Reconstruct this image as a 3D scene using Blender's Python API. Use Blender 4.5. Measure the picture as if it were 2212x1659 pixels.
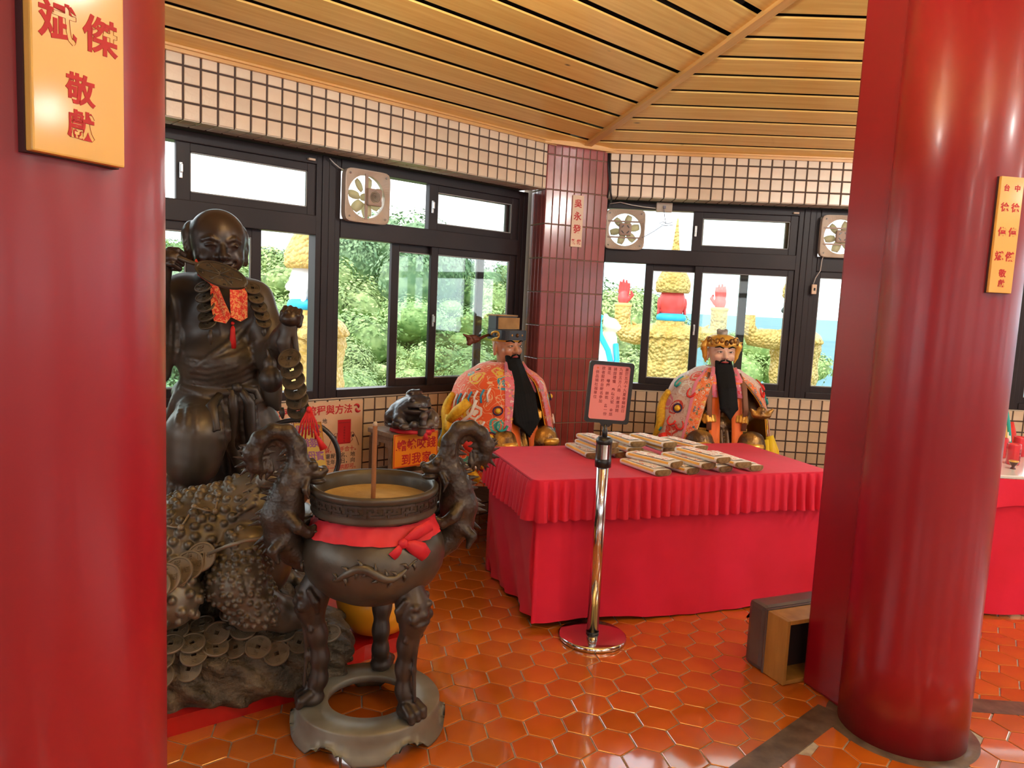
import bpy, bmesh, math, random
import numpy as np
from mathutils import Vector, Matrix, Euler

for o in list(bpy.data.objects):
    bpy.data.objects.remove(o)
SC = bpy.context.scene
COL = SC.collection
random.seed(7)
RNG = np.random.default_rng(7)
PI = math.pi

# ------------------------------------------------------------------ camera
F_PX, PITCH, ROLL, EYE = 1630.15, .1110, .0478, 1.55
cam_data = bpy.data.cameras.new('camera')
cam_data.sensor_fit = 'HORIZONTAL'
cam_data.sensor_width = 36.0
cam_data.lens = 36.0 * F_PX / 2212.0
cam_data.clip_start = .02
cam_data.clip_end = 6000
CAM = bpy.data.objects.new('camera', cam_data)
COL.objects.link(CAM)
CAM.matrix_world = Matrix.Translation((0, 0, EYE)) @ Matrix.Rotation(PI / 2 - PITCH, 4, 'X') @ Matrix.Rotation(ROLL, 4, 'Z')
SC.camera = CAM

# ------------------------------------------------------------------ world, light, exposure
W = bpy.data.worlds.new('overcast_sky')
SC.world = W
W.use_nodes = True
wn, wl = W.node_tree.nodes, W.node_tree.links
wn.clear()
w_out = wn.new('ShaderNodeOutputWorld')
w_bg = wn.new('ShaderNodeBackground')
w_tc = wn.new('ShaderNodeTexCoord')
w_map = wn.new('ShaderNodeMapping')
w_map.inputs['Scale'].default_value = (1.2, 1.2, 3.5)
w_noise = wn.new('ShaderNodeTexNoise')
w_noise.inputs['Scale'].default_value = 1.6
w_noise.inputs['Detail'].default_value = 4
w_ramp = wn.new('ShaderNodeValToRGB')
w_ramp.color_ramp.elements[0].position = .40
w_ramp.color_ramp.elements[0].color = (.62, .83, .93, 1)
w_ramp.color_ramp.elements[1].position = .56
w_ramp.color_ramp.elements[1].color = (1, 1, 1, 1)
wl.new(w_tc.outputs['Generated'], w_map.inputs['Vector'])
wl.new(w_map.outputs['Vector'], w_noise.inputs['Vector'])
wl.new(w_noise.outputs['Fac'], w_ramp.inputs['Fac'])
wl.new(w_ramp.outputs['Color'], w_bg.inputs['Color'])
w_bg.inputs['Strength'].default_value = 1.75
wl.new(w_bg.outputs['Background'], w_out.inputs['Surface'])

sun_d = bpy.data.lights.new('sun', 'SUN')
sun_d.energy = 1.5
sun_d.angle = math.radians(25)
sun_d.color = (1, .97, .9)
SUN = bpy.data.objects.new('sun', sun_d)
COL.objects.link(SUN)
SUN.rotation_euler = Euler((math.radians(38), 0, math.radians(-25)))

LAMP_WATT = 30
vs = SC.view_settings
vs.view_transform = 'Standard'
vs.look = 'None'
vs.exposure = 1.1
vs.gamma = 1
vs.use_curve_mapping = False

SC.cycles.max_bounces = 7
SC.cycles.diffuse_bounces = 3
SC.cycles.glossy_bounces = 3
SC.cycles.transparent_max_bounces = 12
SC.cycles.caustics_reflective = False
SC.cycles.caustics_refractive = False

# ------------------------------------------------------------------ materials
MATS = {}


def mat(name, color=(.5, .5, .5), rough=.6, metal=0., color2=None, scale=8., detail=3., stretch=(1, 1, 1), lo=.35, hi=.65,
        bump=0., bscale=40., bdist=.004, coat=0., coat_rough=.1, rnd=0., sheen=0., spec=None, coords='Object', emit=None, estr=0.):
    if name in MATS:
        return MATS[name]
    m = bpy.data.materials.new(name)
    MATS[name] = m
    m.use_nodes = True
    nt = m.node_tree
    b = nt.nodes['Principled BSDF']
    b.inputs['Base Color'].default_value = (*color, 1)
    b.inputs['Roughness'].default_value = rough
    b.inputs['Metallic'].default_value = metal
    if coat:
        b.inputs['Coat Weight'].default_value = coat
        b.inputs['Coat Roughness'].default_value = coat_rough
    if sheen:
        b.inputs['Sheen Weight'].default_value = sheen
    if spec is not None:
        b.inputs['Specular IOR Level'].default_value = spec
    if emit:
        b.inputs['Emission Color'].default_value = (*emit, 1)
        b.inputs['Emission Strength'].default_value = estr
    tc = nt.nodes.new('ShaderNodeTexCoord')
    mp = nt.nodes.new('ShaderNodeMapping')
    mp.inputs['Scale'].default_value = stretch
    nt.links.new(tc.outputs[coords], mp.inputs['Vector'])
    src = None
    if color2 is not None:
        n = nt.nodes.new('ShaderNodeTexNoise')
        n.inputs['Scale'].default_value = scale
        n.inputs['Detail'].default_value = detail
        nt.links.new(mp.outputs['Vector'], n.inputs['Vector'])
        r = nt.nodes.new('ShaderNodeValToRGB')
        r.color_ramp.elements[0].position = lo
        r.color_ramp.elements[0].color = (*color, 1)
        r.color_ramp.elements[1].position = hi
        r.color_ramp.elements[1].color = (*color2, 1)
        nt.links.new(n.outputs['Fac'], r.inputs['Fac'])
        src = r.outputs['Color']
    if rnd:
        oi = nt.nodes.new('ShaderNodeObjectInfo')
        hsv = nt.nodes.new('ShaderNodeHueSaturation')
        ma = nt.nodes.new('ShaderNodeMath')
        ma.operation = 'MULTIPLY_ADD'
        ma.inputs[1].default_value = 2 * rnd
        ma.inputs[2].default_value = 1 - rnd
        nt.links.new(oi.outputs['Random'], ma.inputs[0])
        nt.links.new(ma.outputs[0], hsv.inputs['Value'])
        if src:
            nt.links.new(src, hsv.inputs['Color'])
        else:
            hsv.inputs['Color'].default_value = (*color, 1)
        src = hsv.outputs['Color']
    if src:
        nt.links.new(src, b.inputs['Base Color'])
    if bump:
        n2 = nt.nodes.new('ShaderNodeTexNoise')
        n2.inputs['Scale'].default_value = bscale
        n2.inputs['Detail'].default_value = 4
        nt.links.new(mp.outputs['Vector'], n2.inputs['Vector'])
        bp = nt.nodes.new('ShaderNodeBump')
        bp.inputs['Strength'].default_value = bump
        bp.inputs['Distance'].default_value = bdist
        nt.links.new(n2.outputs['Fac'], bp.inputs['Height'])
        nt.links.new(bp.outputs['Normal'], b.inputs['Normal'])
    return m


def add_voronoi_bump(m, scale=60, strength=.6, dist=.01, invert=False):
    nt = m.node_tree
    b = nt.nodes['Principled BSDF']
    tc = nt.nodes.new('ShaderNodeTexCoord')
    v = nt.nodes.new('ShaderNodeTexVoronoi')
    v.inputs['Scale'].default_value = scale
    nt.links.new(tc.outputs['Object'], v.inputs['Vector'])
    bp = nt.nodes.new('ShaderNodeBump')
    bp.inputs['Strength'].default_value = strength
    bp.inputs['Distance'].default_value = dist
    bp.invert = invert
    nt.links.new(v.outputs['Distance'], bp.inputs['Height'])
    if b.inputs['Normal'].is_linked:
        nt.links.new(b.inputs['Normal'].links[0].from_socket, bp.inputs['Normal'])
    nt.links.new(bp.outputs['Normal'], b.inputs['Normal'])
    return m


def glass_mat():
    m = bpy.data.materials.new('window_glass')
    m.use_nodes = True
    nt = m.node_tree
    nt.nodes.clear()
    out = nt.nodes.new('ShaderNodeOutputMaterial')
    mix = nt.nodes.new('ShaderNodeMixShader')
    tr = nt.nodes.new('ShaderNodeBsdfTransparent')
    tr.inputs['Color'].default_value = (.93, .97, .95, 1)
    gl = nt.nodes.new('ShaderNodeBsdfGlossy')
    gl.inputs['Roughness'].default_value = .02
    fr = nt.nodes.new('ShaderNodeFresnel')
    fr.inputs['IOR'].default_value = 1.45
    nt.links.new(fr.outputs['Fac'], mix.inputs['Fac'])
    nt.links.new(tr.outputs[0], mix.inputs[1])
    nt.links.new(gl.outputs[0], mix.inputs[2])
    nt.links.new(mix.outputs[0], out.inputs['Surface'])
    return m


GLASS = glass_mat()


def wood_mat(name, c1, c2, stretch=(1.2, 22, 22), rough=.35, coat=.3, rnd=.1, knots=True, bump=.1):
    m = mat(name, c1, rough, color2=c2, scale=2.2, detail=5, stretch=stretch, lo=.3, hi=.7, coat=coat, coat_rough=.25, rnd=rnd, bump=bump, bscale=6, bdist=.002)
    if knots:
        nt = m.node_tree
        b = nt.nodes['Principled BSDF']
        src = b.inputs['Base Color'].links[0].from_socket
        tc = nt.nodes.new('ShaderNodeTexCoord')
        oi = nt.nodes.new('ShaderNodeObjectInfo')
        ad = nt.nodes.new('ShaderNodeVectorMath')
        ad.operation = 'MULTIPLY_ADD'
        cmb = nt.nodes.new('ShaderNodeCombineXYZ')
        for i in range(3):
            nt.links.new(oi.outputs['Random'], cmb.inputs[i])
        ad.inputs[1].default_value = (37, 17, 5)
        nt.links.new(cmb.outputs[0], ad.inputs[0])
        nt.links.new(tc.outputs['Object'], ad.inputs[2])
        mp = nt.nodes.new('ShaderNodeMapping')
        mp.inputs['Scale'].default_value = (2.2, 5.5, 0)
        nt.links.new(ad.outputs[0], mp.inputs['Vector'])
        v = nt.nodes.new('ShaderNodeTexVoronoi')
        v.inputs['Scale'].default_value = 1.3
        nt.links.new(mp.outputs['Vector'], v.inputs['Vector'])
        r = nt.nodes.new('ShaderNodeValToRGB')
        r.color_ramp.elements[0].position = .03
        r.color_ramp.elements[0].color = (.16, .13, .12, 1)
        r.color_ramp.elements[1].position = .075
        r.color_ramp.elements[1].color = (1, 1, 1, 1)
        nt.links.new(v.outputs['Distance'], r.inputs['Fac'])
        mx = nt.nodes.new('ShaderNodeMix')
        mx.data_type = 'RGBA'
        mx.blend_type = 'MULTIPLY'
        mx.inputs[0].default_value = 1
        nt.links.new(src, mx.inputs[6])
        nt.links.new(r.outputs['Color'], mx.inputs[7])
        nt.links.new(mx.outputs[2], b.inputs['Base Color'])
    return m


# ------------------------------------------------------------------ object helpers
def link(o, parent=None):
    COL.objects.link(o)
    if parent is not None:
        o.parent = parent
    return o


def obj(name, me, m=None, parent=None, loc=None, rot=None, scale=None):
    o = bpy.data.objects.new(name, me)
    if m is not None:
        mm = m if isinstance(m, bpy.types.Material) else MATS[m]
        if me is not None and len(me.materials) == 0:
            me.materials.append(mm)
    link(o, parent)
    if loc is not None:
        o.location = loc
    if rot is not None:
        o.rotation_euler = rot
    if scale is not None:
        o.scale = scale
    return o


def tag(o, label=None, cat=None, group=None, kind=None):
    if label:
        o['label'] = label
    if cat:
        o['category'] = cat
    if group:
        o['group'] = group
    if kind:
        o['kind'] = kind
    return o


def thing(name, label, cat, loc=(0, 0, 0), rotz=0., group=None, parent=None):
    o = bpy.data.objects.new(name, None)
    o.empty_display_size = .1
    link(o, parent)
    o.location = loc
    o.rotation_euler = (0, 0, rotz)
    return tag(o, label, cat, group)


def mesh_np(name, V, Fq, smooth=False):
    """V: (n,3) array, Fq: list/array of faces (uniform array or list of lists)"""
    me = bpy.data.meshes.new(name)
    if isinstance(Fq, np.ndarray) and Fq.ndim == 2:
        n, k = Fq.shape
        me.vertices.add(len(V))
        me.vertices.foreach_set('co', np.asarray(V, np.float32).ravel())
        me.loops.add(n * k)
        me.loops.foreach_set('vertex_index', Fq.astype(np.int32).ravel())
        me.polygons.add(n)
        me.polygons.foreach_set('loop_start', np.arange(0, n * k, k, dtype=np.int32))
        me.update(calc_edges=True)
        me.validate()
    else:
        me.from_pydata([tuple(v) for v in V], [], [tuple(f) for f in Fq])
        me.update()
    if smooth:
        me.polygons.foreach_set('use_smooth', [True] * len(me.polygons))
    return me


class MB:
    """collects simple shapes into one mesh"""

    def __init__(self):
        self.v, self.f, self.sm = [], [], []

    def add(self, V, Fs, smooth=False):
        n = len(self.v)
        self.v += [tuple(map(float, p)) for p in V]
        self.f += [tuple(i + n for i in f) for f in Fs]
        self.sm += [smooth] * len(Fs)
        return self

    def box(self, x0, x1, y0, y1, z0, z1, M=None):
        V = [Vector(p) for p in ((x0, y0, z0), (x1, y0, z0), (x1, y1, z0), (x0, y1, z0), (x0, y0, z1), (x1, y0, z1), (x1, y1, z1), (x0, y1, z1))]
        if M is not None:
            V = [M @ p for p in V]
        return self.add(V, [(0, 3, 2, 1), (4, 5, 6, 7), (0, 1, 5, 4), (1, 2, 6, 5), (2, 3, 7, 6), (3, 0, 4, 7)])

    def bbox(self, x0, x1, y0, y1, z0, z1, b=.005, M=None):
        """box with chamfered edges"""
        bm = bmesh.new()
        bmesh.ops.create_cube(bm, size=1)
        for v in bm.verts:
            v.co = Vector(((x0 + x1) / 2 + v.co.x * (x1 - x0), (y0 + y1) / 2 + v.co.y * (y1 - y0), (z0 + z1) / 2 + v.co.z * (z1 - z0)))
        bmesh.ops.bevel(bm, geom=list(bm.edges), offset=b, segments=2, affect='EDGES', profile=.6)
        bm.verts.index_update()
        V = [v.co.copy() for v in bm.verts]
        if M is not None:
            V = [M @ p for p in V]
        Fs = [[v.index for v in f.verts] for f in bm.faces]
        bm.free()
        return self.add(V, Fs)

    def lathe(self, prof, seg=32, M=None, smooth=True, closed=False, a0=0., a1=2 * PI, cap=True):
        """prof: list of (r, z)"""
        full = abs(a1 - a0 - 2 * PI) < 1e-6
        ns = seg if full else seg + 1
        V, Fs = [], []
        for r, z in prof:
            for i in range(ns):
                a = a0 + (a1 - a0) * i / seg
                p = Vector((r * math.cos(a), r * math.sin(a), z))
                V.append(M @ p if M is not None else p)
        n = len(prof)
        for j in range(n if closed else n - 1):
            for i in range(seg):
                i2 = (i + 1) % ns if full else i + 1
                j2 = (j + 1) % n
                Fs.append((j * ns + i, j * ns + i2, j2 * ns + i2, j2 * ns + i))
        if not closed and full and cap:
            if prof[0][0] > 1e-5:
                Fs.append(tuple(reversed(range(ns))))
            if prof[-1][0] > 1e-5:
                Fs.append(tuple((n - 1) * ns + i for i in range(ns)))
        return self.add(V, Fs, smooth)

    def tube(self, pts, rad, seg=10, caps=True, smooth=True, flat=1., up=None):
        pts = [Vector(p) for p in pts]
        n = len(pts)
        if not hasattr(rad, '__len__'):
            rad = [rad] * n
        V, Fs = [], []
        prev = None
        for i, p in enumerate(pts):
            d = (pts[min(i + 1, n - 1)] - pts[max(i - 1, 0)])
            d = d.normalized() if d.length > 1e-9 else Vector((0, 0, 1))
            if prev is None:
                ref = Vector(up) if up else (Vector((0, 0, 1)) if abs(d.z) < .9 else Vector((1, 0, 0)))
                s = d.cross(ref).normalized()
            else:
                s = prev - d * prev.dot(d)
                s = s.normalized() if s.length > 1e-6 else d.orthogonal().normalized()
            prev = s
            t = d.cross(s)
            for k in range(seg):
                a = 2 * PI * k / seg
                V.append(p + (s * math.cos(a) + t * math.sin(a) * flat) * rad[i])
        for i in range(n - 1):
            for k in range(seg):
                k2 = (k + 1) % seg
                Fs.append((i * seg + k, i * seg + k2, (i + 1) * seg + k2, (i + 1) * seg + k))
        if caps:
            Fs.append(tuple(reversed(range(seg))))
            Fs.append(tuple((n - 1) * seg + k for k in range(seg)))
        return self.add(V, Fs, smooth)

    def prism(self, poly, z0, z1, M=None):
        n = len(poly)
        V = [Vector((x, y, z0)) for x, y in poly] + [Vector((x, y, z1)) for x, y in poly]
        if M is not None:
            V = [M @ p for p in V]
        Fs = [tuple(reversed(range(n))), tuple(range(n, 2 * n))]
        for i in range(n):
            j = (i + 1) % n
            Fs.append((i, j, n + j, n + i))
        return self.add(V, Fs)

    def sphere(self, c, r, seg=12, rings=8, M=None):
        if not hasattr(r, '__len__'):
            r = (r, r, r)
        V, Fs = [], []
        c = Vector(c)
        for j in range(rings + 1):
            th = PI * j / rings
            for i in range(seg):
                a = 2 * PI * i / seg
                p = Vector((r[0] * math.sin(th) * math.cos(a), r[1] * math.sin(th) * math.sin(a), r[2] * math.cos(th)))
                V.append(c + (M @ p if M is not None else p))
        for j in range(rings):
            for i in range(seg):
                i2 = (i + 1) % seg
                Fs.append((j * seg + i, (j + 1) * seg + i, (j + 1) * seg + i2, j * seg + i2))
        return self.add(V, Fs, True)

    def mesh(self, name='m'):
        me = bpy.data.meshes.new(name)
        me.from_pydata(self.v, [], self.f)
        me.update()
        if any(self.sm):
            me.polygons.foreach_set('use_smooth', self.sm)
        me.validate()
        return me

    def build(self, name, m=None, parent=None, **k):
        return obj(name, self.mesh(name), m, parent, **k)


def fix_normals(me):
    bm = bmesh.new()
    bm.from_mesh(me)
    bmesh.ops.remove_doubles(bm, verts=bm.verts, dist=1e-6)
    bmesh.ops.recalc_face_normals(bm, faces=bm.faces)
    bm.to_mesh(me)
    bm.free()
    return me


def text_mesh(s, size, extrude=.0006, bold=0.):
    cu = bpy.data.curves.new('text', 'FONT')
    cu.body = s
    cu.size = size
    cu.align_x = 'CENTER'
    cu.align_y = 'CENTER'
    cu.extrude = extrude
    cu.offset = bold
    cu.resolution_u = 3
    t = bpy.data.objects.new('text', cu)
    COL.objects.link(t)
    dg = bpy.context.evaluated_depsgraph_get()
    me = bpy.data.meshes.new_from_object(t.evaluated_get(dg))
    bpy.data.objects.remove(t)
    # centre on its own box so that every character sits in its cell
    n = len(me.vertices)
    if n:
        co = np.empty(n * 3, np.float32)
        me.vertices.foreach_get('co', co)
        co = co.reshape(-1, 3)
        c = (co.min(0) + co.max(0)) / 2
        co[:, :2] -= c[:2]
        me.vertices.foreach_set('co', co.ravel())
    me.materials.clear()
    return me


def joined(name, parts):
    """parts: list of (mesh, Matrix): one mesh"""
    V, Fs, n = [], [], 0
    for me, M in parts:
        V += [M @ v.co for v in me.vertices]
        Fs += [tuple(i + n for i in p.vertices) for p in me.polygons]
        n += len(me.vertices)
    out = bpy.data.meshes.new(name)
    out.from_pydata([tuple(v) for v in V], [], Fs)
    out.update()
    return out


# ------------------------------------------------------------------ sculpting: distance fields on a grid
class Sculpt:
    def __init__(self, lo, hi, h):
        self.h = h
        self.lo = np.array(lo, np.float32) - 3 * h
        n = np.ceil((np.array(hi) + 3 * h - self.lo) / h).astype(int) + 1
        self.ax = [(self.lo[i] + h * np.arange(n[i])).astype(np.float32) for i in range(3)]
        self.D = np.full(n, .25, np.float32)

    def block(self, lo, hi):
        s = []
        for i in range(3):
            a = int(max(0, math.floor((lo[i] - self.lo[i]) / self.h)))
            b = int(min(len(self.ax[i]), math.ceil((hi[i] - self.lo[i]) / self.h) + 1))
            if b <= a:
                return None, None
            s.append(slice(a, b))
        s = tuple(s)
        return s, (self.ax[0][s[0]][:, None, None], self.ax[1][s[1]][None, :, None], self.ax[2][s[2]][None, None, :])

    def mix(self, s, d, k, cut):
        A = self.D[s]
        if cut:
            d = -d
            h = np.clip(.5 - .5 * (A - d) / max(k, 1e-5), 0, 1)
            self.D[s] = A * (1 - h) + d * h + k * h * (1 - h)
        else:
            h = np.clip(.5 + .5 * (A - d) / max(k, 1e-5), 0, 1)
            self.D[s] = A * (1 - h) + d * h - k * h * (1 - h)

    def ell(self, c, r, rot=None, k=.02, cut=False):
        if not hasattr(r, '__len__'):
            r = (r, r, r)
        R = max(r) + k + 3 * self.h
        s, g = self.block([c[i] - R for i in range(3)], [c[i] + R for i in range(3)])
        if s is None:
            return self
        x, y, z = g[0] - c[0], g[1] - c[1], g[2] - c[2]
        if rot is not None:
            M = Euler(rot).to_matrix().transposed()
            x, y, z = (M[0][0] * x + M[0][1] * y + M[0][2] * z, M[1][0] * x + M[1][1] * y + M[1][2] * z, M[2][0] * x + M[2][1] * y + M[2][2] * z)
        q = np.sqrt((x / r[0]) ** 2 + (y / r[1]) ** 2 + (z / r[2]) ** 2)
        q2 = np.sqrt((x / r[0] ** 2) ** 2 + (y / r[1] ** 2) ** 2 + (z / r[2] ** 2) ** 2)
        d = q * (q - 1) / np.maximum(q2, 1e-6)
        self.mix(s, d.astype(np.float32), k, cut)
        return self

    def cap(self, a, b, ra, rb=None, k=.02, cut=False, flat=None):
        """tapered capsule; flat=(dx,dy,dz,f): squash along a direction by factor f"""
        rb = ra if rb is None else rb
        R = max(ra, rb) + k + 3 * self.h
        a, b = np.array(a, np.float32), np.array(b, np.float32)
        s, g = self.block(np.minimum(a, b) - R, np.maximum(a, b) + R)
        if s is None:
            return self
        ab = b - a
        L = float(ab @ ab) + 1e-9
        px, py, pz = g[0] - a[0], g[1] - a[1], g[2] - a[2]
        t = np.clip((px * ab[0] + py * ab[1] + pz * ab[2]) / L, 0, 1)
        dx, dy, dz = px - t * ab[0], py - t * ab[1], pz - t * ab[2]
        if flat is not None:
            n = np.array(flat[:3], np.float32)
            n /= np.linalg.norm(n)
            q = (dx * n[0] + dy * n[1] + dz * n[2])
            e = (1 / flat[3] - 1)
            dd = np.sqrt(dx * dx + dy * dy + dz * dz + q * q * (e * e + 2 * e))
        else:
            dd = np.sqrt(dx * dx + dy * dy + dz * dz)
        d = dd - (ra + (rb - ra) * t)
        self.mix(s, d.astype(np.float32), k, cut)
        return self

    def chain(self, pts, rad, k=.015, cut=False, flat=None):
        if not hasattr(rad, '__len__'):
            rad = [rad] * len(pts)
        for i in range(len(pts) - 1):
            self.cap(pts[i], pts[i + 1], rad[i], rad[i + 1], k, cut, flat)
        return self

    def box(self, c, hs, r=.01, rot=None, k=.01, cut=False):
        R = math.sqrt(sum(q * q for q in hs)) + r + k + 3 * self.h
        s, g = self.block([c[i] - R for i in range(3)], [c[i] + R for i in range(3)])
        if s is None:
            return self
        x, y, z = g[0] - c[0], g[1] - c[1], g[2] - c[2]
        if rot is not None:
            M = Euler(rot).to_matrix().transposed()
            x, y, z = (M[0][0] * x + M[0][1] * y + M[0][2] * z, M[1][0] * x + M[1][1] * y + M[1][2] * z, M[2][0] * x + M[2][1] * y + M[2][2] * z)
        qx, qy, qz = np.abs(x) - (hs[0] - r), np.abs(y) - (hs[1] - r), np.abs(z) - (hs[2] - r)
        d = np.sqrt(np.maximum(qx, 0) ** 2 + np.maximum(qy, 0) ** 2 + np.maximum(qz, 0) ** 2) + np.minimum(np.maximum(np.maximum(qx, qy), qz), 0) - r
        self.mix(s, d.astype(np.float32), k, cut)
        return self

    def disp(self, lo, hi, fn):
        s, g = self.block(lo, hi)
        if s is not None:
            self.D[s] += fn(*g).astype(np.float32)
        return self

    def mesh(self, name='sculpt', decim=None):
        D, h = self.D, self.h
        D[0], D[-1], D[:, 0], D[:, -1], D[:, :, 0], D[:, :, -1] = .1, .1, .1, .1, .1, .1
        S = D < 0
        n = np.array(D.shape) - 1
        c = [S[i:n[0] + i, j:n[1] + j, k:n[2] + k] for i in (0, 1) for j in (0, 1) for k in (0, 1)]
        anyc = c[0].copy()
        allc = c[0].copy()
        for q in c[1:]:
            anyc |= q
            allc &= q
        mixed = anyc & ~allc
        I, J, K = np.nonzero(mixed)
        idx = np.full(n, -1, np.int32)
        idx[I, J, K] = np.arange(len(I))
        P = np.zeros((len(I), 3), np.float32)
        cnt = np.zeros(len(I), np.float32)
        cor = [(i, j, k) for i in (0, 1) for j in (0, 1) for k in (0, 1)]
        val = {q: D[I + q[0], J + q[1], K + q[2]] for q in cor}
        for q in cor:
            for ax in range(3):
                if q[ax] == 0:
                    q2 = list(q)
                    q2[ax] = 1
                    q2 = tuple(q2)
                    a, b = val[q], val[q2]
                    m = (a < 0) != (b < 0)
                    t = np.where(m, a / np.where(m, a - b, 1), 0)
                    for w in range(3):
                        P[:, w] += np.where(m, q[w] + (t if w == ax else 0), 0)
                    cnt += m
        P /= cnt[:, None]
        V = (np.stack([I, J, K], 1) + P) * h + self.lo
        faces = []
        for ax in range(3):
            s0 = [slice(None)] * 3
            s1 = [slice(None)] * 3
            s0[ax] = slice(0, -1)
            s1[ax] = slice(1, None)
            A, B = S[tuple(s0)], S[tuple(s1)]
            e = A != B
            i, j, k = np.nonzero(e)
            pos = np.stack([i, j, k], 1)
            u, v = (ax + 1) % 3, (ax + 2) % 3
            ok = (pos[:, u] > 0) & (pos[:, v] > 0) & (pos[:, u] < n[u]) & (pos[:, v] < n[v])
            pos = pos[ok]
            ins = A[i[ok], j[ok], k[ok]]
            def cell(du, dv):
                p = pos.copy()
                p[:, u] -= du
                p[:, v] -= dv
                return idx[p[:, 0], p[:, 1], p[:, 2]]
            q = np.stack([cell(1, 1), cell(0, 1), cell(0, 0), cell(1, 0)], 1)
            q[~ins] = q[~ins][:, ::-1]
            faces.append(q)
        Fq = np.concatenate(faces)
        Fq = Fq[(Fq >= 0).all(1)]
        return mesh_np(name, V, Fq, True)


def rotz(p, a):
    c, s = math.cos(a), math.sin(a)
    return (p[0] * c - p[1] * s, p[0] * s + p[1] * c, *p[2:])


# pixel of the 2212x1659 frame -> world point at a given depth (Y) or height (Z): used to read positions off the photograph
def _ray(x, y):
    u, v = x - 1106, y - 829.5
    c, s = math.cos(ROLL), math.sin(ROLL)
    xc, yc = (u * c + v * s) / F_PX, (u * s - v * c) / F_PX
    return Vector((xc, math.cos(PITCH) + yc * math.sin(PITCH), -math.sin(PITCH) + yc * math.cos(PITCH)))


def at(x, y, Y):
    d = _ray(x, y)
    return Vector((0, 0, EYE)) + d * (Y / d.y)


def atz(x, y, z):
    d = _ray(x, y)
    return Vector((0, 0, EYE)) + d * ((z - EYE) / d.z)


def proj(P):
    X, Y, Z = P[0], P[1], P[2] - EYE
    zc = Y * math.cos(PITCH) - Z * math.sin(PITCH)
    yc = Y * math.sin(PITCH) + Z * math.cos(PITCH)
    if zc < .05:
        return (-9999, -9999)
    c, s = math.cos(ROLL), math.sin(ROLL)
    u, v = F_PX * X / zc, -F_PX * yc / zc
    return (1106 + u * c - v * s, 829.5 + u * s + v * c)

# ================================================================== THE ROOM
TP = .0825                                  # wall tile pitch
A_L, D_L, O_L = .747, 45.9207 * TP, 15.9163 * TP
A_R, D_R, O_R = -.0453, 67.3068 * TP, 5.3294 * TP
LOW_L, LOW_R = (48.7834 - 45.9207) * TP, (69.7839 - 67.3068) * TP
WIN_L, WIN_R = .225, .20
FZ0 = 1.55 + 12.3378 * TP                   # first joint line of the frieze
Z_FR, Z_CE = FZ0 - 3 * TP, 2.64
C_SLOPE = .155
ROOM_C = Vector((2.84, -.81, 0))
APOTHEM = 6.27


def wall_matrix(a, d):
    return Matrix.Rotation(a, 4, 'Z') @ Matrix.Translation((0, d, 0))


M_L, M_R = wall_matrix(A_L, D_L), wall_matrix(A_R, D_R)
TC_L, TC_R = 4.06, .156                     # corner between the two walls, along each wall
SIDE = 5.3

mat('wall_tile', (.68, .51, .355), .32, color2=(.78, .64, .47), scale=5, rnd=.09, bump=.35, bscale=55, bdist=.003, coat=.25, coat_rough=.2)
mat('wall_grout', (.085, .055, .045), .9)
mat('soffit_tile', (.62, .54, .43), .35, rnd=.08, bump=.2, bscale=60, bdist=.002)
mat('pillar_tile', (.23, .036, .032), .2, color2=(.30, .052, .044), scale=4, rnd=.14, coat=.4, coat_rough=.1)
mat('pillar_grout', (.22, .15, .11), .9)
mat('floor_tile', (.44, .098, .009), .2, color2=(.54, .145, .015), scale=3, rnd=.12, bump=.12, bscale=9, bdist=.004, coat=1., coat_rough=.06)
MATS['floor_tile'].node_tree.nodes['Principled BSDF'].inputs['Coat IOR'].default_value = 1.85
mat('floor_grout', (.46, .43, .40), .8, color2=(.28, .26, .24), scale=20)
mat('frame_metal', (.024, .018, .020), .42, metal=.0, color2=(.034, .024, .026), scale=3, spec=.25)
mat('frame_seal', (.30, .30, .30), .5)
wood_mat('ceiling_board', (.80, .44, .095), (.92, .60, .17))
wood_mat('ceiling_trim', (.66, .33, .09), (.76, .43, .14), rnd=.05, knots=False)
mat('ceiling_gap', (.022, .010, .007), .9)
mat('concrete_strip', (.065, .048, .038), .35, color2=(.14, .105, .085), scale=14, bump=.3, bscale=30, bdist=.004, coat=.2)
mat('metal_latch', (.6, .6, .6), .3, metal=.8)


def tile_mesh(w, h, t=.009, b=.0025):
    """a tile in the local x-z plane, face towards -y at y=0"""
    m = MB()
    x, z = w / 2, h / 2
    V = [(-x, t, -z), (x, t, -z), (x, t, z), (-x, t, z), (-x, b, -z), (x, b, -z), (x, b, z), (-x, b, z),
         (-x + b, 0, -z + b), (x - b, 0, -z + b), (x - b, 0, z - b), (-x + b, 0, z - b)]
    Fs = [(8, 9, 10, 11)]
    for i in range(4):
        j = (i + 1) % 4
        Fs += [(i, j, j + 4, i + 4), (i + 4, j + 4, j + 8, i + 8)]
    m.add(V, Fs)
    return m.mesh('tile')


_tm = {}


def tile_of(w, h, key):
    k = (round(w, 4), round(h, 4), key)
    if k not in _tm:
        _tm[k] = tile_mesh(w, h)
        _tm[k].materials.append(MATS[key])
    return _tm[k]


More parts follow.
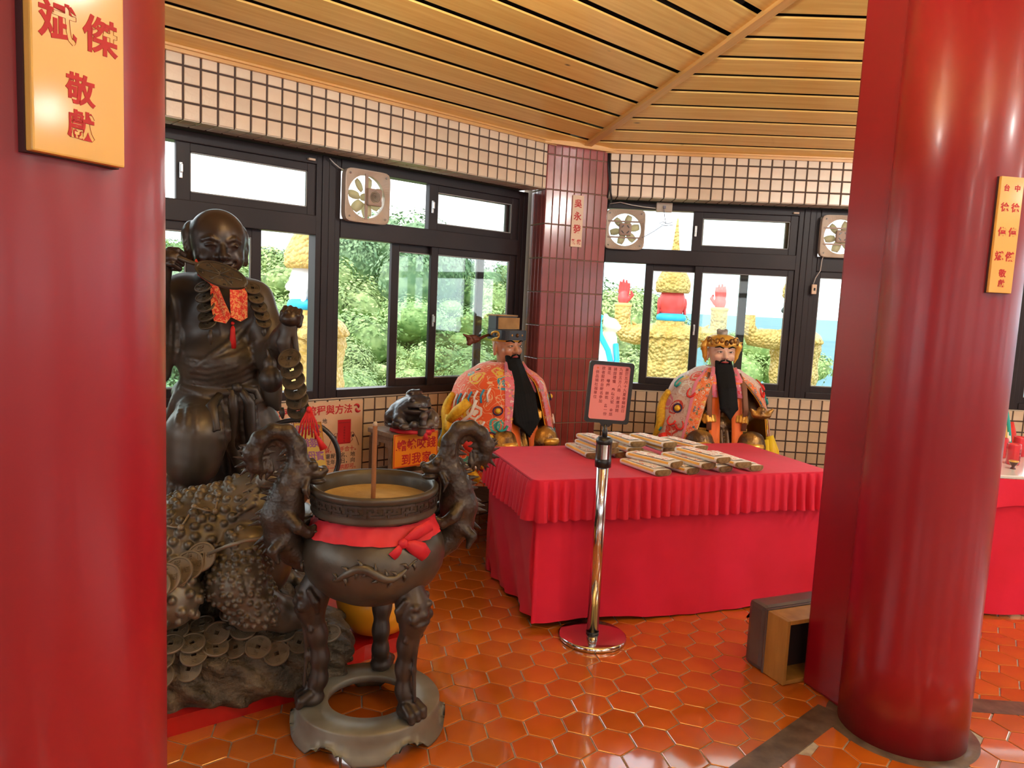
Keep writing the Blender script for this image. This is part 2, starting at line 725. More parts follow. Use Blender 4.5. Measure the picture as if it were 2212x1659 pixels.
def lay_tiles(wall, xs, zs, y, key, gap=.010, seen=lambda x, z: True, rotx=0.):
    """xs, zs: joint positions. Tiles that can be picked out become objects, the others one part"""
    rest = []
    for i in range(len(xs) - 1):
        for j in range(len(zs) - 1):
            w, h = xs[i + 1] - xs[i] - gap, zs[j + 1] - zs[j] - gap
            if w < .006 or h < .006:
                continue
            x, z = (xs[i] + xs[i + 1]) / 2, (zs[j] + zs[j + 1]) / 2
            me = tile_of(w, h, key)
            if seen(x, z):
                t = obj('tile', me, None, wall)
                t.location = (x, y, z)
            else:
                rest.append((me, Matrix.Translation((x, y, z))))
    if rest:
        o = obj('tile_field', joined('tile_field', rest), key, wall)
        o['kind'] = 'stuff'


def lines(o, i0, i1, lo, hi):
    return [lo] + [o + i * TP for i in range(i0, i1 + 1) if lo + .004 < o + i * TP < hi - .004] + [hi]


# --- frieze, soffit and low wall of the two sides in view
def build_wall(side, M, o_fr, lo, hi, low, o_low, z_low, seen_fr, seen_low, low_ext=0.):
    up = MB()
    up.box(lo, hi, .006, .30, Z_FR + .006, 2.80)
    fr = up.build('wall_%s_frieze' % side, 'wall_grout')
    fr.matrix_world = M
    tag(fr, kind='structure')
    lay_tiles(fr, lines(o_fr, -60, 80, lo, hi), [FZ0 - 3 * TP, FZ0 - 2 * TP, FZ0 - TP, FZ0, FZ0 + .9 * TP], 0, 'wall_tile', seen=seen_fr)
    # the underside of the frieze
    xs = lines(o_fr, -60, 80, lo, hi)
    for r in range(2):
        y0 = .003 + r * .083
        for i in range(len(xs) - 1):
            w = xs[i + 1] - xs[i] - .008
            if w < .006 or not seen_fr((xs[i] + xs[i + 1]) / 2, 2.4):
                continue
            t = obj('soffit_tile', tile_of(w, .077, 'soffit_tile'), None, fr)
            t.location = ((xs[i] + xs[i + 1]) / 2, y0 + .040, Z_FR)
            t.rotation_euler = (PI / 2, 0, 0)
    lw = MB()
    lw.box(lo, hi + low_ext, low + .006, low + .30, 0, .905)
    lo_ = lw.build('wall_%s' % side, 'wall_grout')
    lo_.matrix_world = M
    tag(lo_, kind='structure')
    zs = [z_low + TP] + [z_low - k * TP for k in range(0, 10)]
    zs = sorted(z for z in zs if z > .02) + []
    lay_tiles(lo_, lines(o_low, -60, 80, lo, hi + low_ext), [.0] + zs, low, 'wall_tile', seen=seen_low)
    s = MB()
    s.box(lo, hi + low_ext, low - .002, low + .22, .905, .914)
    sl = s.build('sill', 'soffit_tile', lo_)
    return fr, lo_


WALL_L_FR, WALL_L = build_wall('left', M_L, O_L, TC_L - SIDE, 3.742, LOW_L, 30.0603 * TP, 1.55 - 8.8261 * TP,
                               lambda x, z: x > .95, lambda x, z: x > 1.95, .12)
WALL_R_FR, WALL_R = build_wall('right', M_R, O_R, .372, TC_R + SIDE - .3, LOW_R, 21.305 * TP, 1.55 - 8.7573 * TP,
                               lambda x, z: x < 3.0, lambda x, z: (x < 2.2 or 3.4 < x < 4.1) and z > .5)

# --- tiled pillar in the corner
PA, PB = Vector((.170, 5.321, 0)), Vector((.626, 5.530, 0))
P_ANG = math.atan2(PB.y - PA.y, PB.x - PA.x)
P_W = (PB - PA).length
m = MB()
m.box(.004, P_W - .004, .005, .36, 0, 2.70)
PILLAR = m.build('wall_pillar', 'pillar_grout')
PILLAR.matrix_world = Matrix.Translation(PA) @ Matrix.Rotation(P_ANG, 4, 'Z')
tag(PILLAR, kind='structure')
pz = sorted([2.556 - .2345 * k for k in range(0, 11)] + [2.70, .02])
lay_tiles(PILLAR, [P_W * i / 9 for i in range(10)], pz, 0, 'pillar_tile', gap=.006)
for j in range(len(pz) - 1):
    for i in range(4):
        t = obj('tile', tile_of(.0555 - .006, pz[j + 1] - pz[j] - .006, 'pillar_tile'), None, PILLAR)
        t.location = (0, .0285 + i * .0555, (pz[j] + pz[j + 1]) / 2)
        t.rotation_euler = (0, 0, -PI / 2)

# --- windows
SASH_CACHE = {}


def sash_parts(w, z0, z1, st, rail):
    k = (round(w, 3), round(z0, 3), round(z1, 3), st, rail)
    if k not in SASH_CACHE:
        m = MB()
        m.bbox(0, st, 0, .026, z0, z1, .003)
        m.bbox(w - st, w, 0, .026, z0, z1, .003)
        m.bbox(st, w - st, .001, .025, z0, z0 + rail, .003)
        m.bbox(st, w - st, .001, .025, z1 - rail, z1, .003)
        g = MB().box(st - .004, w - st + .004, .011, .015, z0 + rail - .004, z1 - rail + .004)
        e = MB()
        a, b, c, d = st, w - st, z0 + rail, z1 - rail
        for q in ((a, a + .006, c, d), (b - .006, b, c, d), (a, b, c, c + .006), (a, b, d - .006, d)):
            e.box(q[0], q[1], .006, .02, q[2], q[3])
        SASH_CACHE[k] = (m.mesh('sash'), g.mesh('pane'), e.mesh('seal'))
        SASH_CACHE[k][0].materials.append(MATS['frame_metal'])
        SASH_CACHE[k][1].materials.append(GLASS)
        SASH_CACHE[k][2].materials.append(MATS['frame_seal'])
    return SASH_CACHE[k]


def add_sash(root, x, y, w, z0, z1, st, rail, latch=None):
    a, g, e = sash_parts(w, z0, z1, st, rail)
    s = obj('sash', a, None, root, loc=(x, y, 0))
    obj('pane', g, None, s)
    obj('seal', e, None, s)
    if latch is not None:
        lx, lz = latch
        l = MB()
        l.bbox(-.007, .007, -.016, 0, -.04, .04, .003)
        l.bbox(-.005, .005, -.030, -.012, -.012, .030, .003)
        l.build('latch', 'metal_latch', s, loc=(lx, 0, lz))
    return s


WZ = (.915, .963, 1.866, 1.976, 2.262, 2.317)


def window_unit(n, M, y, x0, w, lower, upper):
    """lower / upper: list of (offset, width, track, latch)"""
    root = bpy.data.objects.new('window_%d' % n, None)
    link(root)
    root.matrix_world = M @ Matrix.Translation((x0, y, 0))
    tag(root, kind='structure')
    m = MB()
    m.bbox(0, .043, 0, .09, WZ[0], WZ[5], .004)
    m.bbox(.043, .078, .006, .09, WZ[0], WZ[5], .003)
    m.bbox(w - .043, w, 0, .09, WZ[0], WZ[5], .004)
    m.bbox(w - .078, w - .043, .006, .09, WZ[0], WZ[5], .003)
    m.bbox(.078, w - .078, 0, .09, WZ[0], WZ[1], .004)
    m.bbox(.078, w - .078, 0, .09, WZ[2], WZ[3], .004)
    m.bbox(.078, w - .078, 0, .09, WZ[4], WZ[5], .004)
    m.build('frame', 'frame_metal', root)
    for off, sw, tr, la in lower:
        add_sash(root, off, .018 + .032 * tr, sw, WZ[1] - .006, WZ[2] + .006, .055, .05, (la, 1.39) if la is not None else None)
    for off, sw, tr, la in upper:
        add_sash(root, off, .018 + .032 * tr, sw, WZ[3] - .008, WZ[4] + .008, .07, .05, (la, 2.12) if la is not None else None)
    return root


def low_open_left(s):
    return [(.472 * s, .765 * s, 1, None), (.757 * s, .745 * s, 0, .02)]


def up_open_left(s):
    return [(.735 * s, .76 * s, 1, None), (.725 * s, .79 * s, 0, .02)]


WL = 1.582
W_A = window_unit(1, M_L, WIN_L, .627, WL, [(.08, .76, 0, None), (.44, .76, 1, None)], [(.735, .79, 0, .02), (.06, .4, 1, None)])
W_B = window_unit(2, M_L, WIN_L, 2.209, WL, low_open_left(1.0), up_open_left(1.0))
W_Z = window_unit(3, M_L, WIN_L, .627 - WL, WL, low_open_left(1.0), up_open_left(1.0))
WR = 1.564
W_C = window_unit(4, M_R, WIN_R, .312, WR, [(.394, .77, 1, None), (.757, .74, 0, .02)], up_open_left(.99))
W_D = window_unit(5, M_R, WIN_R, .312 + WR, WR, [(.06, .77, 0, None), (.757, .74, 1, .02)], up_open_left(.99))
W_E = window_unit(6, M_R, WIN_R, .312 + 2 * WR, WR, [(.06, .77, 0, None), (.757, .74, 1, .02)], up_open_left(.99))

# --- the other six sides of the octagonal hall
names = ['right_far', 'right_back', 'back', 'left_back', 'left_far', 'left_near']
nwin = 7
for k in range(6):
    a = A_R - math.radians(45) * (k + 1)
    M = Matrix.Translation(ROOM_C) @ Matrix.Rotation(a, 4, 'Z') @ Matrix.Translation((0, APOTHEM, 0))
    m = MB()
    h = SIDE / 2
    m.box(-h, h, .2, .45, 0, .91)
    o = m.build('wall_%s' % names[k], 'wall_tile')
    o.matrix_world = M
    tag(o, kind='structure')
    o = MB().box(-h, h, 0, .3, Z_FR, 2.8).build('wall_%s_frieze' % names[k], 'wall_tile')
    o.matrix_world = M
    tag(o, kind='structure')
    o = MB().box(-.27, .27, -.05, .3, 0, 2.7).build('wall_%s_pillar' % names[k], 'pillar_tile')
    o.matrix_world = M @ Matrix.Translation((h, 0, 0))
    tag(o, kind='structure')
    fr = MB()
    for q in range(4):
        fr.box(-2.37 + 1.58 * q - .07, -2.37 + 1.58 * q + .07, .2, .28, .91, Z_FR)
    fr.box(-h, h, .2, .28, WZ[2], WZ[3]).box(-h, h, .2, .28, .91, .965).box(-h, h, .2, .28, 2.26, Z_FR + .01)
    o = fr.build('window_%d' % nwin, 'frame_metal')
    nwin += 1
    o.matrix_world = M
    tag(o, kind='structure')
o = MB().box(-.27, .27, -.05, .3, 0, 2.7).build('wall_left_far_pillar', 'pillar_tile')
o.matrix_world = M_L @ Matrix.Translation((TC_L - SIDE, 0, 0))
tag(o, kind='structure')

# --- ceiling: eight sloping fields of boards
CEIL = bpy.data.objects.new('ceiling', None)
link(CEIL)
tag(CEIL, kind='structure')
BP, BW = .2065, .166
TAN = math.tan(math.radians(22.5))


def ceil_z(w):
    return Z_CE + C_SLOPE * w


def ceiling_field(M, t0, t1, single):
    """t0..t1: the wall line; boards run along it and climb to the middle"""
    wmax = (t1 - t0) / 2 / TAN - .05
    m = MB()
    m.add([(t0, .35, ceil_z(-.35) + .06), (t1, .35, ceil_z(-.35) + .06), ((t0 + t1) / 2, -wmax - .05, ceil_z(wmax) + .06)], [(0, 1, 2)])
    o = m.build('board_backing', 'ceiling_gap', CEIL)
    o.matrix_local = M
    rest = MB()
    k = 0
    w0 = -.02
    while w0 + BW < wmax:
        w1 = w0 + BW
        a0, a1, b0, b1 = t0 + w0 * TAN, t1 - w0 * TAN, t0 + w1 * TAN, t1 - w1 * TAN
        z0, z1 = ceil_z(w0), ceil_z(w1)
        V = [(a0, -w0, z0), (a1, -w0, z0), (b1, -w1, z1), (b0, -w1, z1)]
        xm = (a0 + a1) / 2
        if single and w0 < 3.7:
            V = [(x - xm, y + w0, z - z0) for x, y, z in V]
            V += [(x, y, z + .009) for x, y, z in V]
            b = MB().add(V, [(0, 3, 2, 1), (4, 5, 6, 7), (0, 1, 5, 4), (1, 2, 6, 5), (2, 3, 7, 6), (3, 0, 4, 7)]).build('board', 'ceiling_board', CEIL)
            b.matrix_local = M @ Matrix.Translation((xm, -w0, z0))
        else:
            V += [(x, y, z + .009) for x, y, z in V]
            rest.add(V, [(0, 3, 2, 1), (4, 5, 6, 7), (0, 1, 5, 4), (1, 2, 6, 5), (2, 3, 7, 6), (3, 0, 4, 7)])
        w0 += BP
        k += 1
    if rest.v:
        o = rest.build('board_field', 'ceiling_board', CEIL)
        o.matrix_local = M
        o['kind'] = 'stuff'
    # wall trim and hip batten
    o = MB().box(t0, t1, -.035, .002, Z_CE - .005, Z_CE + .022).box(t0, t1, -.02, .002, Z_CE - .022, Z_CE - .005).build('edge_trim', 'ceiling_trim', CEIL)
    o.matrix_local = M
    p0 = Vector((t1, 0, ceil_z(0)))
    p1 = Vector((t1 - wmax * TAN, -wmax, ceil_z(wmax)))
    d = (p1 - p0)
    L = d.length
    X = d.normalized()
    Y = Vector((0, 0, 1)).cross(X).normalized()
    Z = X.cross(Y)
    Mh = Matrix((X, Y, Z)).transposed().to_4x4()
    Mh.translation = p0
    o = MB().bbox(0, L, -.028, .028, -.022, .006, .004).build('hip_batten', 'ceiling_trim', CEIL)
    o.matrix_local = M @ Mh


ceiling_field(M_L, TC_L - SIDE, TC_L, True)
ceiling_field(M_R, TC_R, TC_R + SIDE, True)
for k in range(6):
    a = A_R - math.radians(45) * (k + 1)
    M = Matrix.Translation(ROOM_C) @ Matrix.Rotation(a, 4, 'Z') @ Matrix.Translation((0, APOTHEM, 0))
    ceiling_field(M, -SIDE / 2, SIDE / 2, False)
# wood trim over the pillar front
o = MB().box(-.06, P_W + .05, -.035, .03, Z_CE - .018, Z_CE + .03).build('edge_trim', 'ceiling_trim', CEIL)
o.matrix_local = Matrix.Translation(PA) @ Matrix.Rotation(P_ANG, 4, 'Z')
# closed roof deck above the boards keeps daylight out
m = MB()
ring = []
for k in range(8):
    a = A_R + PI / 2 + math.radians(22.5) - math.radians(45) * k
    r = (APOTHEM + .5) / math.cos(math.radians(22.5))
    ring.append((ROOM_C.x + r * math.cos(a), ROOM_C.y + r * math.sin(a), 2.80))
top = (ROOM_C.x, ROOM_C.y, 3.9)
m.add(ring + [top], [(k, (k + 1) % 8, 8) for k in range(8)])
tag(m.build('roof_deck', 'ceiling_gap'), kind='structure')

# --- floor
HEX_P, HEX_A = .1463, math.radians(12.0)
m = MB()
m.prism([(p[0], p[1]) for p in reversed(ring)], -.06, -.004)
FLOOR = m.build('floor', 'floor_grout')
tag(FLOOR, kind='structure')


def hex_mesh(R):
    m = MB()
    V = []
    for rr, z in ((R, -.006), (R, -.0015), (R - .0025, 0)):
        for i in range(6):
            a = PI / 6 + i * PI / 3
            V.append((rr * math.cos(a), rr * math.sin(a), z))
    Fs = [(12, 13, 14, 15, 16, 17)]
    for i in range(6):
        j = (i + 1) % 6
        Fs += [(i, j, j + 6, i + 6), (i + 6, j + 6, j + 12, i + 12)]
    return m.add(V, Fs).mesh('tile')


HEX = hex_mesh(HEX_P / math.sqrt(3) - .0033)
HEX.materials.append(MATS['floor_tile'])
COL_R = Vector((1.546, 2.733, 0))
U_R = Vector((-.344, .939, 0))
COL_L = Vector((-.632, .839, 0))
U_L = Vector((-.906, .423, 0))
n_l = Vector((-math.sin(A_L), math.cos(A_L), 0))
n_r = Vector((-math.sin(A_R), math.cos(A_R), 0))
S_L = n_l.dot(Vector((1.10, 2.62, 0)))      # strip between the round columns, along the left wall
S_R = n_r.dot(Vector((2.05, 2.915, 0)))


def zone(p):
    l, r = n_l.dot(p) - S_L, n_r.dot(p) - S_R
    if l > -.03 and (p - COL_R).dot(Vector((U_R.y, -U_R.x, 0))) < .12:
        return 1
    if r > 0 and (p - COL_R).dot(Vector((U_R.y, -U_R.x, 0))) >= .12:
        return 2
    if l <= 0 and r <= 0:
        return 3
    return 0


PLINTH_POLY = [(-1.9, 1.66), (-1.15, 2.417), (-.75, 2.72), (-.57, 3.05), (-.36, 3.2), (-.62, 3.86), (-1.9, 2.75)]
T_O, T_A, T_LEN, T_DEP, T_H = Vector((.127, 3.443, 0)), math.radians(18.2), 1.68, .78, .722


def inside(poly, x, y):
    c = False
    for i in range(len(poly)):
        (x0, y0), (x1, y1) = poly[i - 1], poly[i]
        if (y0 > y) != (y1 > y) and x < (x1 - x0) * (y - y0) / (y1 - y0) + x0:
            c = not c
    return c


tdx, tdy = Vector((math.cos(T_A), math.sin(T_A), 0)), Vector((-math.sin(T_A), math.cos(T_A), 0))
T_POLY = [tuple((T_O + tdx * a + tdy * b)[:2]) for a, b in ((.05, .05), (T_LEN, .05), (T_LEN, T_DEP), (.05, T_DEP))]
cands, others = [], []
for zn, (ox, oy, ang) in {1: (.226, 2.757, HEX_A), 2: (2.2, 3.3, math.radians(28)), 3: (1.2, 2.5, math.radians(20))}.items():
    e1 = Vector((math.cos(ang), math.sin(ang), 0)) * HEX_P
    e2 = Vector((math.cos(ang + PI / 3), math.sin(ang + PI / 3), 0)) * HEX_P
    for i in range(-60, 61):
        for j in range(-60, 61):
            p = Vector((ox, oy, 0)) + e1 * i + e2 * j
            if not (-4 < p.x < 5.5 and -.6 < p.y < 5.9) or zone(p) != zn:
                continue
            if n_l.dot(p) > D_L + LOW_L or n_r.dot(p) > D_R + LOW_R:
                continue
            if (p - COL_R).length < .235:
                continue
            px = proj(p)
            vis = 300 < px[0] < 2260 and 500 < px[1] < 1700 and not inside(PLINTH_POLY, p.x, p.y) and not inside(T_POLY, p.x, p.y)
            (cands if vis else others).append((p.length, p, ang))
cands.sort(key=lambda q: q[0])
for d, p, ang in cands[:300]:
    t = obj('tile', HEX, None, FLOOR)
    t.location = p
    t.rotation_euler = (0, 0, ang)
o = obj('tile_field', joined('tile_field', [(HEX, Matrix.Translation(p) @ Matrix.Rotation(ang, 4, 'Z')) for d, p, ang in cands[300:] + others]), 'floor_tile', FLOOR)
o['kind'] = 'stuff'
# worn cement strips between the columns
for nm, n0, s0, ext in (('a', n_l, S_L, (COL_R, -2.9, -.1)), ('b', n_r, S_R, (COL_R, .15, 3.5))):
    d = Vector((n0.y, -n0.x, 0))
    c = n0 * s0 + d * d.dot(ext[0])
    m = MB()
    p = [c + d * ext[1] - n0 * .055, c + d * ext[2] - n0 * .055, c + d * ext[2] + n0 * .055, c + d * ext[1] + n0 * .055]
    m.prism([(q.x, q.y) for q in p], -.004, .0012)
    m.build('cement_strip', 'concrete_strip', FLOOR)

# --- round red columns with a flat fin behind
mat('column_paint', (.22, .002, .009), .34, color2=(.28, .004, .014), scale=1.6, stretch=(1, 1, .35), bump=.10, bscale=5, bdist=.01, coat=.18, coat_rough=.16)


def column(name, c, u, label):
    root = bpy.data.objects.new(name, None)
    link(root)
    root.location = c
    tag(root, label, 'column')
    m = MB()
    m.lathe([(.222, 0), (.222, .3), (.222, 1), (.222, 2), (.222, 3.25)], 96)
    m.build('shaft', 'column_paint', root)
    MB().lathe([(.215, .0011), (.262, .0011), (.268, -.002)], 64, cap=False).build('foot_collar', 'concrete_strip', root)
    x = Vector((u.y, -u.x, 0))
    M = Matrix((x, u, Vector((0, 0, 1)))).transposed().to_4x4()
    MB().bbox(-.135, .135, 0, .38, 0, 3.2, .012).build('fin', 'column_paint', root).matrix_local = M
    return root


COLUMN_R = column('round_column', COL_R, U_R, 'glossy red round column with a flat fin, standing beside the red table')
COLUMN_L = column('round_column', COL_L, U_L, 'glossy red round column close by, with a large yellow plaque')
for k in range(2, 8):
    a = A_R + PI / 2 + math.radians(22.5) - math.radians(45) * (k - 1)
    # remaining columns of the inner ring stand behind the photographer
    p = ROOM_C + Vector((math.cos(a - math.radians(45)), math.sin(a - math.radians(45)), 0)) * 3.77
    if p.y < .6 and (p - COL_L).length > 1.2:
        column('round_column', p, (p - ROOM_C).normalized(), 'glossy red round column behind the photographer, one of the inner ring')['group'] = 'columns out of view'

# --- fill lamps: one ceiling lamp is inferred, other globes and dishes added for light
mat('lamp_glow', (1, .96, .88), .4, emit=(1, .93, .80), estr=9)
mat('lamp_rim', (.8, .78, .74), .4)


def lamp(p, label, watt, up=False):
    r = thing('fill_lamp', label, 'lamp', p, group='added fill lamps')
    MB().lathe([(.05, .0), (.05, -.02), (.012, -.03)], 24).build('rose', 'lamp_rim', r)
    MB().tube([(0, 0, -.02), (0, 0, -.36)], .004, 8).build('flex', 'lamp_rim', r)
    MB().sphere((0, 0, -.37), .035, 16, 10).build('bulb', 'lamp_glow', r)
    if up:       # shallow dish added to throw light up and brighten the boards
        MB().lathe([(.02, -.46), (.10, -.455), (.17, -.43), (.20, -.40), (.203, -.402), (.172, -.436), (.10, -.463), (.02, -.468)], 32).build('dish', 'lamp_rim', r)
    ld = bpy.data.lights.new('fill_light', 'POINT')
    ld.energy = watt
    ld.color = (1, .965, .90)
    ld.shadow_soft_size = .08
    l = bpy.data.objects.new('fill_light', ld)
    link(l, r)
    l.location = (0, 0, -.37)
    return r


for k in range(8):
    a = A_R + PI / 2 - math.radians(45) * k
    for rr in ((4.05, 2.0) if k in (0, 7) else (1.5,) if k == 6 else (3.2,)):
        p = ROOM_C + Vector((math.cos(a), math.sin(a), 0)) * rr
        w = APOTHEM - rr
        up = k == 7
        lamp((p.x, p.y, ceil_z(w) - .004), 'fill lamp with an added dish that brightens the boards, above the picture' if up else 'bare globe fill lamp added below the boards, above the picture', LAMP_WATT * (1.5 if up else 1.25 if k == 0 else .35 if k == 6 else .7), up)

# ================================================================== BRONZES
mat('bronze', (.056, .048, .037), .36, metal=.4, color2=(.125, .108, .082), scale=7, bump=.25, bscale=45, bdist=.003, lo=.3, hi=.75)
mat('bronze_dark', (.028, .021, .017), .36, metal=.3, color2=(.060, .044, .033), scale=9, bump=.3, bscale=60, bdist=.003)
mat('bronze_leg', (.034, .027, .023), .38, metal=.3, color2=(.065, .05, .04), scale=9, bump=.2, bscale=40, bdist=.003)
add_voronoi_bump(MATS['bronze_dark'], 90, .28, .004)
mat('bronze_toad', (.085, .072, .052), .36, metal=.35, color2=(.17, .15, .115), scale=7, bump=.2, bscale=45, bdist=.003)
mat('bronze_coin', (.070, .054, .036), .38, metal=.35, color2=(.12, .095, .062), scale=9)
mat('bronze_worn', (.16, .125, .08), .4, metal=.3, color2=(.24, .195, .135), scale=6, bump=.2, bscale=50, bdist=.002)
mat('bronze_ring', (.25, .26, .225), .45, metal=.25, color2=(.15, .14, .11), scale=5, bump=.25, bscale=30, bdist=.003)
mat('bronze_skin', (.034, .023, .019), .3, metal=.35, color2=(.075, .050, .034), scale=3.5, bump=.12, bscale=30, bdist=.003)
mat('bronze_cloth', (.042, .034, .029), .38, metal=.3, color2=(.105, .085, .066), scale=3, bump=.2, bscale=20, bdist=.004)
mat('incense_ash', (.42, .30, .13), .95, color2=(.30, .20, .08), scale=9, bump=.6, bscale=80, bdist=.004)
mat('red_ribbon', (.55, .012, .03), .6, color2=(.66, .03, .05), scale=10)
mat('red_cord', (.62, .012, .012), .6)
mat('rock_bronze', (.040, .030, .018), .6, metal=.15, color2=(.15, .115, .07), scale=11, detail=6, lo=.38, hi=.7, bump=1., bscale=18, bdist=.035)
mat('plinth_red', (.36, .004, .006), .3, color2=(.46, .008, .008), scale=5, coat=.3)
mat('ivory_yellow', (.80, .36, .02), .35, coat=.3)


def fist(S, c, d, up, s=1., thumb=1):
    """closed hand: c wrist-side centre of palm, d direction of the knuckles, up: back of the hand"""
    c, d, up = Vector(c), Vector(d).normalized(), Vector(up)
    up = (up - d * up.dot(d)).normalized()
    sd = d.cross(up)
    S.ell(c + d * .035 * s, (.042 * s, .042 * s, .034 * s), k=.01)
    for i in range(4):
        o = sd * (i - 1.5) * .021 * s
        k0 = c + d * (.066 - .004 * abs(i - 1.2)) * s + o + up * .012 * s
        k1 = k0 + d * .012 * s - up * .034 * s
        k2 = k1 - d * .032 * s - up * .006 * s
        S.chain([c + d * .03 * s + o + up * .014 * s, k0, k1, k2], [.0115 * s, .0115 * s, .0105 * s, .009 * s], k=.0035)
    t0 = c + d * .012 * s + sd * .034 * s * thumb - up * .01 * s
    t1 = t0 + d * .03 * s - up * .022 * s
    t2 = t1 + d * .012 * s - sd * .028 * s * thumb - up * .01 * s
    S.chain([t0, t1, t2], [.014 * s, .012 * s, .010 * s], k=.004)


# ---------------------------------------------------------------- incense burner
BC = Vector((-.463, 2.590, 0))
BURNER = thing('incense_burner', 'bronze tripod incense burner with dragon handles and a red ribbon at its neck', 'incense burner', BC)
# base ring with scalloped foot
m = MB()
SEG = 144


def foot_z(a):
    # bracket feet with ogee arches between them
    q = (a / (2 * PI) * 6) % 1.0
    if .18 < q < .82:
        u = (q - .5) / .32
        h = .055 * (1 - abs(u) ** 2.2)
        h -= .018 * math.exp(-((abs(u) - .42) / .10) ** 2)
        return max(h, 0)
    return 0


prof = [('o', .272, 0), ('o', .276, .012), ('o', .262, .030), ('o', .250, .070), ('o', .254, .096), ('o', .248, .104), ('i', .150, .104), ('i', .145, .098), ('i', .148, .075), ('i', .232, .070), ('i', .250, .02), ('i', .258, .0)]
V, Fs = [], []
for kind, r, z in prof:
    for i in range(SEG):
        a = 2 * PI * i / SEG
        fz = foot_z(a + .35)
        zz = max(z, fz if z < .07 else 0)
        V.append((r * math.cos(a), r * math.sin(a), zz))
n = len(prof)
for j in range(n):
    for i in range(SEG):
        i2, j2 = (i + 1) % SEG, (j + 1) % n
        Fs.append((j * SEG + i, j * SEG + i2, j2 * SEG + i2, j2 * SEG + i))
m.add(V, Fs, True)
m.build('base_ring', 'bronze_ring', BURNER)

# legs
S = Sculpt((-.09, -.10, .09), (.10, .12, .58), .0045)
S.chain([(0, .01, .56), (0, -.012, .50), (0, -.020, .45), (0, .004, .36), (0, .016, .27), (0, .012, .19), (0, -.004, .145)], [.052, .050, .042, .031, .027, .027, .026], k=.032)
S.ell((0, -.03, .49), (.055, .035, .055), k=.015)
for sx in (-1, 1):
    S.ell((sx * .034, -.055, .475), (.020, .016, .018), k=.008).ell((sx * .030, -.058, .515), (.016, .014, .013), k=.006)
    S.chain([(sx * .05, -.03, .535), (sx * .062, -.01, .50), (sx * .05, .0, .46)], [.010, .013, .008], k=.006)
    S.chain([(sx * .028, -.030, .42), (sx * .036, -.022, .39), (sx * .022, -.02, .375)], [.008, .009, .006], k=.004)
S.ell((0, -.064, .485), (.020, .018, .016), k=.008).ell((0, -.060, .452), (.036, .016, .012), k=.006)
S.ell((0, -.012, .125), (.042, .046, .028), k=.018)
for i in (-1, 0, 1):
    S.chain([(i * .024, -.02, .148), (i * .028, -.048, .130), (i * .028, -.056, .112)], [.017, .017, .013], k=.006)
S.chain([(0, -.043, .40), (0, -.030, .28), (0, -.038, .17)], [.006, .007, .006], k=.012)
LEG = S.mesh('leg')
for a in (200, 322, 88):
    r = math.radians(a)
    l = obj('leg', LEG, 'bronze_leg', BURNER)
    l.location = (.192 * math.cos(r), .192 * math.sin(r), 0)
    l.rotation_euler = (0, 0, r + PI / 2)

# bowl
bp = [(.0, .478), (.07, .480), (.13, .492), (.18, .520), (.222, .562), (.246, .608), (.254, .650), (.246, .695), (.226, .735), (.198, .762), (.190, .780), (.196, .79),
      (.214, .797), (.219, .806), (.214, .815), (.217, .822), (.217, .868), (.222, .874), (.222, .886), (.214, .892), (.204, .888), (.196, .870), (.190, .80), (.19, .70)]
m = MB().lathe(bp, 96)
BOWL = m.build('bowl', 'bronze', BURNER)
# key-fret band on the rim: raised bars
m = MB()
for i in range(22):
    a = 2 * PI * i / 22
    for (da, z0, z1, w) in ((-.10, .826, .864, .010), (-.02, .856, .864, .07), (.05, .836, .864, .010), (.0, .836, .844, .045), (-.03, .826, .850, .010), (.085, .826, .834, .05)):
        M = Matrix.Rotation(a + da, 4, 'Z')
        m.box(.2165, .2195, -w * .217 / .22 / 2, w * .217 / .22 / 2, z0, z1, M)
m.build('fret_band', 'bronze_dark', BOWL)
# low relief: a pair of coiling dragons on the belly
for ph in (-1.35, 1.0, 3.2):
    pts, rad = [], []
    for i in range(46):
        u = i / 45
        a = ph + (u - .5) * 1.15
        z = .640 + .022 * math.sin(u * 9 + ph) + .02 * u
        rr = .252 - .6 * (z - .650) ** 2 / .1 * .35 - abs(z - .65) * .06
        pts.append((rr * math.cos(a), rr * math.sin(a), z))
        rad.append(.004 + .013 * math.sin(PI * min(1, u * 1.15)) ** .7)
    d = MB().tube(pts, rad, 8)
    for i in range(3, 44, 3):
        p = Vector(pts[i])
        nrm = Vector((p.x, p.y, 0)).normalized()
        t = (Vector(pts[i + 1]) - Vector(pts[i - 1])).normalized()
        b = nrm.cross(t)
        s = 1 if i % 2 else -1
        d.tube([p, p + b * s * .018 + nrm * .004, p + b * s * .03 - t * .012], [.008, .006, .001], 6)
    d.build('dragon_relief', 'bronze', BOWL)
m = MB()
m.lathe([(.0, .846), (.06, .842), (.12, .838), (.17, .835), (.193, .838)], 48, cap=False)
ASH = m.build('ash_bed', 'incense_ash', BURNER)

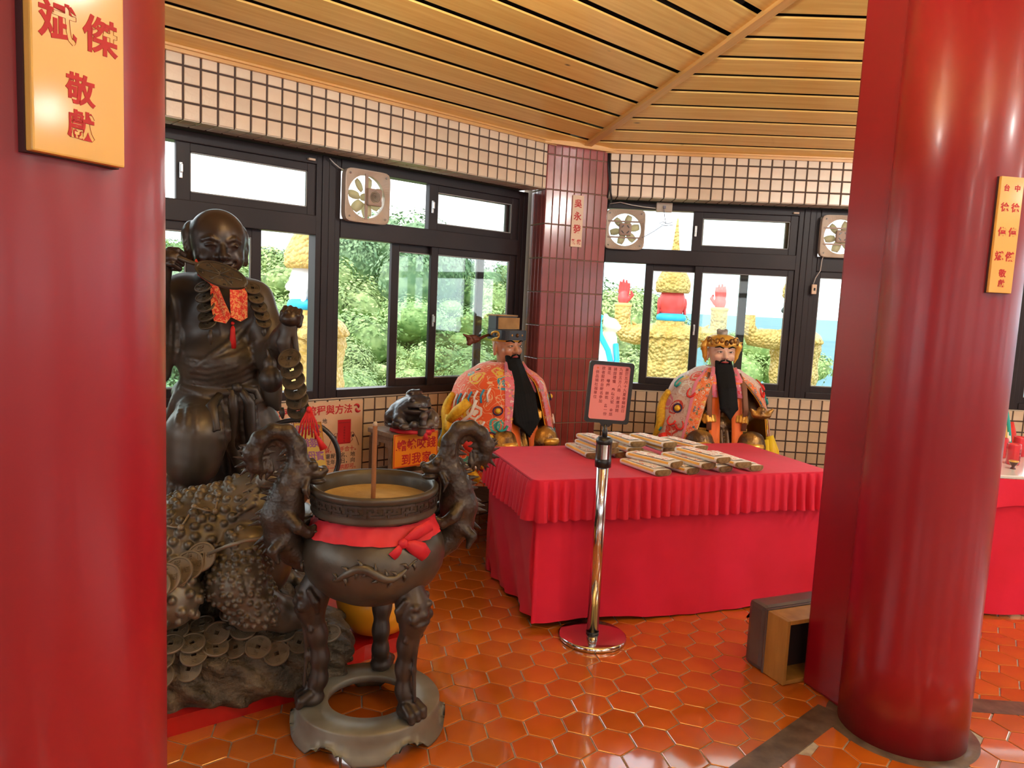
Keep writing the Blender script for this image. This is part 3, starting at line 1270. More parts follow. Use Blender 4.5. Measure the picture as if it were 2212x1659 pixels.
# ribbon around the neck, with a bow
m = MB()
V, Fs = [], []
NS = 120
for j, (dr, z) in enumerate(((.199, .787), (.212, .776), (.218, .757), (.228, .742), (.236, .731))):
    for i in range(NS):
        a = 2 * PI * i / NS
        w = .003 * math.sin(a * 17 + j) + .002 * math.sin(a * 31 - j * 2)
        zz = z + .004 * math.sin(a * 3 + 1) + (.010 * math.cos(a + 1.05))
        V.append(((dr + w) * math.cos(a), (dr + w) * math.sin(a), zz - .004))
for j in range(4):
    for i in range(NS):
        i2 = (i + 1) % NS
        Fs.append((j * NS + i, j * NS + i2, (j + 1) * NS + i2, (j + 1) * NS + i))
m.add(V, Fs, True)
RIB = m.build('ribbon', 'red_ribbon', BURNER)
ba = -.98
kn = Vector((.238 * math.cos(ba), .238 * math.sin(ba), .742))
tg = Vector((-math.sin(ba), math.cos(ba), 0))
nr = Vector((math.cos(ba), math.sin(ba), 0))
MB().sphere(kn, (.017, .014, .017)).build('knot', 'red_ribbon', RIB)


def strip(pts, wid, mname, name, parent, nrm=None, thick=.0016, curl=0.):
    """ribbon-like strip through pts with widths wid along side vectors"""
    pts = [Vector(p) for p in pts]
    V, Fs = [], []
    n = len(pts)
    for i, p in enumerate(pts):
        t = (pts[min(i + 1, n - 1)] - pts[max(i - 1, 0)]).normalized()
        s = t.cross(nrm if nrm is not None else Vector((0, -1, 0)))
        s = s.normalized() if s.length > 1e-5 else Vector((1, 0, 0))
        q = s.cross(t)
        w = wid[i] if hasattr(wid, '__len__') else wid
        for u in (-1, -.33, .33, 1):
            V.append(p + s * w * u + q * curl * math.cos(u * 3) * w)
        for u in (1, .33, -.33, -1):
            V.append(p + s * w * u + q * (curl * math.cos(u * 3) * w - thick))
    for i in range(n - 1):
        for k in range(8):
            k2 = (k + 1) % 8
            Fs.append((i * 8 + k, i * 8 + k2, (i + 1) * 8 + k2, (i + 1) * 8 + k))
    Fs += [tuple(range(7, -1, -1)), tuple((n - 1) * 8 + k for k in range(8))]
    me = MB().add(V, Fs, True).mesh(name)
    fix_normals(me)
    return obj(name, me, mname, parent)


strip([kn, kn + tg * .03 - Vector((0, 0, .012)) + nr * .01, kn + tg * .062 - Vector((0, 0, .030)) + nr * .01, kn + tg * .085 - Vector((0, 0, .055)) + nr * .008], [.006, .022, .028, .022], 'red_ribbon', 'bow_tail', RIB, nr, curl=.2)
strip([kn, kn - tg * .02 - Vector((0, 0, .02)) + nr * .01, kn - tg * .040 - Vector((0, 0, .040)) + nr * .008], [.006, .015, .018], 'red_ribbon', 'bow_tail', RIB, nr, curl=.2)
strip([kn, kn + tg * .05 + Vector((0, 0, .026)), kn + tg * .11 + Vector((0, 0, .045)) - nr * .01], [.010, .022, .020], 'red_ribbon', 'bow_tail', RIB, nr, curl=.15)

# dragon handles: local x outward, z up
S = Sculpt((.15, -.09, .60), (.50, .09, 1.16), .0040)
body = [(.235, 0, .63), (.275, 0, .665), (.310, 0, .72), (.318, 0, .79), (.300, 0, .86), (.275, 0, .92), (.262, 0, .97), (.268, 0, 1.03), (.300, 0, 1.075), (.345, 0, 1.080), (.385, 0, 1.055), (.408, 0, 1.01), (.400, 0, .965), (.372, 0, .95)]
S.chain(body, [.040, .045, .058, .062, .055, .046, .036, .030, .028, .026, .028, .030, .024, .012], k=.012)
S.ell((.235, 0, .635), (.045, .045, .035), k=.015).ell((.30, .0, .80), (.062, .052, .085), k=.02)
# head turned inward over the rim
S.ell((.238, 0, .945), (.040, .038, .034), k=.012).ell((.200, 0, .935), (.034, .030, .022), k=.012).ell((.198, 0, .905), (.030, .024, .012), k=.006)
for sy in (-1, 1):
    S.ell((.215, sy * .026, .965), (.016, .014, .016), k=.004)
    S.ell((.176, sy * .014, .945), (.013, .012, .012), k=.004)
    S.chain([(.245, sy * .022, .965), (.270, sy * .030, .990), (.280, sy * .036, 1.03)], [.012, .010, .003], k=.005)
    S.chain([(.235, sy * .03, .92), (.245, sy * .05, .89), (.232, sy * .058, .86)], [.012, .010, .003], k=.005)
    S.chain([(.30, sy * .045, .80), (.268, sy * .070, .77), (.232, sy * .062, .745), (.212, sy * .055, .76)], [.026, .022, .018, .012], k=.008)
    for f in (-1, 0, 1):
        S.cap((.225, sy * .06, .75), (.200, sy * .06 + f * .016, .742 + .008 * f), .010, .003, k=.003)
    S.chain([(.31, sy * .04, .72), (.345, sy * .062, .69), (.33, sy * .07, .655)], [.024, .018, .009], k=.008)
    for q in range(6):
        S.ell((.300 + .012 * math.sin(q * 2), sy * (.048 - .002 * q), .70 + q * .035), (.018, .010, .016), k=.004)
# spikes round the coil and the tail tuft
for i, (p, r) in enumerate(zip(body[2:], [.05] * 20)):
    i += 2
    a, b = Vector(body[max(i - 1, 0)]), Vector(body[min(i + 1, len(body) - 1)])
    t = (b - a).normalized()
    nrm = Vector((t.z, 0, -t.x))
    rr = [.040, .045, .058, .062, .055, .046, .036, .030, .028, .026, .028, .030, .024, .012][i]
    for f in (-.35, 0, .35):
        q = Vector(p) + t * f * .055
        L = .032 + .010 * math.sin(i * 3 + f * 5)
        S.cap(q + nrm * rr * .8, q + nrm * (rr + L) - t * .014, .0125, .002, k=.002)
        if i >= 6:
            S.cap(q - nrm * rr * .7 * (1 if i > 10 else .0), q - nrm * (rr + L * .5) * (1 if i > 10 else 0), .009, .002, k=.002)
for i in range(7):
    a = -2.3 + i * .5
    S.cap((.395, 0, .985), (.395 + .075 * math.cos(a), .01 * (i % 3 - 1), .985 + .075 * math.sin(a)), .017, .002, k=.002)
HANDLE = S.mesh('dragon_handle')
HA = math.radians(22)
for nm, a in (('h', HA), ('h', HA + PI)):
    o = obj('dragon_handle', HANDLE, 'bronze_dark', BURNER)
    o.rotation_euler = (0, 0, a)

# the incense stick standing in the ash
STICK = thing('incense_stick', 'thick brown incense stick standing upright in the ash of the bronze burner', 'incense', BC + Vector((.0, -.03, .83)))
mat('incense_brown', (.30, .12, .045), .8, bump=.8, bscale=120, bdist=.002)
mat('incense_tip', (.45, .38, .30), .9)
pr = []
for i in range(46):
    z = i * .0058
    pr += [(.0078, z), (.0088, z + .003)]
MB().lathe([(0, 0)] + pr + [(.0078, .268), (0, .268)], 14).build('rod', 'incense_brown', STICK)
MB().lathe([(.0078, .268), (.0080, .276), (.005, .282), (0, .283)], 14).build('ash_tip', 'incense_tip', STICK)

# ---------------------------------------------------------------- red plinth
m = MB().prism(PLINTH_POLY, 0, .066)
m.prism([(x * .995, y * .997) for x, y in PLINTH_POLY], .066, .072)
PLINTH = m.build('display_plinth', 'plinth_red')
tag(PLINTH, 'low red painted plinth on the floor under the bronze toad', 'plinth')

# ---------------------------------------------------------------- coin mesh
def coin_mesh(R=.047, t=.010, seg=36):
    m = MB()
    h = R * .19
    pr = [(R * .97, 0), (R, t * .3), (R, t * .8), (R * .97, t), (R * .87, t), (R * .84, t * .72)]
    V, Fs = [], []
    for r, z in pr:
        for i in range(seg):
            a = 2 * PI * i / seg
            V.append((r * math.cos(a), r * math.sin(a), z))
    def sq(i):
        a = 2 * PI * i / seg
        c, s = math.cos(a), math.sin(a)
        q = max(abs(c), abs(s))
        return c / q, s / q
    for hh, z in ((h * 1.3, t * .72), (h * 1.3, t), (h, t), (h, 0)):
        for i in range(seg):
            c, s = sq(i)
            V.append((hh * c, hh * s, z))
    rows = len(pr) + 4
    for j in range(rows):
        for i in range(seg):
            i2, j2 = (i + 1) % seg, (j + 1) % rows
            Fs.append((j * seg + i, j * seg + i2, j2 * seg + i2, j2 * seg + i))
    m.add(V, Fs)
    # raised strokes around the hole
    for q in range(4):
        M = Matrix.Rotation(q * PI / 2, 4, 'Z')
        for (x0, x1, y0, y1) in ((-.16, .16, .40, .45), (-.02, .03, .36, .74), (-.18, .18, .55, .60), (-.18, -.13, .55, .74), (.13, .18, .55, .74), (-.12, .14, .68, .72)):
            m.box(x0 * R, x1 * R, y0 * R, y1 * R, t * .70, t * .92, M)
    me = m.mesh('coin')
    return me


COIN = coin_mesh()
COIN_DARK = COIN.copy()
COIN.materials.append(MATS['bronze_worn'])
COIN_DARK.materials.append(MATS['bronze_coin'])


def put_coin(parent, p, nrm, s=1., spin=0., inv=None, me=None):
    o = obj('coin', me or COIN, None, parent)
    z = Vector(nrm).normalized()
    q = z.to_track_quat('Z', 'Y')
    M = Matrix.Translation(p) @ q.to_matrix().to_4x4() @ Matrix.Rotation(spin, 4, 'Z') @ Matrix.Scale(s, 4)
    o.matrix_local = (inv @ M) if inv is not None else M
    return o


# ---------------------------------------------------------------- money toad on a rock of coins
TOAD_O = Vector((-1.02, 2.80, .072))
TOAD = thing('toad_statue', 'large warty bronze toad sitting on a rock strewn with coins', 'statue', TOAD_O)
# local axes: x to the toad's head (along the wall), y away from the viewer
TA = math.radians(24)
TOAD.rotation_euler = (0, 0, TA)
T_INV = (Matrix.Translation(TOAD_O) @ Matrix.Rotation(TA, 4, 'Z')).inverted()


def tl(px, py, Y):
    """photo position at depth Y in the toad's own frame"""
    return T_INV @ at(px, py, Y)


S = Sculpt((-.62, -.36, -.005), (.46, .32, .34), .010)
S.box((-.10, .0, .05), (.50, .26, .09), .06, k=.05).box((-.15, .03, .14), (.40, .19, .12), .08, k=.06)
S.ell((.28, .0, .08), (.15, .20, .13), k=.06).ell((-.35, -.05, .12), (.22, .17, .15), k=.05).ell((0, -.14, .13), (.34, .10, .10), k=.06)
S.disp((-9, -9, -9), (9, 9, 9), lambda x, y, z: .016 * np.sin(x * 21 + 3 * np.sin(z * 17 + y * 5)) * np.sin(y * 19 + 2 * np.sin(x * 13)) + .012 * np.sin(z * 46 + x * 15 + 2 * np.sin(x * 9)) + .007 * np.sin(x * 60 + y * 50 + z * 40))
ROCK = obj('rock', S.mesh('rock'), 'rock_bronze', TOAD)

S = Sculpt((-.60, -.34, .18), (.32, .30, .86), .0054)
S.ell((-.20, .02, .50), (.29, .21, .19), rot=(0, -.42, 0), k=.05)
S.ell((-.38, .0, .40), (.20, .22, .16), k=.06)
S.ell((.06, .02, .62), (.17, .165, .15), rot=(0, -.5, 0), k=.06)
S.ell((.06, -.02, .44), (.14, .17, .16), k=.05)                # throat and belly
S.ell((.16, .02, .685), (.12, .135, .075), rot=(0, -.3, 0), k=.04)
S.ell((.19, .02, .60), (.10, .14, .035), rot=(0, -.15, 0), k=.02)   # lower jaw
S.box((.26, .02, .635), (.10, .16, .010), .008, rot=(0, -.2, 0), k=.012, cut=True)
for sy in (-1, 1):
    S.ell((.10, .02 + sy * .105, .765), (.045, .040, .040), k=.012)
    S.ell((.115, .02 + sy * .125, .770), (.026, .022, .026), k=.004)
    S.ell((.255, .02 + sy * .03, .695), (.014, .010, .010), k=.004, cut=True)
    for q in range(5):
        S.chain([(.075 - q * .008, .02 + sy * (.10 + .012 * q), .775 - q * .022), (.02 - q * .010, .02 + sy * (.115 + .014 * q), .755 - q * .026)], [.011, .005], k=.004)
# front leg in view: thick warty upper arm, fore arm forward, toes
for sy, k0 in ((-1, 1), (1, 1)):
    S.chain([(.02, sy * .17 + .01, .53), (-.02, sy * .215, .43), (.04, sy * .225, .34), (.15, sy * .21, .285), (.21, sy * .20, .265)], [.085, .095, .085, .058, .045], k=.03)
    for f in (-1, 0, 1, 2):
        S.chain([(.20, sy * .20, .262), (.25, sy * (.20) + f * .030 - .01, .262), (.285, sy * .20 + f * .042 - .01, .248)], [.022, .019, .014], k=.008)
# hind leg folded against the flank
S.chain([(-.34, -.16, .46), (-.24, -.215, .40), (-.40, -.22, .32)], [.10, .10, .07], k=.03)
me0 = S.mesh('probe')
co = np.empty(len(me0.vertices) * 3, np.float32)
me0.vertices.foreach_get('co', co)
co = co.reshape(-1, 3)
no = np.empty(len(me0.vertices) * 3, np.float32)
me0.vertices.foreach_get('normal', no)
no = no.reshape(-1, 3)
order = RNG.permutation(len(co))
warts, wgrid = [], {}
for i in order[:9000]:
    p, nn = co[i], no[i]
    if p[2] < .27 or nn[2] < -.55 or p[0] > .115:
        continue
    if p[0] > .0 and p[2] > .56:
        continue
    if p[0] > -.0 and p[1] > -.14 and p[2] < .58:
        continue
    if p[1] > .22:
        continue
    arm = p[1] < -.12 and -.14 < p[0] < .22 and p[2] < .56
    sp = .021 if arm else .034
    cell = tuple((p / .034).astype(int))
    ok = True
    for dx in (-1, 0, 1):
        for dy in (-1, 0, 1):
            for dz in (-1, 0, 1):
                for q in wgrid.get((cell[0] + dx, cell[1] + dy, cell[2] + dz), ()):
                    if (p[0] - q[0]) ** 2 + (p[1] - q[1]) ** 2 + (p[2] - q[2]) ** 2 < sp * sp:
                        ok = False
    if ok:
        wgrid.setdefault(cell, []).append(p)
        warts.append((p, (.0098 if arm else .0150) * RNG.uniform(.8, 1.2), nn))
    if len(warts) > 620:
        break
for p, r, no_w in warts:
    S.ell(tuple(p + no_w * .002), (r, r, r), k=.0025)
bpy.data.meshes.remove(me0)
TOAD_BODY = obj('body', S.mesh('toad_body'), 'bronze_toad', TOAD)
# coins strung from the toad's mouth and over its flank
cords = [tl(655, 1163, 2.62), tl(600, 1158, 2.50), tl(530, 1168, 2.455), tl(490, 1180, 2.46), tl(452, 1196, 2.50)]
MB().tube(cords, .0062, 10).build('cord', 'bronze_worn', TOAD)
from mathutils.bvhtree import BVHTree


def bvh_of(o):
    me = o.data
    M = o.matrix_basis
    par = o.parent
    while par is not None:
        M = par.matrix_basis @ M
        par = par.parent
    V = [M @ v.co for v in me.vertices]
    return BVHTree.FromPolygons(V, [tuple(p.vertices) for p in me.polygons])


def hit(bvh, x, y):
    d = _ray(x, y).normalized()
    p, n, i, t = bvh.ray_cast(Vector((0, 0, EYE)), d, 20)
    return (p, n) if p is not None else (None, None)


BT, BR_ = bvh_of(TOAD_BODY), bvh_of(ROCK)
for i, (x, y) in enumerate([(446, 1199), (420, 1218), (395, 1232), (368, 1248), (345, 1266), (318, 1286)]):
    p, n = hit(BT, x, y)
    if p is None:
        p = at(x, y, 2.55)
    put_coin(TOAD, p + Vector((-.002, -.022 - .003 * (5 - i), .004)), Vector((-.10, -.80, .58)), 1.15, .35, T_INV)
# a low constellation of studs and bars across the back
def on_back(x, y):
    p, n = hit(BT, x, y)
    if p is None:
        p, n = at(x, y, 2.75), Vector((0, -1, 0))
    return T_INV @ (p + n * .006)


for (x0, y0), (x1, y1) in (((390, 1143), (420, 1098)), ((420, 1098), (465, 1107)), ((465, 1107), (473, 1072)), ((362, 1138), (390, 1143))):
    pts = [on_back(x0 + (x1 - x0) * f, y0 + (y1 - y0) * f) for f in (0, .5, 1)]
    MB().tube(pts, .004, 8).build('back_bar', 'bronze_worn', TOAD)
for x, y in ((390, 1143), (420, 1098), (465, 1107), (473, 1072)):
    MB().sphere(on_back(x, y), (.012, .010, .012)).build('back_stud', 'bronze_worn', TOAD)
# coins spilling over the rock
rock_coins = [(383, 1362), (440, 1350), (472, 1368), (528, 1362), (572, 1345), (612, 1372), (648, 1388), (505, 1327), (596, 1322), (372, 1392), (418, 1390), (468, 1398), (513, 1398), (560, 1398),
              (600, 1412), (352, 1425), (422, 1415), (352, 1462), (412, 1444), (330, 1395), (330, 1440), (712, 1370), (340, 1350), (655, 1330), (320, 1480)]
for i, (x, y) in enumerate(rock_coins):
    p, n = hit(BR_, x, y)
    if p is None:
        continue
    tilt = n + Vector((-.15 + .1 * math.sin(i * 2.3), -.32 + .12 * math.sin(i * 1.7), 1.1))
    put_coin(TOAD, p + Vector((0, -.012, .004)), tilt, .98, i * .7, T_INV)

# round yellow basin behind the burner
BAS = thing('yellow_basin', 'round deep yellow basin resting on the red plinth behind the burner', 'basin', (-.545, 3.185, .072))
MB().lathe([(0, 0), (.06, .002), (.12, .03), (.165, .085), (.178, .15), (.165, .21), (.155, .215), (.15, .205), (.16, .15), (.13, .06), (0, .03)], 48).build('bowl', 'ivory_yellow', BAS)
MB().lathe([(.155, .205), (.182, .212), (.182, .222), (.155, .222)], 48, closed=True).build('rim', 'ivory_yellow', BAS)

# ---------------------------------------------------------------- standing bronze boy with coins
LH_O = at(440, 1085, 3.35)
LH_O.z = .50
LH = thing('bronze_figure', 'dark bronze laughing figure of a bald boy in robes, hung with strings of coins', 'statue', LH_O)
LH_INV = Matrix.Translation(LH_O).inverted()


def P(x, y, Y=3.35):
    return tuple(at(x, y, Y))


PX = 3.35 / F_PX       # metres per photo pixel at the figure
S = Sculpt((-1.95, 2.98, .50), (-.86, 3.80, 1.99), .0078)
# --- trunk and robe
S.ell(P(470, 690, 3.42), (.20, .15, .21), k=.04)
S.ell(P(478, 650, 3.40), (.19, .13, .12), k=.05)
S.ell(P(475, 780, 3.38), (.185, .165, .14), k=.05)
S.cap(P(400, 640, 3.40), P(545, 650, 3.42), .085, .085, k=.05)
S.cap(P(468, 605, 3.38), P(470, 640, 3.38), .075, .09, k=.03)
S.ell(P(470, 850, 3.40), (.20, .16, .10), k=.05)
# skirt flap thrown back to the left, lower robe
S.chain([P(440, 840, 3.32), P(395, 880, 3.28), P(350, 915, 3.30)], [.10, .055, .02], k=.04, flat=(.3, 1, .2, .45))
S.chain([P(520, 850, 3.40), P(545, 930, 3.44), P(560, 1040, 3.46)], [.12, .12, .13], k=.05)
S.chain([P(470, 860, 3.42), P(480, 960, 3.48), P(480, 1060, 3.50)], [.13, .12, .10], k=.05)
# raised thigh and knee in knee breeches, ruffled cuff, shin
S.chain([P(445, 870, 3.36), P(425, 940, 3.17), P(415, 1000, 3.14)], [.105, .125, .105], k=.03)
S.ell(P(420, 985, 3.14), (.105, .10, .11), k=.03)
for i in range(9):
    a = i / 9 * 2 * PI
    c = Vector(P(405, 1030, 3.16))
    d = Vector((math.cos(a), math.sin(a), 0))
    S.chain([c + d * .055 + Vector((0, 0, .02)), c + d * .075 + Vector((0, 0, -.04)), c + d * (.095 + .012 * (i % 2)) + Vector((0, 0, -.095))], [.020, .022, .020], k=.012)
S.cap(P(405, 1030, 3.17), P(398, 1075, 3.18), .06, .07, k=.02)
S.chain([P(400, 1060, 3.18), P(402, 1130, 3.20), P(398, 1170, 3.18)], [.048, .045, .04], k=.02)
S.ell(P(392, 1178, 3.14), (.05, .10, .035), k=.02)
S.chain([P(500, 1060, 3.46), P(505, 1150, 3.46)], [.06, .05], k=.02)
# --- sleeves
S.chain([P(400, 640, 3.40), P(352, 660, 3.36), P(335, 740, 3.32)], [.10, .105, .10], k=.04)
S.chain([P(335, 720, 3.32), P(345, 800, 3.34)], [.085, .06], k=.04, flat=(.4, 1, 0, .5))
S.chain([P(335, 730, 3.32), P(330, 640, 3.20), P(350, 575, 3.16)], [.075, .06, .042], k=.03)
S.chain([P(548, 650, 3.42), P(578, 720, 3.40), P(592, 775, 3.34)], [.085, .080, .075], k=.03)
S.chain([P(592, 775, 3.34), P(612, 735, 3.20), P(625, 700, 3.14)], [.070, .052, .036], k=.025)
S.chain([P(590, 780, 3.34), P(585, 850, 3.36), P(600, 880, 3.36)], [.06, .05, .02], k=.03, flat=(.3, 1, 0, .5))
# cloth hanging from the raised fist
S.chain([P(622, 705, 3.12), P(612, 740, 3.12), P(618, 780, 3.13), P(628, 800, 3.13)], [.022, .030, .018, .006], k=.01, flat=(.2, 1, 0, .5))
S.chain([P(634, 705, 3.13), P(640, 760, 3.14)], [.014, .012], k=.01)
# gourd at the hip
S.ell(P(585, 820, 3.16), (.050, .050, .056), k=.01).ell(P(583, 785, 3.17), (.028, .028, .030), k=.012).cap(P(583, 775, 3.17), P(578, 755, 3.17), .010, .006, k=.006)
# carved folds laid on the surface: bands over the belly, the wrapped chest and the skirt
base = S.mesh('probe')
base_bvh = BVHTree.FromPolygons([v.co.copy() for v in base.vertices], [tuple(p.vertices) for p in base.polygons])


def surf(x, y, lift=0., Y=3.3):
    p, n = hit(base_bvh, x, y)
    if p is None:
        return at(x, y, Y)
    return p + n * lift


def fold(px, rad, k=.010, n=5, lift=-.002):
    pts, rr = [], []
    for i in range(len(px) - 1):
        for j in range(n):
            u = j / n
            pts.append(surf(px[i][0] + (px[i + 1][0] - px[i][0]) * u, px[i][1] + (px[i + 1][1] - px[i][1]) * u, lift))
            rr.append(rad[i] + (rad[i + 1] - rad[i]) * u)
    pts.append(surf(*px[-1], lift))
    rr.append(rad[-1])
    for i in range(len(pts) - 1):
        if (Vector(pts[i]) - Vector(pts[i + 1])).length < .09:
            S.cap(pts[i], pts[i + 1], rr[i], rr[i + 1], k)


for i in range(6):
    y = 758 + i * 13
    fold([(402 + i * 2, y + 16), (450, y + 24 - i), (510, y + 12 - i * 2), (552, y - 20 + i)], [.006, .011, .011, .006])
for i in range(6):
    fold([(545 - i * 8, 690 + i * 8), (505 - i * 10, 738 + i * 6), (430 - i * 4, 790 + i * 3)], [.004, .009, .006])
for i in range(6):
    x = 478 + i * 15
    fold([(x - 6, 850), (x, 930), (x + 10, 1020)], [.006, .012, .010], .012)
for i in range(4):
    fold([(360 + i * 11, 680 + i * 12), (356 + i * 13, 760)], [.006, .008])
fold([(392, 836), (440, 852), (500, 848), (556, 832)], [.012, .016, .016, .012])
for i in range(4):
    fold([(372 + i * 18, 865 + i * 4), (362 + i * 20, 905 + i * 8)], [.006, .008])
for i in range(3):
    fold([(440 + i * 14, 640), (452 + i * 12, 700 + i * 10)], [.003, .006])
bpy.data.meshes.remove(base)
obj('body', S.mesh('figure_body'), 'bronze_cloth', LH).matrix_local = LH_INV

# head and hands
S = Sculpt((-1.80, 3.00, 1.46), (-.86, 3.52, 2.02), .0052)
HC = Vector(P(470, 532, 3.30))
fx = Vector((.50, -.80, -.13)).normalized()     # where the face looks
rx = fx.cross(Vector((0, 0, 1))).normalized()
ux = rx.cross(fx)


def H(a, b, c):
    """head frame: a to the figure's right-hand picture side, b up, c towards the face"""
    return tuple(HC + rx * a + ux * b + fx * c)


S.ell(H(0, .035, -.01), (.118, .118, .122), k=.03)
S.ell(H(0, -.045, .012), (.098, .098, .092), k=.04)
S.ell(H(.052, -.05, .055), (.045, .045, .042), k=.025).ell(H(-.052, -.05, .055), (.045, .045, .042), k=.025)
S.ell(H(0, -.115, .05), (.042, .04, .034), k=.025)                                  # chin
S.cap(H(0, .008, .108), H(0, -.032, .128), .012, .019, k=.012)                      # nose
S.ell(H(.020, -.036, .112), .012, k=.008).ell(H(-.020, -.036, .112), .012, k=.008)
for sx in (-1, 1):
    S.chain([H(sx * .018, .032, .106), H(sx * .045, .042, .098), H(sx * .075, .030, .078)], [.007, .011, .007], k=.008)
    S.ell(H(sx * .045, .012, .094), (.026, .016, .014), k=.006)
    S.chain([H(sx * .025, .004, .113), H(sx * .045, .008, .113), H(sx * .066, .002, .098)], [.006, .007, .005], k=.003, cut=True)
    S.ell(H(sx * .118, -.01, -.015), (.016, .022, .036), k=.008).ell(H(sx * .120, -.058, -.012), (.014, .016, .026), k=.010)
    S.ell(H(sx * .125, -.005, -.003), (.010, .012, .020), k=.006, cut=True)
S.chain([H(-.052, -.058, .100), H(-.022, -.080, .118), H(.022, -.080, .118), H(.052, -.058, .100)], [.009, .019, .019, .009], k=.004, cut=True)
S.chain([H(-.036, -.094, .096), H(0, -.102, .106), H(.036, -.094, .096)], [.008, .012, .008], k=.008)
S.chain([H(-.04, -.060, .102), H(0, -.062, .118), H(.04, -.060, .102)], [.007, .009, .007], k=.006)
# side hair
for sx in (-1, 1):
    for i in range(9):
        b = .075 - i * .014
        S.chain([H(sx * .096, b, -.055 - .004 * i), H(sx * .108, b - .018, -.022 + .006 * (i % 3)), H(sx * .108, b - .036, .006 + .004 * (i % 2))], [.020, .017, .007], k=.006)
    S.ell(H(sx * .10, .03, -.05), (.04, .045, .06), k=.02)
S.cap(H(0, -.09, -.03), H(0, -.17, -.06), .062, .07, k=.03)
obj('head', S.mesh('head'), 'bronze_skin', LH).matrix_local = LH_INV
S = Sculpt(Vector(P(350, 556, 3.15)) - Vector((.12, .12, .12)), Vector(P(350, 556, 3.15)) + Vector((.16, .12, .12)), .0042)
fist(S, P(350, 556, 3.15), (1, -.10, -.05), (0, -1, .5), 1.05, -1)
S.cap(P(330, 552, 3.16), P(356, 556, 3.15), .036, .034, k=.015)
obj('hand', S.mesh('hand'), 'bronze_skin', LH).matrix_local = LH_INV
S = Sculpt(Vector(P(626, 704, 3.13)) - Vector((.12, .12, .09)), Vector(P(626, 704, 3.13)) + Vector((.12, .12, .16)), .0042)
fist(S, P(626, 706, 3.13), (.15, -.25, 1), (0, -1, -.2), .98, 1)
obj('hand', S.mesh('hand'), 'bronze_skin', LH).matrix_local = LH_INV

# oval fan held across the chin
FAN_C = Vector(P(479, 597, 3.08))
m = MB()
prf = [(0, .0), (.97, .0), (1, .006), (1, .014), (.97, .018), (.90, .018), (.88, .014), (0, .014)]
V, Fs = [], []
for r, z in prf:
    for i in range(48):
        a = 2 * PI * i / 48
        V.append((r * .124 * math.cos(a), r * .050 * math.sin(a), z))
for j in range(len(prf) - 1):
    for i in range(48):
        i2 = (i + 1) % 48
        Fs.append((j * 48 + i, j * 48 + i2, (j + 1) * 48 + i2, (j + 1) * 48 + i))
m.add(V, Fs)
for k in range(6):
    a = k * PI / 3 + .3
    m.tube([(0, 0, .014), (.1 * math.cos(a), .040 * math.sin(a), .014)], .003, 6)
for k in range(14):
    a = k * 2.4
    r = .03 + .006 * k
    c = Vector((r * math.cos(a), .45 * r * math.sin(a), .014))
    m.tube([c, c + Vector((.014, .006, .001)), c + Vector((.02, -.004, 0))], .0026, 5)
fan = m.build('fan', 'bronze_coin', LH)
X = (Vector(P(536, 616, 3.05)) - Vector(P(424, 570, 3.11))).normalized()
Z = Vector((.0, -.82, .57))
Z = (Z - X * Z.dot(X)).normalized()
Y = Z.cross(X)
Mf = Matrix((X, Y, Z)).transposed().to_4x4()
Mf.translation = FAN_C
fan.matrix_local = LH_INV @ Mf
MB().tube([at(362, 548, 3.14), at(400, 562, 3.13), at(428, 572, 3.11)], [.011, .009, .008], 10).build('fan_handle', 'bronze_coin', LH).matrix_local = LH_INV

# coins hung in overlapping strings
def coin_string(pts, Y0, dY, s, nrm):
    for i, (x, y) in enumerate(pts):
        put_coin(LH, at(x, y, Y0 + dY * i), nrm, s, .4 * i, LH_INV, COIN_DARK)


for lst, sc_, nrm in (([(444, 622), (446, 643), (449, 663), (451, 683), (453, 700)], .82, Vector((-.15, -.62, .76))), ([(547, 625), (555, 645), (562, 664), (568, 682), (572, 697)], .74, Vector((.40, -.62, .70)))):
    for i, (x, y) in enumerate(lst):
        put_coin(LH, surf(x, y, .004) + Vector((0, -.014, 0)), nrm, sc_, .4 * i, LH_INV, COIN_DARK)
coin_string([(626, 776), (631, 800), (635, 823), (639, 845), (643, 866), (645, 886)], 3.085, .008, 1.0, Vector((-.05, -.80, .60)))
for x, y0, y1, Y in ((455, 712, 745, 3.19), (571, 705, 730, 3.31), (610, 880, 905, 3.12), (655, 870, 905, 3.12)):
    MB().tube([at(x, y0, Y), at(x - 1, (y0 + y1) / 2, Y), at(x + 1, y1, Y)], [.006, .013, .004], 8).build('tassel', 'bronze_cloth', LH).matrix_local = LH_INV
# trailing bronze sashes from the belt knot
for pts, w in ((((515, 838), (535, 870), (540, 930), (548, 990), (575, 1040)), .026), (((500, 842), (492, 890), (505, 960), (530, 1020), (565, 1062)), .03), (((520, 838), (548, 845), (556, 862), (538, 872)), .018), (((478, 850), (452, 880), (462, 930)), .024)):
    strip([surf(x, y, .016, 3.3) for i, (x, y) in enumerate(pts)], [w * .7] + [w] * (len(pts) - 2) + [w * .6], 'bronze_cloth', 'sash', LH, Vector((.2, -1, .1)), thick=.012, curl=.3).matrix_local = LH_INV
MB().sphere(surf(512, 838, .012), (.024, .02, .022)).build('belt_knot', 'bronze_cloth', LH).matrix_local = LH_INV

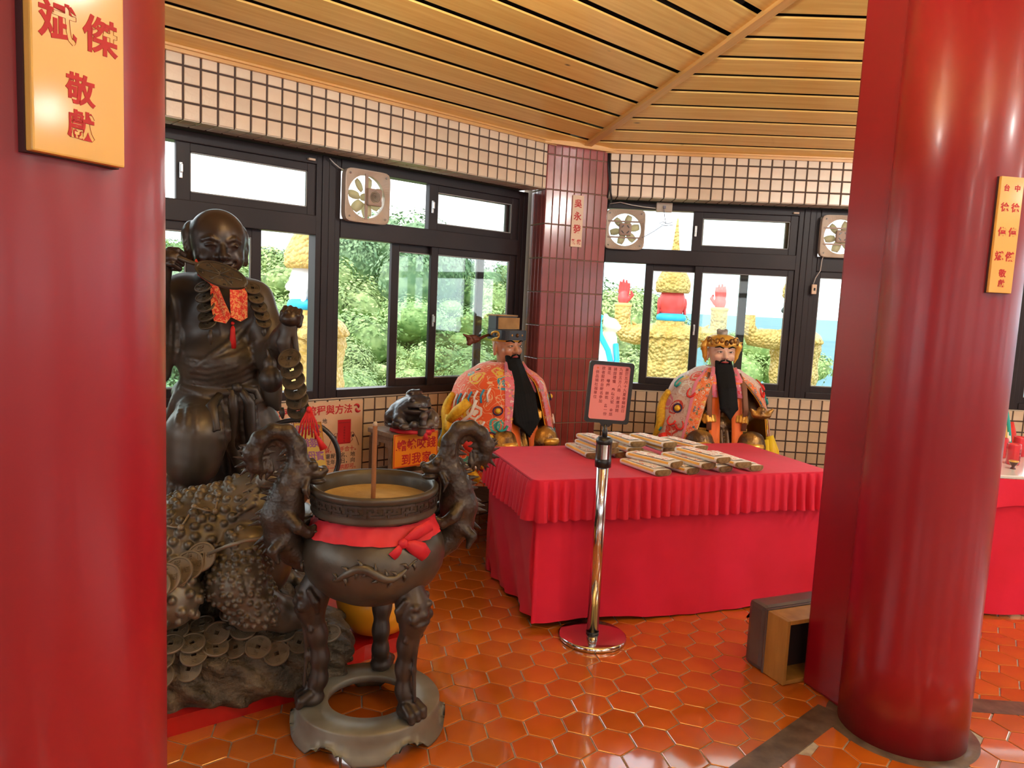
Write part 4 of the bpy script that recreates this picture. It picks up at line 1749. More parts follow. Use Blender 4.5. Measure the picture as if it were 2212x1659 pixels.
# black stand under the figure
mat('black_lacquer', (.008, .007, .009), .35, coat=.2)
st = thing('figure_stand', 'black lacquered stand under the bronze boy figure', 'stand', (LH_O.x, LH_O.y, 0))
m = MB().bbox(-.36, .22, -.26, .34, .40, .475, .012)
m.build('top', 'black_lacquer', st)
for x in (-.32, .18):
    for y in (-.21, .31):
        MB().bbox(x - .035, x + .035, y - .035, y + .035, .072, .405, .006).build('leg', 'black_lacquer', st)
MB().bbox(-.32, .18, -.20, .30, .14, .39, .006).build('panel', 'black_lacquer', st)
st.location.z = 0

# orange brocade collar with a red tassel
def brocade(name, c1, c2, scale=55, dist=2.2):
    m = mat(name, c1, .6, sheen=.2)
    nt = m.node_tree
    tc = nt.nodes.new('ShaderNodeTexCoord')
    w = nt.nodes.new('ShaderNodeTexNoise')
    w.inputs['Scale'].default_value = scale
    w.inputs['Detail'].default_value = 0
    w.inputs['Distortion'].default_value = dist
    r = nt.nodes.new('ShaderNodeValToRGB')
    r.color_ramp.interpolation = 'CONSTANT'
    r.color_ramp.elements[0].color = (*c1, 1)
    r.color_ramp.elements[1].position = .5
    r.color_ramp.elements[1].color = (*c2, 1)
    nt.links.new(tc.outputs['Object'], w.inputs['Vector'])
    nt.links.new(w.outputs['Fac'], r.inputs['Fac'])
    nt.links.new(r.outputs['Color'], nt.nodes['Principled BSDF'].inputs['Base Color'])
    return m


brocade('orange_brocade', (.75, .035, .01), (.85, .33, .10))
scarf = thing('brocade_scarf', 'orange and red brocade scarf around the neck of the bronze boy', 'scarf', at(500, 690, 3.13))
SI = Matrix.Translation(scarf.location).inverted()


def slab(pts, Y, mname, name, parent, inv, thick=.008, back=None):
    """cloth panel: outline in the photo at depth Y (per point if a list), given real thickness"""
    F_ = [surf(x, y, .010, Y[i] if hasattr(Y, '__len__') else Y) + Vector((0, -.024, 0)) for i, (x, y) in enumerate(pts)]
    n = len(F_)
    B_ = [p + Vector((0, thick, 0)) for p in F_]
    me = MB().add(F_ + B_, [tuple(range(n)), tuple(reversed(range(n, 2 * n)))] + [(j, i, n + i, n + j) for i in range(n) for j in ((i + 1) % n,)]).mesh(name)
    fix_normals(me)
    o = obj(name, me, mname, parent)
    o.matrix_local = inv
    return o


slab([(424, 570), (436, 598), (460, 616), (462, 660), (468, 692), (492, 697), (503, 682), (488, 650), (476, 622), (452, 598), (428, 560)], [3.17, 3.15, 3.13, 3.12, 3.115, 3.11, 3.11, 3.115, 3.12, 3.15, 3.18], 'orange_brocade', 'lapel', scarf, SI)
slab([(501, 625), (501, 650), (503, 684), (522, 693), (538, 685), (537, 640), (533, 615), (515, 612)], [3.12, 3.115, 3.11, 3.11, 3.12, 3.14, 3.15, 3.13], 'orange_brocade', 'lapel', scarf, SI)
m = MB().sphere(surf(502, 697, .012), .008)
m.build('bead', 'red_cord', scarf).matrix_local = SI
c = surf(502, 702, .016)
MB().tube([c, c - Vector((0, 0, .012)), c - Vector((0, 0, .05)), c - Vector((0, 0, .098))], [.004, .010, .012, .017], 10).build('tassel', 'red_cord', scarf).matrix_local = SI

# ================================================================== FURNITURE
wood_mat('dark_wood', (.050, .026, .017), (.085, .046, .030), stretch=(2, 14, 14), rough=.35, coat=.3, rnd=.05, knots=False)
wood_mat('grey_wood', (.16, .115, .085), (.27, .20, .15), stretch=(2, 14, 14), rough=.45, coat=.15, rnd=.05, knots=False)

# --- seat under the bearded official
SB_F, SB_S = Vector((.79, -.61, 0)).normalized(), Vector((.61, .79, 0)).normalized()
SB_O = Vector((-.27, 4.56, 0)) - SB_F * .26
SB_A = math.atan2(SB_F.y, SB_F.x)
seat = thing('altar_bench', 'dark carved wooden bench under the official in the orange robe', 'bench', SB_O, SB_A)
MB().bbox(0, .66, 0, .76, .385, .425, .008).build('top', 'dark_wood', seat)
MB().bbox(.012, .648, .012, .748, .362, .388, .006).build('moulding', 'dark_wood', seat)
m = MB()
for (x0, y0, x1, y1) in ((.03, .03, .63, .03), (.03, .73, .63, .73), (.03, .03, .03, .73), (.63, .03, .63, .73)):
    n = 14
    d = Vector((x1 - x0, y1 - y0, 0))
    nn = Vector((-d.y, d.x, 0)).normalized() * .009
    for i in range(n):
        u0, u1 = i / n, (i + 1) / n
        f = lambda u: .300 + .035 * abs(math.sin(u * PI * 2)) ** .6
        a, b = Vector((x0, y0, 0)) + d * u0, Vector((x0, y0, 0)) + d * u1
        V = [a - nn + Vector((0, 0, f(u0))), b - nn + Vector((0, 0, f(u1))), b - nn + Vector((0, 0, .365)), a - nn + Vector((0, 0, .365)),
             a + nn + Vector((0, 0, f(u0))), b + nn + Vector((0, 0, f(u1))), b + nn + Vector((0, 0, .365)), a + nn + Vector((0, 0, .365))]
        m.add(V, [(0, 1, 2, 3), (7, 6, 5, 4), (0, 4, 5, 1), (1, 5, 6, 2), (2, 6, 7, 3), (3, 7, 4, 0)])
m.build('apron', 'dark_wood', seat)
for x in (.035, .625):
    for y in (.035, .725):
        MB().bbox(x - .03, x + .03, y - .03, y + .03, 0, .365, .006).build('leg', 'dark_wood', seat)

# --- small stand with the orange sign
ST_A = math.radians(44)
ST_O = Vector((-.675, 4.29, 0))
stand = thing('wooden_stand', 'small dark wooden stand below the window, with the orange sign on its front', 'stand', ST_O, ST_A)
MB().bbox(-.005, .335, -.005, .25, .722, .75, .004).build('top', 'grey_wood', stand)
MB().bbox(.008, .322, .008, .237, .700, .724, .004).build('moulding', 'grey_wood', stand)
for x in (.022, .308):
    for y in (.022, .223):
        MB().bbox(x - .020, x + .020, y - .020, y + .020, 0, .702, .004).build('leg', 'grey_wood' if y < .1 else 'dark_wood', stand)
for (x0, x1, y0, y1) in ((.04, .29, .012, .028), (.04, .29, .217, .233), (.012, .028, .04, .205), (.302, .318, .04, .205)):
    m = MB()
    L = max(x1 - x0, y1 - y0)
    for i in range(10):
        u0, u1 = i / 10, (i + 1) / 10
        z = .655 + (.022 if abs((u0 + u1) / 2 - .5) < .22 else .0) + (.0 if 0 < i < 9 else -.02)
        if x1 - x0 > y1 - y0:
            m.box(x0 + L * u0, x0 + L * u1, y0, y1, z, .702)
        else:
            m.box(x0, x1, y0 + L * u0, y0 + L * u1, z, .702)
    m.build('apron', 'grey_wood', stand)
MB().bbox(.03, .30, .012, .03, .485, .505, .003).bbox(.03, .30, .215, .233, .485, .505, .003).build('stretcher', 'grey_wood', stand)
MB().bbox(.012, .03, .03, .215, .485, .505, .003).build('stretcher', 'grey_wood', stand)
MB().box(.02, .31, .02, .225, .478, .486).build('shelf', 'dark_wood', stand)

mat('sign_orange', (.86, .30, .012), .45, coat=.3)
mat('sign_edge', (.60, .03, .02), .5)
mat('ink_red', (.50, .012, .016), .6)
mat('ink_darkred', (.24, .02, .03), .6)
mat('ink_black', (.05, .035, .04), .6)
mat('ink_purple', (.42, .12, .30), .6)


def char_row(parent, items, M, m, extrude=.0006, bold=0., name='character'):
    """items: (char, x, y, size) laid in the sign's own plane (x right, y up, z out)"""
    for ch, x, y, s in items:
        o = obj(name, text_mesh(ch, s, extrude, bold), m, parent)
        o.matrix_local = M @ Matrix.Translation((x, y, 0))


sign = thing('orange_sign', 'orange sign with red characters propped against the front of the wooden stand', 'sign', ST_O + Vector((0, 0, 0)), ST_A)
MB().bbox(.0, .322, -.016, -.007, .545, .745, .004).build('board', 'sign_orange', sign)
m = MB()
for q in ((.004, .318, .737, .741), (.004, .318, .549, .553), (.004, .008, .553, .737), (.314, .318, .553, .737)):
    m.box(q[0], q[1], -.0168, -.0155, q[2], q[3])
m.build('border', 'sign_edge', sign)
MS = Matrix.Translation((0, -.0165, 0)) @ Matrix.Rotation(PI / 2, 4, 'X')
char_row(sign, [('蟾', .056, .677, .070), ('蜍', .128, .679, .070), ('咬', .200, .680, .070), ('錢', .272, .680, .070), ('到', .09, .592, .070), ('我', .165, .594, .070), ('家', .240, .594, .070)], MS, 'ink_red', bold=.0012)
MB().lathe([(0, 0), (.004, 0), (.004, .001), (0, .001)], 10, M=MS @ Matrix.Translation((.02, .655, 0))).build('full_stop', 'ink_red', sign)

# --- little money toad on the stand
TF = Vector((-.575, 4.405, .75))
frog = thing('toad_figurine', 'small dark stone toad figurine with a coin in its mouth, on the wooden stand', 'figurine', TF, ST_A - .15)
mat('stone_dark', (.045, .036, .036), .3, color2=(.22, .19, .17), scale=6, lo=.45, hi=.72, bump=.3, bscale=40, bdist=.003, coat=.3)
S = Sculpt((-.16, -.15, -.002), (.16, .15, .30), .0042)
S.ell((0, .03, .12), (.115, .11, .085), k=.03).ell((0, -.03, .165), (.092, .085, .062), k=.03).ell((0, -.055, .135), (.085, .07, .03), k=.015)
S.box((0, -.105, .150), (.075, .05, .005), .003, k=.006, cut=True)
for sx in (-1, 1):
    S.ell((sx * .05, -.075, .195), (.020, .018, .020), k=.006).ell((sx * .05, -.088, .197), (.013, .010, .013), k=.002)
    S.ell((sx * .022, -.115, .168), .006, k=.002, cut=True)
    S.chain([(sx * .085, .0, .12), (sx * .115, -.04, .08), (sx * .085, -.075, .045)], [.038, .034, .022], k=.012)
    for f in (-1, 0, 1):
        S.cap((sx * .085, -.075, .042), (sx * .085 + f * .016, -.105, .036), .012, .009, k=.004)
    S.chain([(sx * .085, .05, .12), (sx * .125, .03, .09), (sx * .12, .07, .05)], [.045, .04, .03], k=.012)
for i in range(4):
    S.ell((-.03 + .02 * i, -.02 + .012 * (i % 2), .235), (.020, .022, .016), k=.006)
S.ell((0, 0, .222), (.045, .05, .025), k=.01)
obj('body', S.mesh('figurine'), 'stone_dark', frog)
S = Sculpt((-.18, -.17, -.002), (.18, .17, .10), .006)
S.ell((0, 0, .035), (.135, .12, .035), k=.01)
for i in range(16):
    a = i / 16 * 2 * PI
    S.ell((.135 * math.cos(a), .12 * math.sin(a), .05 + .012 * (i % 2)), (.032, .03, .02), k=.008)
S.disp((-9, -9, -9), (9, 9, 9), lambda x, y, z: .004 * np.sin(x * 70) * np.sin(y * 64 + 1) + .003 * np.sin(z * 120))
obj('lotus_base', S.mesh('lotus_base'), 'stone_dark', frog)
MB().lathe([(0, 0), (.026, 0), (.027, .004), (.026, .008), (0, .008)], 20, M=Matrix.Translation((.0, -.125, .148)) @ Matrix.Rotation(.1, 4, 'X')).build('mouth_coin', 'bronze_worn', frog)
S = Sculpt((-.05, -.16, .0), (.05, -.05, .15), .004)
S.chain([(0, -.11, .01), (0, -.125, .06), (.004, -.118, .11), (0, -.112, .14)], [.028, .020, .024, .016], k=.01).ell((-.012, -.13, .105), .016, k=.006)
obj('coin_spout', S.mesh('coin_spout'), 'stone_dark', frog)
m = MB()
V, Fs = [], []
for j, (r, z) in enumerate(((.125, .002), (.135, .008), (.130, .022), (.118, .030))):
    for i in range(48):
        a = 2 * PI * i / 48
        w = .004 * math.sin(a * 9 + j)
        V.append(((r + w) * math.cos(a), (r * .9 + w) * math.sin(a), z))
for j in range(3):
    for i in range(48):
        Fs.append((j * 48 + i, j * 48 + (i + 1) % 48, (j + 1) * 48 + (i + 1) % 48, (j + 1) * 48 + i))
m.add(V, Fs, True)
rb = m.build('ribbon', 'red_ribbon', frog)
strip([(0, -.128, .02), (.012, -.138, .004), (.016, -.142, -.03)], [.008, .013, .016], 'red_ribbon', 'ribbon_tail', rb, Vector((0, -1, 0)), curl=.2)
strip([(0, -.128, .02), (.035, -.132, .012), (.055, -.13, .004)], [.008, .016, .014], 'red_ribbon', 'ribbon_tail', rb, Vector((0, -1, 0)), curl=.2)

# --- poster on the low wall
mat('poster_paper', (.80, .56, .38), .35, coat=.25)
mat('poster_red', (.62, .02, .03), .5)
pst = thing('wall_poster', 'peach poster with red title and a drawing of hands holding a red envelope', 'poster', M_L @ Vector((1.80, LOW_L - .006, .405)), A_L)
PW, PH = .672, .487
MB().box(0, PW, 0, .004, 0, PH).build('sheet', 'poster_paper', pst)
MP = Matrix.Translation((0, -.0004, 0)) @ Matrix.Rotation(PI / 2, 4, 'X')
title = '劉海福袋流程與方法'
char_row(pst, [(c, .085 + i * .0605, .438, .060) for i, c in enumerate(title)], MP, 'poster_red', .0004, .0012)
# round red swirl mark after the title
m = MB()
for s in (0, PI):
    pts = []
    for i in range(14):
        a = s + i / 13 * 2.6
        r = .006 + .020 * i / 13
        pts.append(MP @ Vector((.632 + r * math.cos(a), .438 + 1.15 * r * math.sin(a), 0)))
    m.tube(pts, [.003 + .006 * math.sin(PI * i / 13) for i in range(14)], 6, flat=1)
m.build('swirl_mark', 'poster_red', pst)


def text_line(parent, s, x, y, size, M, m, name='lettering', bold=.0003):
    o = obj(name, text_mesh(s, size, .0003, bold), m, parent)
    o['kind'] = 'stuff'
    o.matrix_local = M @ Matrix.Translation((x, y, 0))
    return o


for i, (s, k) in enumerate((('包袋寫上姓名、地', 0), ('址紅包放之自放', 0), ('入福袋向寶財', 0), ('神爺祈福', 0))):
    text_line(pst, s, .30, .372 - i * .036, .032, MP, 'ink_black')
for i, (s, k) in enumerate((('手拿紅包袋，雙手合十。', 1), ('劉海財神稟報姓名、地', 0), ('、農曆出生年月日，向', 0), ('劉海財神爺一整拱即可。', 1))):
    text_line(pst, s, .455, .190 - i * .037, .034, MP, 'poster_red' if k else 'ink_black')
# drawing: envelope and the two hands that hold it
MB().box(.500, .590, -.0012, 0, .222, .372).build('envelope', 'poster_red', pst)
MB().box(.505, .585, -.0018, -.001, .352, .355).box(.505, .585, -.0018, -.001, .226, .229).build('envelope_line', 'ink_darkred', pst)
for i in range(6):
    o = obj('envelope_mark', text_mesh('福', .013, .0003), 'ink_darkred', pst)
    o.matrix_local = MP @ Matrix.Translation((.545, .325 - i * .017, .0013))
for s in (-1, 1):
    c = .545
    pts = [(.105, .205), (.088, .250), (.062, .290), (.048, .292), (.050, .262), (.060, .245), (.046, .232)]
    MB().tube([MP @ Vector((c + s * x, y, .0005)) for x, y in pts], .0016, 5).build('hand_outline', 'ink_darkred', pst)
    MB().lathe([(0, 0), (.009, 0), (.009, .0008), (0, .0008)], 10, M=MP @ Matrix.Translation((c + s * .062, .268, 0))).build('cuff_mark', 'ink_black', pst)

# --- dark hoop with the yellow slip and red tassels, behind the burner
mat('hoop_metal', (.02, .02, .024), .3, coat=.3)
HP = at(640, 992, 3.20)
hoop = thing('metal_hoop', 'dark metal hoop standing behind the burner, a yellow slip hanging from it', 'hoop', (HP.x, HP.y, .072))
pts = [Vector((.172 * math.cos(a), .05 * math.cos(a), HP.z - .072 + .172 * math.sin(a))) for a in [2 * PI * i / 48 for i in range(49)]]
MB().tube(pts, .011, 10, caps=False).build('ring', 'hoop_metal', hoop)
MB().tube([(0, 0, HP.z - .072 - .17), (0, 0, .02)], .012, 10).build('post', 'hoop_metal', hoop)
MB().lathe([(0, 0), (.10, 0), (.10, .012), (.02, .022), (0, .022)], 24).build('foot', 'hoop_metal', hoop)

mat('slip_yellow', (.86, .55, .10), .6)
mat('slip_border', (.72, .28, .05), .6)
q0, q1, q2 = at(640, 914, 3.08), at(693, 911, 3.05), at(707, 1003, 3.05)
slip = thing('yellow_slip', 'yellow paper slip with purple characters hanging behind the burner handle', 'paper', q0)
X = (q1 - q0).normalized()
Yv = (q1 - q2)
Z = X.cross(Yv).normalized()
Yv = Z.cross(X)
wS, hS = (q1 - q0).length * 1.12, (q2 - q1).length * 1.08
Ms = Matrix((X, Yv, Z)).transposed().to_4x4()
Ms = Ms @ Matrix.Translation((-.012, -hS, 0))
o = MB().box(0, wS, 0, hS, -.0012, 0).build('sheet', 'slip_yellow', slip)
o.matrix_local = Ms
m = MB()
for q in ((0, wS, 0, .003), (0, wS, hS - .003, hS), (0, .003, 0, hS), (wS - .003, wS, 0, hS)):
    m.box(q[0], q[1], q[2], q[3], -.001, .0004)
m.build('border', 'slip_border', slip).matrix_local = Ms
for c, col in enumerate(('求財寶', '作錢母', '財寶來')):
    char_row(slip, [(ch, wS * (.80 - .30 * c), hS * (.85 - .29 * i), .042) for i, ch in enumerate(col)], Ms @ Matrix.Translation((0, 0, .0004)), 'ink_purple', .0003, .0006)

tz = at(668, 885, 3.02)
tas = thing('red_tassel', 'bunch of red tassels hanging from the coin string behind the yellow slip', 'tassel', tz)
TI = Matrix.Translation(tz).inverted()
MB().tube([at(652, 862, 3.04), at(648, 880, 3.03), at(665, 886, 3.02)], .0018, 6).build('cord', 'ink_black', tas).matrix_local = TI
MB().sphere((0, 0, 0), (.012, .010, .014)).build('knot', 'red_cord', tas)
for i in range(7):
    dx = (i - 3) * .007
    p = Vector((dx * .4, 0, -.005))
    MB().tube([p, p + Vector((dx, -.002, -.045)), p + Vector((dx * 1.6, 0, -.10 - .008 * (i % 3)))], [.003, .0042, .0035], 6).build('strand', 'red_cord', tas)
p = Vector((.035, 0, -.11))
MB().tube([(0, 0, -.03), p, p + Vector((.028, 0, -.05))], [.002, .006, .018], 8).build('end_tassel', 'red_cord', tas)

# ================================================================== THE RED TABLE
def cloth_red(name, c, c2):
    return mat(name, c, .75, color2=c2, scale=3, sheen=.08, bump=.25, bscale=9, bdist=.01)


cloth_red('cloth_red', (.62, .002, .034), (.70, .004, .050))
mat('table_frame', (.3, .3, .3), .4, metal=.6)
M_T = Matrix.Translation(T_O) @ Matrix.Rotation(T_A, 4, 'Z')
tb = thing('folding_table', 'folding table hidden under the red cloth with the pleated frill', 'table', T_O, T_A)
MB().bbox(.02, T_LEN - .02, .02, T_DEP - .02, .685, .714, .004).build('table_top', 'table_frame', tb)
for x in (.12, T_LEN - .12):
    for y in (.10, T_DEP - .10):
        MB().lathe([(.014, 0), (.014, .69)], 10, M=Matrix.Translation((x, y, 0))).build('leg', 'table_frame', tb)
cl = thing('tablecloth', 'bright red cloth with a pleated frill, covering the table of folded papers', 'tablecloth', T_O, T_A)
cl.location.z = 0


def rounded_path(L, Dp, r, step=.006):
    """front-left-back-right outline of the table as a closed list of (x, y, nx, ny, s)"""
    out = []
    segs = [((r, 0), (L - r, 0)), ((L, r), (L, Dp - r)), ((L - r, Dp), (r, Dp)), ((0, Dp - r), (0, r))]
    cen = [(L - r, r, -PI / 2), (L - r, Dp - r, 0), (r, Dp - r, PI / 2), (r, r, PI)]
    s = 0.
    for (a, b), (cx, cy, a0) in zip(segs, cen):
        d = Vector((b[0] - a[0], b[1] - a[1], 0))
        n = max(2, int(d.length / step))
        u = d.normalized()
        for i in range(n):
            p = Vector((a[0], a[1], 0)) + d * (i / n)
            out.append((p.x, p.y, u.y, -u.x, s))
            s += d.length / n
        for i in range(8):
            t = a0 + PI / 2 * i / 8
            out.append((cx + r * math.cos(t), cy + r * math.sin(t), math.cos(t), math.sin(t), s))
            s += r * PI / 2 / 8
    return out


path = rounded_path(T_LEN, T_DEP, .03)
NPth = len(path)
# top sheet
m = MB()
rows = [(-.0, .7215), (.004, .7205), (.006, .714)]
V = [(x + nx * o_, y + ny * o_, z) for o_, z in rows for x, y, nx, ny, s in path]
Fs = [tuple(range(NPth))]
for j in range(2):
    for i in range(NPth):
        i2 = (i + 1) % NPth
        Fs.append((j * NPth + i, (j + 1) * NPth + i, (j + 1) * NPth + i2, j * NPth + i2))
m.add(V, Fs)
me = m.mesh('top_sheet')
fix_normals(me)
obj('top_sheet', me, 'cloth_red', cl)
# plain skirt down to the floor, loosely rippled
m = MB()
V = []
zr = [.714, .60, .48, .36, .24, .12, .018]
for j, z in enumerate(zr):
    k = j / (len(zr) - 1)
    for x, y, nx, ny, s in path:
        side = 1. if nx < -.5 else .28
        o_ = .004 + k * (.010 * math.sin(s * 9 + 2 * math.sin(s * 3)) + side * (.014 * math.sin(s * 23 + z * 14) + .008 * math.sin(s * 47 - z * 30))) + (.012 * k if nx > -.5 else -.035 * k)
        zz = z + (.014 * math.sin(s * 4 + 1) if j == len(zr) - 1 else 0)
        V.append((x + nx * o_, y + ny * o_, max(zz, .006)))
Fs = []
for j in range(len(zr) - 1):
    for i in range(NPth):
        i2 = (i + 1) % NPth
        Fs.append((j * NPth + i, (j + 1) * NPth + i, (j + 1) * NPth + i2, j * NPth + i2))
m.add(V, Fs, True)
obj('skirt', fix_normals(m.mesh('skirt')), 'cloth_red', cl)
# pleated frill
m = MB()
V = []
fzr = [.716, .705, .68, .64, .60, .56, .527]
for j, z in enumerate(fzr):
    k = j / (len(fzr) - 1)
    for x, y, nx, ny, s in path:
        ph = s / .058 * 2 * PI + 1.2 * math.sin(s * 9.3)
        saw = math.sin(ph + .7 * math.sin(ph + k) + .6 * math.sin(s * 7))
        amp = (.0035 + .0165 * k) * (.75 + .35 * math.sin(s * 13 + 1))
        o_ = .014 + .018 * k + amp * saw
        V.append((x + nx * o_ - ny * 0, y + ny * o_, z + .003 * math.sin(s * 11) * k))
Fs = []
for j in range(len(fzr) - 1):
    for i in range(NPth):
        i2 = (i + 1) % NPth
        Fs.append((j * NPth + i, (j + 1) * NPth + i, (j + 1) * NPth + i2, j * NPth + i2))
m.add(V, Fs, True)
obj('frill', fix_normals(m.mesh('frill')), 'cloth_red', cl)

# --- sign post in front of the table
SP = Vector((.430, 3.372, 0))
mat('chrome', (.72, .72, .70), .12, metal=1.)
mat('black_plastic', (.012, .012, .014), .35, coat=.2)
mat('pink_paper', (.78, .27, .29), .45, coat=.35)
post = thing('sign_post', 'chrome sign post on a round base with a pink notice in a black frame', 'sign', SP)
MB().lathe([(.150, 0), (.158, .004), (.158, .018), (.150, .024), (.06, .026), (.028, .027)], 64).build('base', 'chrome', post)
MB().lathe([(.0275, .026), (.0275, .835), (.026, .836)], 32).build('pole', 'chrome', post)
MB().lathe([(.0285, .026), (.030, .028), (.030, .036), (.0285, .038)], 24, closed=True).build('pole_seal', 'black_plastic', post)
MB().lathe([(.028, .815), (.0375, .817), (.0375, .852), (.036, .854), (.036, .925), (.0375, .927), (.0375, .942), (.028, .954), (.012, .956)], 32).build('belt_head', 'black_plastic', post)
MB().lathe([(.0368, .856), (.0368, .922)], 32, a0=-2.6, a1=-.9).build('belt_cover', 'chrome', post)
MB().lathe([(.010, .954), (.0125, .956), (.0125, .985), (.009, .99), (.0085, 1.012)], 16).build('neck', 'black_plastic', post)
RS = Matrix.Translation((.002, -.004, 1.015)) @ Matrix.Rotation(math.radians(7), 4, 'Z') @ Matrix.Rotation(math.radians(2.6), 4, 'Y')


def round_rect(w, h, r, n=6):
    out = []
    for cx, cy, a0 in ((w / 2 - r, h / 2 - r, 0), (-w / 2 + r, h / 2 - r, PI / 2), (-w / 2 + r, -h / 2 + r, PI), (w / 2 - r, -h / 2 + r, 3 * PI / 2)):
        for i in range(n + 1):
            a = a0 + PI / 2 * i / n
            out.append((cx + r * math.cos(a), cy + r * math.sin(a)))
    return out


MF = RS @ Matrix.Translation((0, 0, .142)) @ Matrix.Rotation(PI / 2, 4, 'X')
o = MB().prism(round_rect(.204, .278, .014), -.012, .0).build('frame', 'black_plastic', post)
o.matrix_local = MF
m = MB()
oi, ii = round_rect(.204, .278, .014), round_rect(.172, .246, .012)
n = len(oi)
V = [(x, y, .0) for x, y in oi] + [(x, y, .006) for x, y in oi] + [(x, y, .006) for x, y in ii] + [(x, y, 0) for x, y in ii]
Fs = []
for j in range(4):
    for i in range(n):
        Fs.append((j * n + i, j * n + (i + 1) % n, ((j + 1) % 4) * n + (i + 1) % n, ((j + 1) % 4) * n + i))
m.add(V, Fs)
o = obj('frame_lip', fix_normals(m.mesh('lip')), 'black_plastic', post)
o.matrix_local = MF
o = MB().prism(round_rect(.174, .248, .012), .0, .0022).build('notice', 'pink_paper', post)
o.matrix_local = MF
MB().prism([(-.035, 0), (.035, 0), (.015, -.022), (-.015, -.022)], -.010, .0).build('bracket', 'black_plastic', post).matrix_local = RS @ Matrix.Translation((0, 0, .008)) @ Matrix.Rotation(PI / 2, 4, 'X')
cols = ['農曆五月十九夏季賜財日', '九部五方八路　財庫洞開', '誦經禮懺　奉疏文號　金紙', '蓮花　蠟燭　餅乾　各一份', '欲者服務台報名參加', '※供品捐社福單位']
MT = MF @ Matrix.Translation((0, 0, .0022))
for c, s in enumerate(cols):
    n = len(s)
    parts = {}
    for i, ch in enumerate(s):
        if ch == '　':
            continue
        o_ = text_mesh(ch, .0165, .0003, .0002)
        parts.setdefault('ink_orange' if ch == '※' else 'ink_darkred', []).append((o_, Matrix.Translation((.070 - c * .0268, .108 - i * .0186, 0))))
    for k, v in parts.items():
        if k == 'ink_orange':
            mat('ink_orange', (.75, .14, .02), .6)
        o = obj('lettering', joined('lettering', v), k, post)
        o['kind'] = 'stuff'
        o.matrix_local = MT

# --- folded bundles of joss paper
mat('paper_white', (.88, .84, .80), .7, color2=(.82, .74, .68), scale=18, lo=.5, hi=.75)
mat('paper_brown', (.20, .125, .05), .85, color2=(.30, .20, .09), scale=60, bump=.5, bscale=150, bdist=.002)
mat('paper_yellow', (.86, .46, .08), .6)
brocade('paper_print', (.92, .86, .80), (.68, .22, .12), 22, 3.0)
MATS['paper_print'].node_tree.nodes['Color Ramp'].color_ramp.elements[1].position = .56
BLN, BWD, BTH = .29, .104, .033


def bundle_section(k):
    """flattened roll, one fold wrapped over the other"""
    out = []
    for i in range(28):
        a = 2 * PI * i / 28
        c, s = math.cos(a), math.sin(a)
        x = (abs(c) ** .55) * math.copysign(1, c) * BWD / 2 * k
        z = (abs(s) ** .75) * math.copysign(1, s) * BTH / 2 * k
        out.append((x, z + .002 * math.cos(a * 2)))
    return out


def bundle_meshes():
    sec = bundle_section(1.)
    n = len(sec)
    m = MB()
    V = [(y, x, z) for y in (-BLN / 2, -.05, .05, BLN / 2) for x, z in sec]
    Fs = [(j * n + i, j * n + (i + 1) % n, (j + 1) * n + (i + 1) % n, (j + 1) * n + i) for j in range(3) for i in range(n)]
    wrap = fix_normals(m.add(V, Fs, True).mesh('wrapper'))
    core = MB()
    for q, (k, e) in enumerate(((.97, .000), (.80, .004), (.60, .002), (.36, .005))):
        s2 = [(x, z + (.002 if q % 2 else 0)) for x, z in bundle_section(k)]
        V = [(y, x, z) for y in (-BLN / 2 - e, BLN / 2 + e) for x, z in s2]
        core.add(V, [(i, (i + 1) % n, n + (i + 1) % n, n + i) for i in range(n)] + [tuple(reversed(range(n))), tuple(range(n, 2 * n))])
    core = core.mesh('core')
    pr = MB()
    V, Fs = [], []
    xs = [-.036 + .072 * i / 6 for i in range(7)]
    for y in (-BLN / 2 + .03, BLN / 2 - .03):
        for x in xs:
            V.append((y, x, BTH / 2 * (max(0, 1 - (abs(x) / (BWD / 2)) ** (1 / .55 * 2))) ** .375 + .0030))
    Fs = [(i, i + 1, 7 + i + 1, 7 + i) for i in range(6)]
    pr.add(V, Fs, True)
    yl = MB()
    V = []
    pts = [sec[i] for i in range(15, 20)]
    for y in (-BLN / 2 + .012, BLN / 2 - .012):
        for x, z in pts:
            V.append((y, x * 1.02, z * 1.02))
    pts2 = [sec[i] for i in range(11, 15)]
    V = [(y, x * 1.015, z * 1.015) for y in (-BLN / 2 + .015, BLN / 2 - .015) for x, z in pts2]
    k = len(pts2)
    yl.add(V, [(i, i + 1, k + i + 1, k + i) for i in range(k - 1)], True)
    return wrap, core, fix_normals(pr.mesh('print')), fix_normals(yl.mesh('side_band'))


